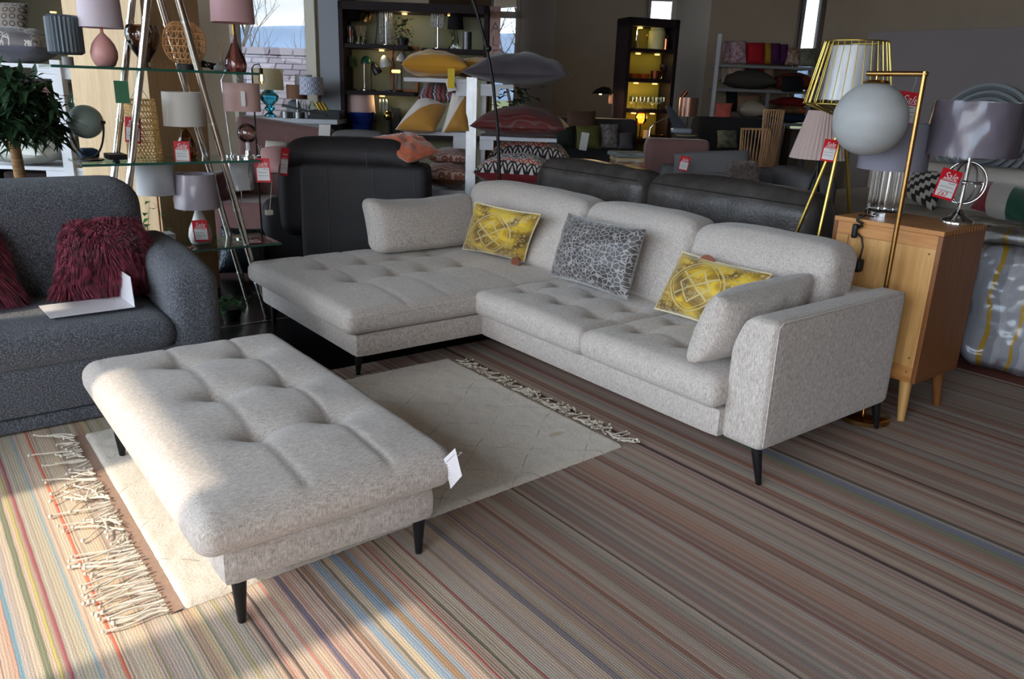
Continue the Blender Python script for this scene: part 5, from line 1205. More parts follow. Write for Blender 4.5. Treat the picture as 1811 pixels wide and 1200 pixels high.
# black curved floor lamp
bp = [at(826, -30, 6.35), at(843, 20, 6.35), at(860, 82, 6.35), at(872, 145, 6.35), at(880, 230, 6.35), at(884, 320, 6.35)]
b0 = on(886, 0, 6.35); cfl = thing('curved_floor_lamp', 'thin black curved floor lamp pole passing in front of the grey mauve cushion', 'floor lamp', b0)
MB().tube([p - b0 for p in bp] + [Vector((0, 0, .03))], .013, 10).make('pole', BLACK, cfl)
MB().lathe([(.14, .001), (.14, .03)], 30).make('base', BLACK, cfl)
MB().sphere(at(864, 86, 6.3) - b0, .024, 14, 10).make('knob', BLACK, cfl)

# ------------------------------------------------------------------ dark bookcases with lit olive backs
OLV = M('olive_back_panel', (150, 148, 122), .8)
YOLV = M('yellow_back_panel', (152, 138, 54), .8)
def bookcase(label, px0, px1, D, ztop, shelves, depth, rz, backm, spots, energy, colr=(1, .85, .5), split=None):
    p = fl((px0 + px1) / 2, 110, D); s = ps(at((px0 + px1) / 2, 150, D)); W = (px1 - px0) * s / 2 / math.cos(rz)
    t = thing('bookcase', label, 'bookcase', p, YAW + rz, 'tall dark bookcases with lit backs')
    for a in (-W, W - .05): MB().box((a, 0, .0), (a + .05, depth, ztop)).make('side_panel', DARKW, t, smooth=False, bevel=.002)
    MB().box((-W, 0, ztop - .09), (W, depth, ztop)).make('top', DARKW, t, smooth=False, bevel=.002)
    MB().box((-W + .05, depth - .02, 0), (W - .05, depth, ztop - .09)).make('back_panel', backm, t, smooth=False)
    for a, b, z in shelves: MB().box((-W + .05 + a * (2 * W - .1), .02, z - .045), (-W + .05 + b * (2 * W - .1), depth - .02, z)).make('shelf', DARKW, t, smooth=False, bevel=.002)
    for k, (u, z) in enumerate(spots):
        x = -W + .05 + u * (2 * W - .1)
        MB().lathe([(.03, z - .012), (.03, z)], 14, (x, depth * .45, 0)).make('spot_light', BULB, t)
        ld = bpy.data.lights.new('bookcase_spot', 'POINT'); lo = bpy.data.objects.new('bookcase_spot', ld); col.objects.link(lo); ld.energy = energy; ld.color = colr; ld.shadow_soft_size = .03
        lo.parent = t; lo.location = (x, depth * .45, z - .05)
    return t, p, s, W
B1 = 9.6; z1a, z1b, z1c, zB = at(660, 78, B1).z, at(800, 86, B1).z, at(660, 161, B1).z, at(730, 5, B1).z
bk, bp_, b1s, W1 = bookcase('tall wide dark bookcase full of table lamps beside the grey pier', 601, 861, B1, zB, [(0, .46, z1a), (.56, 1, z1b), (0, .50, z1c), (0, 1, .55)], .5, 0, OLV, [(.42, zB - .095), (.75, zB - .095), (.25, z1a - .05), (.25, z1c - .05)], .4)
BI = B1 + .25
def bi(px, z): return on(px, z + .001, BI)
def b1l(label, px, z, **k): return tlamp(label, bi(px, z), b1s, **k)
b1l('dark drum lamp with an orange banded clear column on the top bookcase shelf', 620, z1a, prof=[(8, 0), (8, 2), (6, 3), (6, 30)], bmat=CLEAR, shade=(16.5, 16, 40, 72, DKSH), stem=(4, 12, 26, M('orange_glass', (206, 84, 50), .3)))
for k, px in enumerate((638, 646)):
    d = thing('reed_diffuser', ('left' if k == 0 else 'right') + ' one of two small glass reed diffusers on the top bookcase shelf', 'diffuser', bi(px, z1a) - FH * .12, YAW, 'diffusers in the wide bookcase')
    MB().lathe([(.03, 0), (.03, .07), (.012, .09), (.012, .11)], 14).make('bottle', CLEAR, d); m2 = MB()
    for j in range(5): m2.tube([(0, 0, .02), (.018 * (j - 2), 0, .2)], .0018, 4)
    m2.make('reeds', M('reed', (206, 178, 140), .8), d)
def desk_lamp(label, px, z, head, pole, bs, hm, pm, hr=9, hl=20, ang=.9, group=None):
    b = bi(px, z); t = thing('desk_lamp', label, 'desk lamp', b, YAW, group); s = b1s
    MB().lathe([(bs * s, 0), (bs * s, 2 * s), (1.5 * s, 3 * s)], 20).make('base', pm, t)
    MB().tube([(x * s, 0, zz * s) for x, zz in pole], .008, 8).make('stem', pm, t)
    o = MB().lathe([(hr * s, 0), (hr * .95 * s, hl * .4 * s), (hr * .55 * s, hl * .8 * s), (2 * s, hl * s), (1.6 * s, hl * s), (hr * .5 * s, hl * .78 * s), (hr * .9 * s, hl * .38 * s), (hr * .95 * s, 0)], 22, loop=True).make('lamp_head', hm, t)
    o.location = (head[0] * s, 0, head[1] * s); o.rotation_euler = (0, ang, 0); return t
desk_lamp('gold headed desk lamp on the top left shelf of the wide bookcase', 664, z1a, (-16, 38), [(0, 2), (4, 34), (2, 54), (-6, 60), (-10, 57)], 9, BRASS, BLACK, 8, 22, .35)
CRY = M('crystal_bead', (210, 210, 214), .08, .6)
def crystal(label, px, z, r, h0, h1, stem=None):
    b = bi(px, z); t = thing('table_lamp', label, 'table lamp', b, YAW); s = b1s; mb = MB()
    for j in range(16):
        a = 2 * PI * j / 16; n = int((h1 - h0) / 2.6)
        for i in range(n): mb.sphere((r * s * math.cos(a), r * s * math.sin(a), (h0 + (h1 - h0) * (i + .5) / n) * s), .0085, 6, 4)
    mb.make('bead_strand', CRY, t, weld=False)
    MB().lathe([(7 * s, 0), (7 * s, 1.5 * s), (1.2 * s, 2.5 * s)], 18).make('base', CHROME, t)
    MB().tube([(0, 0, 2 * s), (0, 0, h1 * s)], .008, 8).make('stem', CHROME, t)
    MB().tube([((r + .3) * s * math.cos(2 * PI * i / 24), (r + .3) * s * math.sin(2 * PI * i / 24), h1 * s) for i in range(24)], .006, 6, closed=True).make('ring', CHROME, t)
crystal('tall column lamp of hanging crystal beads on the top left bookcase shelf', 683, z1a, 11, 4, 62)
crystal('crystal bead lamp on a slim chrome stem on the top right bookcase shelf', 774, z1b, 11, 36, 72)
bpn = thing('bookcase_plant', 'round bushy potted plant at the inner end of the top left bookcase shelf', 'plant', on(713, z1a - .12, B1 + .1), YAW)
mb = MB(); R = random.Random(77)
MB().lathe([(.05, .1), (.07, .2), (.06, .2)], 16).make('pot', BLACK, bpn)
for k in range(120):
    a = R.uniform(0, 2 * PI); r = R.uniform(.0, .11); z = R.uniform(.02, .42); leaf_mb(mb, (r * math.cos(a), r * math.sin(a), z), (math.cos(a), math.sin(a), R.uniform(-.6, .3)), R.uniform(.04, .06), .022)
mb.make('foliage', M('plant_leaf', (50, 74, 48), .5), bpn, weld=False)
pl_ = thing('round_plate', 'round greenish plate standing behind the chrome stem on the top right bookcase shelf', 'plate', bi(780, z1b) + FH * .12, YAW)
o = MB().lathe([(1e-3, 0), (17 * b1s, 0), (18 * b1s, .012), (17 * b1s, .016), (1e-3, .012)], 36).make('disc', M('olive_plate', (120, 116, 84), .5), pl_); o.rotation_euler = (PI / 2, 0, 0); o.location = (0, .03, 18 * b1s)
b1l('dark tapered shade on a clear glass base on the top right bookcase shelf', 805, z1b, prof=[(8, 0), (9, 3), (6, 14), (4, 28), (2, 34)], bmat=CLEAR, shade=(14.5, 12, 34, 61, DKSH))
b1l('dark cylinder lamp at the right end of the top right bookcase shelf', 826, z1b, prof=[(8, 0), (8, 30)], bmat=M('smoked_cylinder', (58, 62, 66), .2))
GRN = M('green_shade_glass', (72, 120, 72), .4)
b1l('small lamp with a pale green tapered shade on the middle bookcase shelf', 625, z1c, prof=[(6, 0), (6, 2), (1, 3)], bmat=BLACK, shade=(7.5, 5, 40, 59, shade_fabric('green_shade', (112, 146, 96), .3)), stem=(.8, 2, 42, BLACK))
t = b1l('bankers lamp with a dark green dome on a chrome column on the middle bookcase shelf', 645, z1c, prof=[(6, 0), (6, 2), (1.5, 4)], bmat=CHROME, stem=(1.2, 3, 50, CHROME))
o = MB().lathe([(10 * b1s, 46 * b1s), (9.5 * b1s, 52 * b1s), (6 * b1s, 58 * b1s), (1e-3, 60 * b1s)], 26).make('dome_shade', M('dark_green_enamel', (30, 74, 54), .3), t); o.location = (4 * b1s, 0, 0)
desk_lamp('black desk lamp with a drooping cone head on the middle bookcase shelf', 657, z1c, (13, 30), [(0, 2), (0, 40), (2, 50), (7, 48)], 8, BLACK, BLACK, 8, 20, -.5)
desk_lamp('white spot lamp with a tilted head left of the leaning frame in the bookcase', 690, z1c, (-6, 42), [(6, 2), (8, 40), (4, 58)], 8, M('white_enamel', (168, 168, 170), .35), BLACK, 11, 20, -.25, 'white spot lamps in the wide bookcase')
desk_lamp('white spot lamp with a high head on the middle bookcase shelf, before the leaning frame', 706, z1c, (4, 52), [(4, 2), (4, 62)], 8, M('white_enamel', (168, 168, 170), .35), BLACK, 9, 16, .2, 'white spot lamps in the wide bookcase')
tb_ = thing('task_lamp', 'little desk lamp with a lit yellow bar head on the middle bookcase shelf', 'desk lamp', bi(703, z1c) - FH * .1, YAW)
MB().lathe([(.06, 0), (.06, .012), (.01, .02)], 20).make('base', BLACK, tb_); MB().tube([(0, 0, .01), (.02, 0, .22)], .006, 8).make('stem', BLACK, tb_)
o = MB().rbox((-.05, -.025, .21), (.05, .025, .245), .012, (8, 6, 4)).make('lit_head', M('lit_bar', (255, 230, 140), .4, emit=(255, 222, 110), est=1.6), tb_)
fw_ = thing('picture_frame', 'orange brown wooden frame leaning on the bookcase back beside the plant', 'frame', bi(712, z1c) + FH * .16, YAW)
m2 = MB(); s = b1s
for lo, hi in (((-26 * s, 0, 0), (-21 * s, .03, 80 * s)), ((20 * s, 0, 0), (25 * s, .03, 80 * s)), ((-21 * s, 0, 0), (20 * s, .03, 5 * s)), ((-21 * s, 0, 75 * s), (20 * s, .03, 80 * s))): m2.box(lo, hi)
m2.make('frame', M('orange_wood', (150, 86, 40), .5), fw_, smooth=False); MB().box((-21 * s, .02, 5 * s), (20 * s, .028, 75 * s)).make('panel', M('dull_mirror', (112, 104, 84), .35), fw_, smooth=False)
zb3 = at(660, 238, B1).z
cn = MB().box((-.9 * W1, .04, zb3 - .04), (.9 * W1, .46, zb3)).make('shelf', DARKW, bk, smooth=False)
b1l('wide pale pink shade lamp on the bottom bookcase shelf, left of the blue shade', 638, zb3, prof=[(9, 0), (9, 2), (1, 3)], bmat=CHROME, shade=(28, 25, 36, 70, PINKSH), stem=(.9, 2, 40, CHROME))
bs_ = thing('table_lamp', 'lamp with a deep blue stepped shade on the bottom bookcase shelf', 'table lamp', bi(647, zb3) - FH * .2, YAW)
BLU = shade_fabric('royal_blue_shade', (26, 48, 128), .1)
shade_mb(22 * s, 22 * s, 22 * s, 38 * s).make('lamp_shade', BLU, bs_); shade_mb(17 * s, 18 * s, 3 * s, 22 * s).make('lower_shade', BLU, bs_); MB().lathe([(6 * s, 0), (6 * s, 3 * s), (1 * s, 4 * s), (1 * s, 30 * s)], 16).make('base', BLACK, bs_)
gb = thing('gold_ball_lamp', 'shiny gold ball lamp on a thin stem on the bottom bookcase shelf', 'table lamp', bi(690, zb3) - FH * .12, YAW)
MB().sphere((0, 0, 33 * s), 8.5 * s, 24, 14).make('ball_head', M('polished_gold', (214, 184, 96), .12, 1.0), gb); MB().tube([(0, 0, 0), (2 * s, 0, 30 * s)], .007, 8).make('stem', BLACK, gb); MB().lathe([(6 * s, 0), (6 * s, 2 * s), (1 * s, 3 * s)], 16).make('base', BLACK, gb)
MB().tube([(0, 0, 41 * s), (2 * s, 0, 48 * s), (6 * s, 0, 50 * s), (8 * s, 0, 44 * s)], .005, 6).make('hook', BLACK, gb)
bq = MB().box((-9 * s, 0, 0), (9 * s, .03, 46 * s)).make('dark_panel', M('dark_box', (30, 28, 30), .6), smooth=False, loc=bi(697, zb3) + FH * .1, rz=YAW); setp(bq, 'dark square panel standing behind the gold ball lamp', 'panel')
for k, px in enumerate((670, 676, 682)):
    g_ = MB().lathe([(.025, 0), (.03, .16), (.028, .16), (.023, .01)], 16, loop=True).make('glass_tumbler', CLEAR, loc=bi(px, zb3 + .24) + FH * .1); setp(g_, 'clear tumbler standing on the glass stand behind the gold ball lamp', 'glass', 'tumblers in the wide bookcase')
gsd = MB().box((-.09, -.08, .22), (.09, .08, .24)).box((-.08, -.07, 0), (-.07, .07, .22)).box((.07, -.07, 0), (.08, .07, .22)).make('glass_stand', CLEAR, smooth=False, loc=bi(676, zb3) + FH * .1, rz=YAW); setp(gsd, 'clear riser carrying tumblers on the bottom bookcase shelf', 'stand')

B2 = 10.0; zT2 = at(1145, 32, B2).z; zs = [at(1150, y, B2).z for y in (86, 139, 193, 246)]
bk2, b2p, b2s, W2_ = bookcase('tall narrow dark bookcase with a glowing yellow back at the far end', 1106, 1199, B2, zT2, [(0, 1, z) for z in zs] + [(0, 1, .45)], .34, .30, YOLV, [(.3, zT2 - .095), (.75, zT2 - .095)] + [(u, z - .05) for z in zs[:3] for u in (.3, .75)], .16, (1, .82, .28))
def b2(px, z, off=.0): return on(px, z + .001, B2 + .2 + off)
vs_ = thing('figurine', 'small silver figure standing on the top shelf of the narrow bookcase', 'figurine', b2(1124, zs[0]), YAW)
MB().lathe([(.04, 0), (.03, .05), (.018, .1), (.03, .16), (.02, .2), (.032, .25), (.01, .3)], 18).make('body', CHROME, vs_)
cn_ = thing('canister', 'pale enamel canister with a handle on the top shelf of the narrow bookcase', 'canister', b2(1160, zs[0]), YAW)
MB().lathe([(15 * b2s, 0), (15 * b2s, 30 * b2s), (12 * b2s, 33 * b2s)], 28).make('body', M('cream_enamel', (206, 196, 140), .4), cn_); MB().lathe([(12.5 * b2s, 33 * b2s), (12.5 * b2s, 36 * b2s), (2 * b2s, 37 * b2s)], 24).make('lid', M('cream_enamel', (206, 196, 140), .4), cn_)
for sg in (-1, 1): MB().tube([(sg * 15 * b2s, 0, 26 * b2s), (sg * 19 * b2s, 0, 22 * b2s), (sg * 15 * b2s, 0, 17 * b2s)], .007, 8).make('handle', BRASS, cn_)
kc = MB().lathe([(.025, 0), (.025, .12), (.022, .12)], 14).make('copper_mill', COPPER, loc=b2(1177, zs[0], -.08)); setp(kc, 'slim copper mill beside the pale enamel canister', 'mill')
for px, w, h, m_, lab in ((1122, 11, 8, M('orange_enamel', (196, 84, 28), .3), 'orange enamel dish at the left of the second bookcase shelf'), (1140, 9, 8, M('orange_enamel', (196, 84, 28), .3), 'orange enamel dish in the middle of the second bookcase shelf'), (1158, 9, 14, COPPER, 'shiny copper pot at the right of the second bookcase shelf')):
    t = thing('dish', lab, 'dish', b2(px, zs[1]), YAW, 'pans on the second shelf of the narrow bookcase')
    MB().lathe([(w * .8 * b2s, 0), (w * b2s, h * b2s), (w * .94 * b2s, h * b2s), (w * .75 * b2s, .01)], 24, loop=True).make('bowl', m_, t)
    MB().tube([(w * b2s, 0, h * .8 * b2s), ((w + 5) * b2s, 0, h * 1.0 * b2s)], .006, 6).make('handle', m_, t)
t = thing('goblet', 'silver footed goblet behind the shiny copper pot', 'goblet', b2(1170, zs[1], .06), YAW); MB().lathe([(.035, 0), (.008, .02), (.008, .07), (.045, .12), (.05, .17), (.046, .17), (.01, .08)], 18).make('cup', CHROME, t)
for k in range(9):
    g_ = MB().lathe([(.024, 0), (.006, .01), (.006, .05), (.032, .08), (.034, .14), (.032, .14), (.028, .08)], 14).make('wine_glass', CLEAR, loc=b2(1117 + k * 7.2, zs[2], .05 * (k % 2))); setp(g_, 'clear stemmed glass in the row on the third shelf of the narrow bookcase', 'glass', 'glasses on the third shelf of the narrow bookcase')
gl2 = thing('glow_lamp', 'glowing amber glass table lamp on the fourth shelf of the narrow bookcase', 'table lamp', b2(1131, zs[3], -.05), YAW)
MB().lathe([(.05, 0), (.05, .012), (.008, .02), (.008, .17)], 18).make('base', BLACK, gl2)
MB().lathe([(5 * b2s, 24 * b2s), (10 * b2s, 30 * b2s), (11 * b2s, 38 * b2s), (8 * b2s, 46 * b2s), (7.6 * b2s, 46 * b2s), (10.4 * b2s, 38 * b2s), (9.5 * b2s, 31 * b2s)], 24, loop=True).make('glass_shade', smoke('amber_clear', (.85, .62, .36, 1)), gl2)
MB().lathe([(6 * b2s, 27 * b2s), (6.5 * b2s, 40 * b2s), (5 * b2s, 43 * b2s)], 20).make('lit_shade', M('lit_amber', (255, 214, 130), .5, emit=(255, 190, 90), est=3.0), gl2)
ld = bpy.data.lights.new('glow_lamp_light', 'POINT'); lo = bpy.data.objects.new('glow_lamp_light', ld); col.objects.link(lo); ld.energy = 2.0; ld.color = (1, .72, .35); ld.shadow_soft_size = .06; lo.location = b2(1131, zs[3] + .4, -.2)
cd = MB().lathe([(.045, 0), (.045, .10), (.002, .10)], 18).make('candle', M('cream_candle', (214, 176, 130), .5), loc=b2(1143, zs[3], -.12)); setp(cd, 'short cream candle beside the glowing amber lamp', 'candle')
for k, px in enumerate((1156, 1167, 1178)):
    t = thing('gold_bowl', ('left', 'middle', 'right')[k] + ' one of three small gold bowls on the fourth shelf of the narrow bookcase', 'bowl', b2(px, zs[3], -.08), YAW, 'gold bowls'); MB().lathe([(.03, 0), (.045, .05), (.042, .05), (.026, .008)], 18, loop=True).make('bowl', BRASS, t)
# third lit bookcase, far left
B3 = 8.6; zT3 = at(60, -10, B3).z
bk3 = bookcase('dark bookcase with a dim gold light behind the patterned cushions at the top left', -60, 160, B3, zT3 + .25, [(0, 1, 1.45), (0, 1, .9)], .45, 0, M('dark_olive_back', (66, 60, 42), .8), [(.68, at(97, 18, B3).z)], .3)[0]
# ------------------------------------------------------------------ white cushion display at the far left
LD_ = 6.35
lo_ = on(118, 0, LD_); ls_ = ps(at(118, 200, LD_)); XL = lambda px: (px - 112) * ls_
lw_ = thing('shelf_unit', 'white wooden cushion display behind the artificial tree at the left', 'shelf unit', fl(112, 200, LD_), YAW)
zA, zB_, zC = at(100, 114, LD_).z, at(100, 206, LD_).z, at(60, 294, LD_).z
MB().box((-.04, -.03, .005), (.04, .05, at(100, 106, LD_).z)).make('post', WHITEB, lw_, smooth=False, bevel=.003)
for z, a, b, h in ((zA, -60, 190, 24), (zB_, -60, 190, 20), (zC, -60, 190, 26)):
    MB().box((XL(a), .0, z - .03), (-.041, .55, z)).make('shelf_board', WHITEB, lw_, smooth=False, bevel=.003); MB().box((.041, .0, z - .03), (XL(b), .55, z)).make('shelf_board', WHITEB, lw_, smooth=False, bevel=.003)
    MB().box((XL(66), .003, z - h * ls_), (-.041, .03, z - .031)).make('bracket', WHITEB, lw_, smooth=False); MB().box((.041, .003, z - h * ls_), (XL(146), .03, z - .031)).make('bracket', WHITEB, lw_, smooth=False)
G2 = 'cushions on the left white display'
def hexes(nt, u, v):
    vo = nd(nt, 'ShaderNodeTexVoronoi', {'Vector': nd(nt, 'ShaderNodeCombineXYZ', {0: u, 1: v}).outputs[0], 'Scale': 4.5, 'Randomness': .15}).outputs['Distance']
    return mixc(nt, mth(nt, 'LESS_THAN', mth(nt, 'ABSOLUTE', mth(nt, 'SUBTRACT', vo, .33)), .07), lin((128, 116, 106)), lin((48, 42, 42)))
cushion('brown cushion with dark hexagon outlines upright at the top left corner', MB().pillow(at(-12, 62, LD_ + .4), at(48, 60, LD_ + .4), at(50, 6, LD_ + .5), at(-10, 4, LD_ + .5), .14, 16, .05, .46), uvmat('hexagon_cloth', hexes), group=G2)
def damask(nt, u, v):
    uv = nd(nt, 'ShaderNodeCombineXYZ', {0: u, 1: v}).outputs[0]
    vo = nd(nt, 'ShaderNodeTexVoronoi', {'Vector': uv, 'Scale': 14, 'Randomness': .8}, feature='DISTANCE_TO_EDGE').outputs['Distance']
    big = nd(nt, 'ShaderNodeTexNoise', {'Vector': uv, 'Scale': 3.5, 'Detail': 0}).outputs[0]
    z = nd(nt, 'ShaderNodeSeparateXYZ', {0: nd(nt, 'ShaderNodeTexCoord').outputs['Object']}).outputs[2]
    c = mixc(nt, mth(nt, 'MULTIPLY', mth(nt, 'LESS_THAN', vo, .07), mth(nt, 'GREATER_THAN', big, .45)), lin((92, 86, 88)), lin((186, 178, 174)))
    return mixc(nt, mth(nt, 'LESS_THAN', z, -.01), c, lin((74, 74, 88)))
lying('grey damask cushion with a slate underside on the top board behind the artificial tree', -20, 98, zA, LD_ - .05, .26, .5, uvmat('damask_cloth', damask, .5), .05, G2, seed=21, flat=1.0)
lying('yellow green cushion partly hidden behind the pink teardrop lamp', 138, 172, zA, LD_ + .1, .16, .3, M('lime_cloth', (160, 176, 60), .8), 0, G2, seed=22)
def leafc(nt, u, v):
    k = mth(nt, 'FRACT', mth(nt, 'ADD', mth(nt, 'MULTIPLY', v, 7), mth(nt, 'MULTIPLY', mth(nt, 'PINGPONG', mth(nt, 'MULTIPLY', u, 3), .5), 5)))
    z = nd(nt, 'ShaderNodeSeparateXYZ', {0: nd(nt, 'ShaderNodeTexCoord').outputs['Object']}).outputs[2]
    return mixc(nt, mth(nt, 'MULTIPLY', mth(nt, 'LESS_THAN', k, .2), mth(nt, 'GREATER_THAN', z, 0.0)), lin((20, 78, 66)), lin((206, 214, 206)))
lying('emerald cushion with white chevron lines on the middle board of the left display', 132, 192, zB_, LD_ + .0, .2, .4, uvmat('emerald_cloth', leafc, .6), .0, G2, seed=23, flat=1.0)
cushion('dusty pink and brown cushion leaning behind the leaves on the middle board', MB().pillow(at(60, 206, LD_ + .1), at(104, 204, LD_ + .1), at(100, 148, LD_ + .3), at(56, 150, LD_ + .3), .14, 14, .05, .46), M('dusty_pink_cloth', (150, 110, 104), .8, var=.3, vs=9), group=G2)
cushion('pink and white patterned cushion standing beside the left white post', MB().pillow(at(58, 207, LD_ + .02), at(82, 207, LD_), at(76, 172, LD_ + .1), at(60, 168, LD_ + .1), .1, 12, .05, .46), M('pink_white_cloth', (206, 178, 178), .8, var=.3, vs=30), group=G2)
RIB = M('white_ribbed_cloth', (206, 208, 200), .8, bump=.6, bs=30, stretch=(1, 6, 6))
lying('white ribbed cushion lying on the bottom board behind the tree trunk', -14, 114, zC, LD_ - .15, .27, .5, RIB, -.06, G2, seed=24, power=.55)
for px0, px1, py0, py1, lab in ((4, 92, 303, 322, 'dark brown'), (163, 186, 308, 320, 'small dark')):
    p = at((px0 + px1) / 2, py1, LD_ + .2); w = (px1 - px0) * ls_
    o = MB().rbox((-w / 2, 0, -.03), (w / 2, .3, .08), .02, (10, 8, 6)).make('folded_throw', M('brown_throw', (50, 36, 34), .9), loc=(p.x, p.y, p.z), rz=YAW); setp(o, lab + ' folded throw on the lowest board of the left white display', 'throw')

# ------------------------------------------------------------------ pink sofa under the window
PKS = M('dusty_pink_velvet', (118, 82, 78), .75, var=.1, vs=5, sheen=.3)
PD = 7.3; ss_ = ps(at(480, 230, PD))
ps_ = thing('sofa', 'dusty pink sofa with a long low back under the window behind the glass shelves', 'sofa', fl(480, 225, PD), YAW)
XP = lambda px: (px - 480) * ss_
bz = at(405, 206, PD).z; bz2 = at(565, 232, PD).z
mb = MB().rbox((XP(396), .3, .3), (XP(572), .52, bz), .05, (30, 6, 14))
for p in mb.v: p.z -= (bz - bz2) * max(0, (p.x - XP(405)) / (XP(572) - XP(405))) * max(0, p.z - .3) / (bz - .3)
mb.make('backrest', PKS, ps_)
MB().rbox((XP(380), -.3, .08), (XP(580), .4, .46), .06, (20, 16, 8)).make('seat', PKS, ps_)
MB().rbox((XP(372), -.3, .08), (XP(398), .5, .7), .05, (6, 16, 12)).make('arm', PKS, ps_)
cushion('blush pink velvet cushion on the pink sofa', MB().pillow(at(455, 306, PD - .2), at(505, 306, PD - .22), at(505, 258, PD), at(462, 262, PD), .15, 14, .05, .46), M('blush_velvet', (186, 142, 138), .7), group='cushions on the pink sofa')
cushion('pale cream cushion behind the blush cushion on the pink sofa', MB().pillow(at(462, 290, PD - .0), at(510, 290, PD), at(512, 252, PD + .15), at(470, 248, PD + .15), .12, 14, .05, .46), M('cream_cloth', (196, 186, 176), .8), group='cushions on the pink sofa')
gsof = thing('sofa', 'low grey sofa back just visible between the pink sofa and the black recliner', 'sofa', fl(632, 236, 7.4), YAW)
q = ps(at(632, 235, 7.4)); gz_ = at(632, 236, 7.4).z
MB().rbox((-50 * q, 0, .02), (50 * q, .25, gz_), .06, (20, 6, 12), crown=.03).make('backrest', M('grey_sofa_cloth', (104, 102, 104), .85), gsof); MB().rbox((-50 * q, .2, .02), (50 * q, .95, .42), .06, (16, 12, 8)).make('seat', M('grey_sofa_cloth', (104, 102, 104), .85), gsof)
pc_ = MB().add([(-.05, 0, 0), (.05, 0, 0), (.05, .05, .12), (-.05, .05, .12)], [(0, 1, 2, 3)]).make('price_card', WHITEC, smooth=False, solid=.002, loc=at(573, 246, 7.0), rz=YAW); setp(pc_, 'white price card standing on the right end of the pink sofa back', 'card')

# ------------------------------------------------------------------ window counter and its lamps
WD = 9.25; zw = at(500, 208, WD).z; wq = ps(at(500, 200, WD))
ct = MB().box((LD(432, WD)[0], WD - .1, zw - .05), (LD(595, WD)[0], 9.68, zw)).box((LD(440, WD)[0], WD, 0), (LD(560, WD)[0], 9.66, zw - .05)).make('window_counter', M('counter_white', (176, 180, 186), .5), smooth=False, rz=YAW); setp(ct, 'white counter in front of the left window carrying table lamps', 'counter')
def wl2(px, off=.15): return on(px, zw + .001, WD + off)
BLG = smoke('blue_glass', (.24, .74, .86, 1))
tlamp('turquoise blown glass lamp with a cream drum shade on the window counter', wl2(478), wq, [(10, 0), (10, 3), (4, 8), (10, 14), (6, 19), (15, 28), (17, 36), (9, 44), (4, 48), (3, 50)], BLG, (26, 25, 46, 82, CREAMSH), None, bname='glass_base')
STRG = shade_fabric('brown_string', (140, 104, 82), .2, 60)
tlamp('small lamp with a brown string drum shade in the middle of the window counter', wl2(527, .2), wq, [(8, 0), (8, 2), (2, 4)], CHROME, (18, 18, 32, 56, STRG), (1.2, 3, 34, CHROME))
def diamond_shade():
    mt, nt, b = newmat('blue_diamond_shade'); s = nd(nt, 'ShaderNodeSeparateXYZ', {0: nd(nt, 'ShaderNodeTexCoord').outputs['Object']})
    an = mth(nt, 'ARCTAN2', s.outputs[1], s.outputs[0]); a = mth(nt, 'PINGPONG', mth(nt, 'MULTIPLY', an, 1.6), .5); z = mth(nt, 'PINGPONG', mth(nt, 'MULTIPLY', s.outputs[2], 4.2), .5)
    k = mth(nt, 'FRACT', mth(nt, 'MULTIPLY', mth(nt, 'ADD', a, z), 4.0)); nt.links.new(mixc(nt, mth(nt, 'LESS_THAN', k, .42), lin((208, 212, 222)), lin((92, 104, 148))), b.inputs['Base Color']); b.inputs['Roughness'].default_value = .85; return mt
tlamp('clear glass lamp with a blue and white diamond shade on the window counter', wl2(553, .1), wq, [(9, 0), (8, 3), (3, 10), (8, 18), (3, 26), (2, 30)], CLEAR, (21, 20, 40, 70, diamond_shade()), None, bname='glass_base')
tlamp('glass lamp with a pleated white shade standing behind the diamond lamp', wl2(540, .42), wq, [(8, 0), (5, 6), (2, 30)], CLEAR, (17, 15, 44, 74, WHSH))
tlamp('silvery glittering lamp base at the right of the brown string lamp on the window counter', wl2(521, .42), wq, [(14, 0), (15, 12), (10, 26), (3, 30)], M('glitter_silver', (170, 172, 178), .3, .8, bump=1.0, bs=120), (12, 11, 31, 44, GREYSH))
for k, (px, w) in enumerate(((508, 20), (530, 18))):
    o = MB().lathe([(w * .5 * wq, 0), (w * .5 * wq, .07), (w * .47 * wq, .07), (w * .47 * wq, .01)], 20, loop=True).make('tin', M('steel_tin', (120, 122, 124), .35, .8), loc=wl2(px, -.06)); setp(o, ('left' if k == 0 else 'right') + ' one of two low steel tins at the front of the window counter', 'tin', 'steel tins')
bb = thing('black_crate', 'long black open crate holding gold rolls at the right end of the window counter', 'crate', on(548, zw + .001, 9.2), YAW)
MB().box((0, 0, 0), (52 * wq, .012, 15 * wq)).box((0, .26, 0), (52 * wq, .272, 15 * wq)).box((0, .012, 0), (.012, .26, 15 * wq)).box((52 * wq - .012, .012, 0), (52 * wq, .26, 15 * wq)).box((.012, .012, 0), (52 * wq - .012, .26, .012)).make('box', BLACK, bb, smooth=False)
MB().prism([(-48 * wq, 19 * wq), (-46 * wq, 24 * wq), (30 * wq, -2 * wq + .05), (28 * wq, .03 - 4 * wq + .05)], -.03, -.005, 1).make('lid', BLACK, bb, smooth=False)
for k, (a, b) in enumerate(((6, 14), (11, 19), (16, 24))):
    o = MB().tube([(a * wq, .14 + .03 * k, 27 * wq), ((b + 4) * wq, .14 + .03 * k, .04)], .022, 12).make('gold_roll', GOLD, loc=bb.location, rz=YAW); setp(o, ('leftmost', 'middle', 'rightmost')[k] + ' of three gold rolls leaning out of the black crate', 'roll', 'gold rolls')
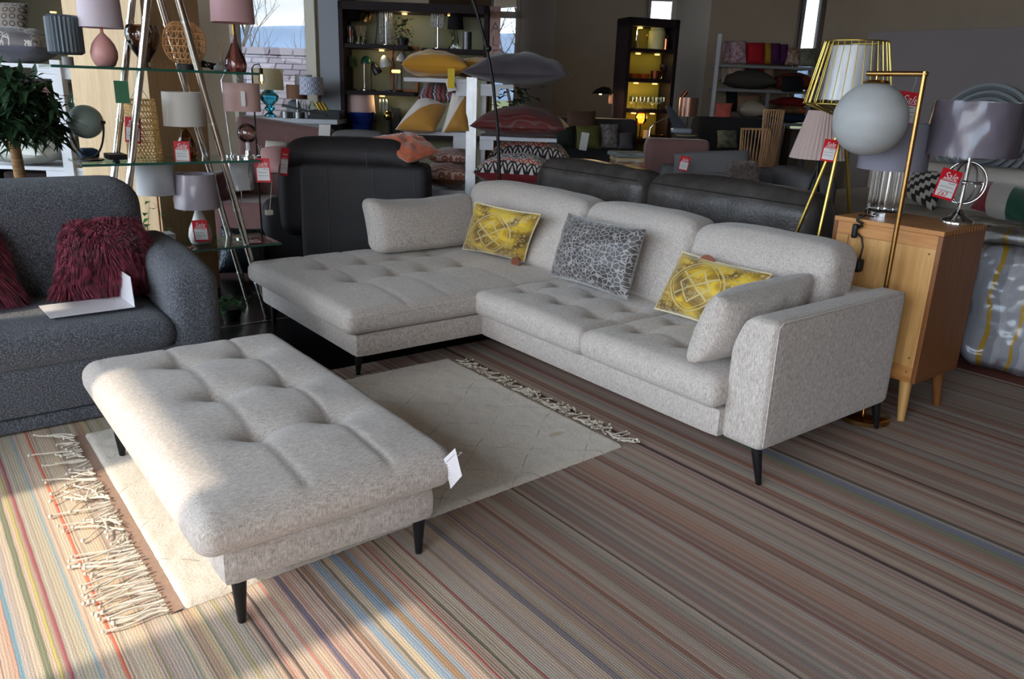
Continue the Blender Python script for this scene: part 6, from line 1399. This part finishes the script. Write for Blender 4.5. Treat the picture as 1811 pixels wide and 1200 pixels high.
# hanging filament bulb on a hooked stand
ed = thing('filament_lamp', 'bare glowing filament bulb hanging from a dark holder beside the pink drum shade', 'floor lamp', on(445, 0, 5.75), YAW)
q = ps(at(462, 130, 5.75)); e0 = at(462, 130, 5.75) - ed.location; ex = e0.dot(RH)
MB().tube([(ex - 16 * q, .0, e0.z + 8 * q), (ex - 12 * q, 0, e0.z + 14 * q), (ex - 3 * q, 0, e0.z + 16 * q), (ex, 0, e0.z + 9 * q)], .004, 6).make('flex', BLKPL, ed)
MB().tube([(ex, 0, e0.z + 9 * q), (ex, 0, e0.z - 1 * q)], 3.2 * q, 12).make('holder', M('dark_bronze', (60, 40, 34), .4, .6), ed)
MB().sphere((ex, 0, e0.z - 9 * q), 6.5 * q, 16, 12, (.8, .8, 1.4)).make('glass_bulb', CLEAR, ed); MB().tube([(ex, 0, e0.z - 2 * q), (ex, 0, e0.z - 13 * q)], 1.6 * q, 8).make('filament', M('filament', (255, 214, 150), .4, emit=(255, 200, 110), est=14), ed)
MB().tube([(ex - 16 * q, .0, e0.z + 8 * q), (ex - 17 * q, 0, .02)], .006, 8).make('stem', BLACK, ed); MB().lathe([(.13, 0.001), (.13, .015), (.01, .025)], 24, (ex - 17 * q, 0, 0)).make('base', BLACK, ed)
# ------------------------------------------------------------------ SALE poster by the second window
pp_ = at(876, 50, 14.2); q = ps(pp_); po_ = thing('sale_poster', 'tall pale red sale poster standing beside the wide dark bookcase', 'poster', pp_, YAW)
MB().add([(-10 * q, 0, -58 * q), (9 * q, 0, -58 * q), (9 * q, 0, 36 * q), (-10 * q, 0, 36 * q)], [(0, 1, 2, 3)]).make('panel', shade_fabric('poster_pink', (255, 216, 212), .85), po_, smooth=False)
for k, ch in enumerate('SALE'): lettering(po_, ch, 24 * q, shade_fabric('poster_letter', (255, 250, 248), .4), (0, -.002, (24 - 23 * k) * q))
# ------------------------------------------------------------------ seating in the dark middle distance
def seatset(name, label, cat, px0, px1, pytop, D, mat, depth=.9, back=.22, rz=0.0, arms=True, seat=.44):
    c = fl((px0 + px1) / 2, pytop + 25, D); q = ps(at((px0 + px1) / 2, pytop, D)); W = (px1 - px0) * q / 2; zt = at((px0 + px1) / 2, pytop, D).z
    t = thing(name, label, cat, c, YAW + rz); return t, W, zt, q
MIDS = M('charcoal_cloth', (52, 50, 52), .9, var=.1, vs=6)
t, W, zt, q = seatset('sofa', 'charcoal sofa with a row of dark cushions below the black reading lamp', 'sofa', 985, 1142, 212, 8.6, MIDS)
MB().rbox((-W, .55, .1), (W, .8, zt), .07, (20, 6, 12)).make('backrest', MIDS, t); MB().rbox((-W, -.2, .1), (W, .6, .45), .07, (20, 12, 6)).make('seat', MIDS, t)
for sg in (-1, 1): MB().rbox((sg * W - .1, -.2, .1), (sg * W + .1, .75, .62), .06, (6, 12, 8)).make('arm', MIDS, t)
G3 = 'cushions on the charcoal sofa'
MD = 8.6
def upright(label, px0, px1, py0, py1, D, mat, group, lean=.12, t=.14, skew=0):
    cushion(label, MB().pillow(at(px0 + skew, py1, D), at(px1 + skew, py1, D), at(px1, py0, D + lean), at(px0, py0, D + lean), t, 14, .05, .46), mat, group=group)
upright('plain brown cushion highest at the back of the charcoal sofa', 1002, 1054, 196, 236, MD + .35, M('brown_cloth', (92, 66, 54), .9), G3)
upright('dark green cushion at the left of the charcoal sofa', 982, 1018, 222, 262, MD + .2, M('dark_green_cloth', (40, 48, 42), .9), G3)
upright('olive green velvet cushion bearing a white ticket on the charcoal sofa', 1019, 1062, 222, 263, MD + .1, M('olive_velvet', (92, 92, 44), .8, var=.15, vs=8), G3)
upright('grey brown floral cushion right of the olive one on the charcoal sofa', 1062, 1094, 219, 262, MD + .15, M('floral_cloth', (112, 106, 102), .9, var=.5, vs=24), G3)
upright('dark grey cushion at the right end of the charcoal sofa', 1094, 1120, 236, 264, MD + .1, M('dark_grey_cloth', (70, 68, 70), .9), G3)
tk_ = MB().box((-.04, 0, -.09), (.04, .002, .09)).make('ticket', WHITEC, smooth=False, loc=at(1033, 250, MD - .12), rz=YAW); tk_.rotation_euler = (0, .12, YAW); setp(tk_, 'tall white ticket leaning on the olive green cushion', 'ticket')
# throws on a low stool
TD = 7.6
stl = thing('footstool', 'dark footstool piled with folded multicoloured throws behind the leather sofa', 'stool', fl(1110, 285, TD), YAW); q = ps(at(1110, 290, TD)); zs_ = at(1110, 294, TD).z
MB().rbox((-34 * q, -.2, .08), (32 * q, .25, zs_), .04, (14, 10, 6)).make('pad', M('dark_stool', (40, 37, 38), .9), stl)
for a in (-.18, .18):
    for b in (-.15, .2): MB().tube([(a, b, .002), (a, b, .1)], .015, 8).make('leg', BLACK, stl)
for k, (c1, c2, w, nm) in enumerate((((160, 60, 50), (206, 190, 168), 30, 'red and cream'), ((196, 150, 60), (206, 200, 190), 27, 'mustard and white'), ((190, 184, 176), (90, 110, 120), 31, 'pale and blue'))):
    z0 = zs_ + .001 + k * .045; mb = crumple(MB().rbox((-w * q, -.16, z0), (w * q, .16, z0 + .046), .02, (20, 10, 4)), .008, 14, k)
    o = mb.make('folded_throw', M('throw_cloth_%s' % nm.split()[0], c1, .9, vs=14, c2=c2, stretch=(.4, 3, 3)), loc=(stl.location.x, stl.location.y, 0), rz=YAW + .1 * k); setp(o, ('lowest', 'middle', 'topmost')[k] + ' folded %s throw on the dark footstool' % nm, 'throw', 'throws on the footstool')
# black reading lamp with a lit mouth
rl2 = thing('reading_lamp', 'black reading lamp with a wide cone shade glowing against the pale wall', 'floor lamp', fl(1083, 190, 9.65), YAW); q = ps(at(1068, 165, 9.65)); zz = at(1068, 165, 9.65).z; x0 = -18 * q
MB().lathe([(21 * q, zz - 1 * q), (14 * q, zz + 6 * q), (4 * q, zz + 11 * q), (3.5 * q, zz + 11 * q), (13.5 * q, zz + 5.5 * q), (20.5 * q, zz - 1 * q)], 28, (x0, 0, 0), loop=True).make('lamp_shade', BLACK, rl2)
MB().tube([(x0, 0, zz + 10 * q), (x0 + 10 * q, 0, zz + 9 * q), (x0 + 18 * q, 0, zz - 3 * q), (x0 + 18 * q, 0, .02)], .009, 8).make('stem', BLACK, rl2); MB().lathe([(.14, .001), (.14, .02)], 24, (x0 + 18 * q, 0, 0)).make('base', BLACK, rl2)
MB().sphere((x0 - 5 * q, -.02, zz + .5 * q), 3.2 * q, 14, 10).make('bulb', BULB, rl2)
ld = bpy.data.lights.new('reading_light', 'POINT'); lo = bpy.data.objects.new('reading_light', ld); col.objects.link(lo); ld.energy = 7; ld.color = (1, .72, .42); ld.shadow_soft_size = .03; lo.location = rl2.location + RH * (x0 - 5 * q) - FH * .02 + Vector((0, 0, zz - 4 * q))
MB().box((x0 + 10 * q, -.03, zz - 17 * q), (x0 + 17 * q, -.028, zz - 3 * q)).make('ticket', M('pale_ticket', (206, 150, 118), .7), rl2, smooth=False)
# pink armchair and grey sofa behind the leather one
t, W, zt, q = seatset('armchair', 'dusty pink armchair with a slab back behind the grey sofa', 'armchair', 1142, 1256, 246, 7.4, PKS)
MB().rbox((-W, 0, .15), (W, .2, zt), .05, (16, 6, 12)).make('backrest', PKS, t); MB().rbox((-W, .15, .12), (W, .8, .44), .05, (14, 12, 6)).make('seat', PKS, t)
for a in (-W + .06, W - .06):
    for b in (.1, .7): MB().tube([(a, b, .002), (a, b, .14)], .015, 8).make('leg', BLACK, t)
GS = M('mid_grey_cloth', (104, 102, 104), .9, var=.06, vs=5)
t, W, zt, q = seatset('sofa', 'mid grey fabric sofa with a tagged back cushion behind the leather sofa', 'sofa', 1180, 1450, 285, 6.7, GS)
MB().rbox((-W, .3, .1), (W, .55, zt - .08), .06, (20, 6, 10)).make('backrest', GS, t); MB().rbox((-W, -.45, .1), (W, .4, .42), .06, (20, 14, 8)).make('seat', GS, t)
MB().rbox((W - .3, -.45, .1), (W, .5, at(1400, 300, 6.7).z), .07, (8, 14, 10)).make('arm', GS, t)
cushion('large grey back cushion carrying a sale tag on the mid grey sofa', MB().pillow(at(1186, 318, 6.6), at(1330, 336, 6.6), at(1326, 266, 6.8), at(1192, 272, 6.8), .2, 20, .04, .4), M('back_cushion_grey', (112, 110, 112), .9), group='loose cushions on the mid grey sofa')
cushion('low grey cushion lying in front on the mid grey sofa', MB().pillow(at(1225, 345, 6.35), at(1318, 350, 6.35), at(1312, 308, 6.5), at(1230, 305, 6.5), .14, 16, .04, .4), M('back_cushion_grey', (112, 110, 112), .9), group='loose cushions on the mid grey sofa')
sale_tag('red sale tag on the large grey back cushion behind the leather sofa', 1210, 289, 6.45, 17, 25, .15, 0, None, 3)
FURB = fur_mat('brown_grey_fur', (88, 74, 68), (122, 104, 96), (158, 138, 128))
c_ = at(1313, 308, 6.42); q = ps(c_); r_ = 24 * q
fur_cushion('round brownish grey fluffy cushion on the mid grey sofa', (c_ + RH * -r_ - Vector((0, 0, r_ * .8)), c_ + RH * r_ - Vector((0, 0, r_ * .8)), c_ + RH * r_ + Vector((0, 0, r_ * .75)), c_ - RH * r_ + Vector((0, 0, r_ * .75))), .16, FURB, 3500, .05, None, 61)
# black anglepoise and copper lamp on a dark side table
DT = 8.4
dt_ = thing('side_table', 'dark side table with stacked plates in front of the narrow bookcase', 'table', fl(1185, 247, DT), YAW); q = ps(at(1185, 240, DT)); zd = at(1185, 247, DT).z
MB().box((-34 * q, -.2, zd - .03), (34 * q, .25, zd)).make('top', DARKW, dt_, smooth=False, bevel=.003)
for a in (-30 * q, 30 * q):
    for b in (-.17, .22): MB().tube([(a, b, .002), (a, b, zd - .03)], .016, 8).make('leg', DARKW, dt_)
al = thing('desk_lamp', 'black angled desk lamp with a long flat head above the stacked plates', 'desk lamp', on(1148, zd + .001, DT - .05), YAW)
MB().lathe([(.06, 0), (.06, .012), (.01, .02)], 20).make('base', BLACK, al)
MB().tube([(0, 0, .01), (0, 0, 18 * q), (6 * q, 0, 26 * q), (32 * q, 0, 40 * q)], .008, 8).make('stem', CHROME, al)
MB().prism([(24 * q, 56 * q), (31 * q, 58 * q), (66 * q, 20 * q), (40 * q, 20 * q)], -.03, .03, 1).make('lamp_head', M('dark_slate_enamel', (52, 56, 64), .4), al, smooth=False, bevel=.008)
MB().rbox((38 * q, -.07, 12 * q), (72 * q, .07, 21 * q), .02, (8, 8, 6)).make('lamp_mouth', M('pale_enamel', (140, 146, 156), .35), al)
for k, (r, c) in enumerate(((25, (150, 128, 92)), (23, (60, 54, 50)), (20, (168, 154, 128)))):
    o = MB().lathe([(r * .7 * q, 0), (r * q, 2.2 * q), (r * q, 3 * q), (r * .65 * q, 1 * q)], 28, loop=True).make('plate', M('plate_%d_glaze' % c[0], c, .4), loc=on(1212, zd + .001, DT) + Vector((0, 0, k * 3.1 * q))); setp(o, ('lowest', 'middle', 'topmost')[k] + ' plate of the stack under the black angled desk lamp', 'plate', 'stacked plates')
cu = tlamp('copper metal drum lamp standing beside the far shelf of cushions', on(1212, zd + .001, DT + .12), q, [(9, 0), (9, 2), (2, 3)], BLACK, (16, 17, 40, 72, M('copper_shade', (150, 112, 96), .3, .8)), (1.2, 2, 70, BLACK))
MB().tube([(-14 * q, 0, 70 * q), (-6 * q, 0, 82 * q)], .02, 10).make('copper_rod', COPPER, cu)

# ------------------------------------------------------------------ far shelf of cushions
FD = 12.4; fq = ps(at(1350, 115, FD)); zf1, zf2, zf3 = at(1350, 116, FD).z, at(1330, 158, FD).z, at(1320, 208, FD).z
fu = thing('shelf_unit', 'far white and grey shelf unit packed with bright cushions under the narrow window', 'shelf unit', fl(1268, 120, FD), YAW); XF = lambda px: (px - 1264) * fq
GB = M('grey_board', (140, 138, 138), .6)
MB().box((XF(1260), -.03, .005), (XF(1266), .03, at(1276, 60, FD).z)).make('post', WHITEB, fu, smooth=False)
MB().box((XF(1432), -.0, .005), (XF(1438), .05, zf1)).make('post', GB, fu, smooth=False)
for a, b, z in ((1266, 1432, zf1), (1266, 1432, zf2), (1266, 1362, zf3), (1366, 1432, at(1400, 218, FD).z)): MB().box((XF(a), .0, z - .04), (XF(b), .5, z)).make('shelf_board', GB, fu, smooth=False)
MB().box((XF(1358), .02, .01), (XF(1364), .06, zf2 - .045)).make('post', ALU, fu, smooth=False)
G4 = 'cushions on the far shelf'
def fc(label, px0, px1, py0, py1, c, off=.1, mat=None, t=.16, skew=0):
    upright(label + ' on the far shelf', px0, px1, py0, py1, FD + off, mat or M('far_' + label.split(' cushion')[0].replace(' ', '_').replace(',', ''), c, .85, var=.12, vs=8), G4, .12, t, skew)
PW = M('pink_white_ikat', (206, 186, 192), .85, vs=26, c2=(150, 92, 106))
fc('pink and white ikat cushion at the left of the top row', 1278, 1294, 72, 112, None, .12, PW, .1); fc('pink and white ikat cushion second in the top row', 1292, 1320, 72, 112, None, .05, PW)
fc('bright red cushion in the top row', 1319, 1352, 75, 113, (176, 22, 34)); fc('yellow cushion in the top row', 1349, 1366, 76, 113, (170, 130, 30), .16); fc('purple cushion nearer the yellow one in the top row', 1363, 1380, 76, 114, (74, 22, 70), .08); fc('purple cushion nearer the floral one in the top row', 1378, 1394, 78, 114, (74, 22, 70), .08)
fc('cream floral cushion in the top row', 1388, 1414, 86, 115, None, .04, M('cream_floral', (190, 172, 150), .85, vs=22, c2=(140, 70, 54))); fc('grey green landscape cushion at the right of the top row', 1410, 1444, 85, 118, None, .06, M('landscape_cloth', (150, 140, 112), .85, vs=9, c2=(84, 92, 84)))
fc('cream button cushion at the left of the second row', 1275, 1290, 114, 146, (190, 172, 158), .15, None, .1); fc('cream patterned cushion second in the second row', 1286, 1318, 114, 140, None, .1, M('cream_patterned', (206, 184, 166), .85, vs=16, c2=(160, 120, 96)))
fc('dark cushion with red stripes in the second row', 1318, 1352, 120, 140, None, .12, M('union_stripe', (150, 34, 30), .85, vs=7, c2=(26, 26, 44))); fc('tan cushion in the second row', 1350, 1370, 120, 142, (146, 112, 88))
lying('dark grey cushion lying on the second board of the far shelf', 1276, 1366, zf2, FD - .1, .32, .5, M('dark_olive_grey', (74, 68, 62), .9), 0, G4, seed=41); lying('orange red patterned cushion lying at the right of the second board of the far shelf', 1362, 1436, zf2, FD - .05, .30, .5, M('orange_pattern', (150, 66, 38), .85, vs=9, c2=(90, 30, 34)), 0, G4, seed=42)
fc('black pointed cushion resting at the right of the second board', 1382, 1420, 134, 162, (22, 20, 22), -.25)
fc('tan cushion standing on the third board', 1300, 1346, 168, 196, (146, 118, 92), .2); lying('pale cream oval cushion lying on the third board of the far shelf', 1300, 1356, zf3, FD - .05, .28, .45, M('pale_cream', (206, 188, 164), .85), 0, G4, seed=43, power=.6)
fc('coral cushion at the left of the third board', 1266, 1296, 182, 212, (226, 112, 96), -.15, None, .14, -4); fc('black cushion behind the coral one on the third board', 1284, 1304, 162, 198, (18, 18, 20), .2)
zr = at(1400, 218, FD).z
for k, (c, nm) in enumerate((((28, 44, 66), 'navy'), ((176, 92, 48), 'multicoloured floral'), ((130, 18, 22), 'crimson'))):
    lying('%s cushion %s in the stack at the right of the far shelf' % (nm, ('lowest', 'in the middle', 'on top')[k]), 1366, 1430, zr + k * .115, FD - .05 + .03 * k, .17, .45, M('stack_' + nm.split()[0], c, .85, vs=12, **({'c2': (60, 80, 50)} if k == 1 else {})), .05 * k, G4, seed=44 + k)
wc = MB().box((0, 0, 0), (38 * fq, .05, 54 * fq)).make('white_panel', WHITEB, smooth=False, loc=on(1424, at(1424, 176, 12.9).z, 12.9), rz=YAW); setp(wc, 'white hook panel behind the right end of the far shelf', 'panel')
for k in range(2):
    h_ = MB().box((-.02, -.012, -.05), (.02, 0, .05)).make('black_hook', BLACK, smooth=False, loc=wc.location + RH * (6 + 14 * k) * fq + Vector((0, 0, 48 * fq)), rz=YAW); setp(h_, ('left' if k == 0 else 'right') + ' one of two black hooks on the white hook panel', 'hook', 'black hooks')
# dark armchair and rattan lamps in front of it
t, W, zt, q = seatset('armchair', 'black armchair with a mottled cushion behind the rattan slat lamps', 'armchair', 1240, 1372, 210, 9.6, MIDS); DKC = M('black_cloth', (26, 25, 27), .9)
MB().rbox((-W, .4, .01), (W, .65, zt), .06, (16, 6, 12)).make('backrest', DKC, t); MB().rbox((-W, -.3, .1), (W, .45, .45), .06, (14, 12, 6)).make('seat', DKC, t)
upright('mottled green grey cushion on the black armchair', 1268, 1304, 230, 262, 9.55, M('mottled_cloth', (92, 90, 74), .9, var=.5, vs=16), 'cushion on the black armchair')
SL = M('rattan_slat', (176, 132, 92), .6, var=.2, vs=30)
def slat_lamp(label, px, D, ptop, prof, n=26):
    b = fl(px, 250, D); q = ps(at(px, 250, D)); z1 = at(px, ptop, D).z; t = thing('rattan_floor_lamp', label, 'floor lamp', b, YAW, 'rattan slat lamps'); mb = MB()
    for j in range(n):
        a = 2 * PI * j / n; mb.tube([(prof(i / 8) * q * math.cos(a + .35 * i / 8), prof(i / 8) * q * math.sin(a + .35 * i / 8), .01 + (z1 - .01) * i / 8) for i in range(9)], .0042, 4)
    mb.make('slats', SL, t, weld=False)
    for i in (0, 3, 8): r = prof(i / 8) * q; MB().tube([(r * math.cos(2 * PI * k / 30), r * math.sin(2 * PI * k / 30), .012 + (z1 - .012) * i / 8) for k in range(30)], .005, 6, closed=True).make('hoop', SL, t)
    MB().tube([(0, 0, .01), (0, 0, z1 * .5)], .012, 8).make('stem', M('carrier_white', (215, 215, 215), .5), t)
slat_lamp('shorter rattan slat lamp, wide at the top, behind the mid grey sofa', 1335, 7.6, 228, lambda t: 15 + 11 * t)
slat_lamp('taller waisted rattan slat lamp behind the shorter one', 1362, 8.2, 194, lambda t: 13 + 18 * (t - .62) ** 2 * 2.6 if t < .62 else 13 + 5 * (t - .62) / .38)
rgb = MB().box((-.6, -.4, .004), (.9, .8, .012)).make('patterned_rug', M('patterned_wool', (150, 144, 130), .95, vs=9, c2=(70, 68, 66)), smooth=False, loc=on(1405, 0, 8.6), rz=YAW); setp(rgb, 'grey and cream patterned rug on the floor beyond the rattan lamps', 'rug')
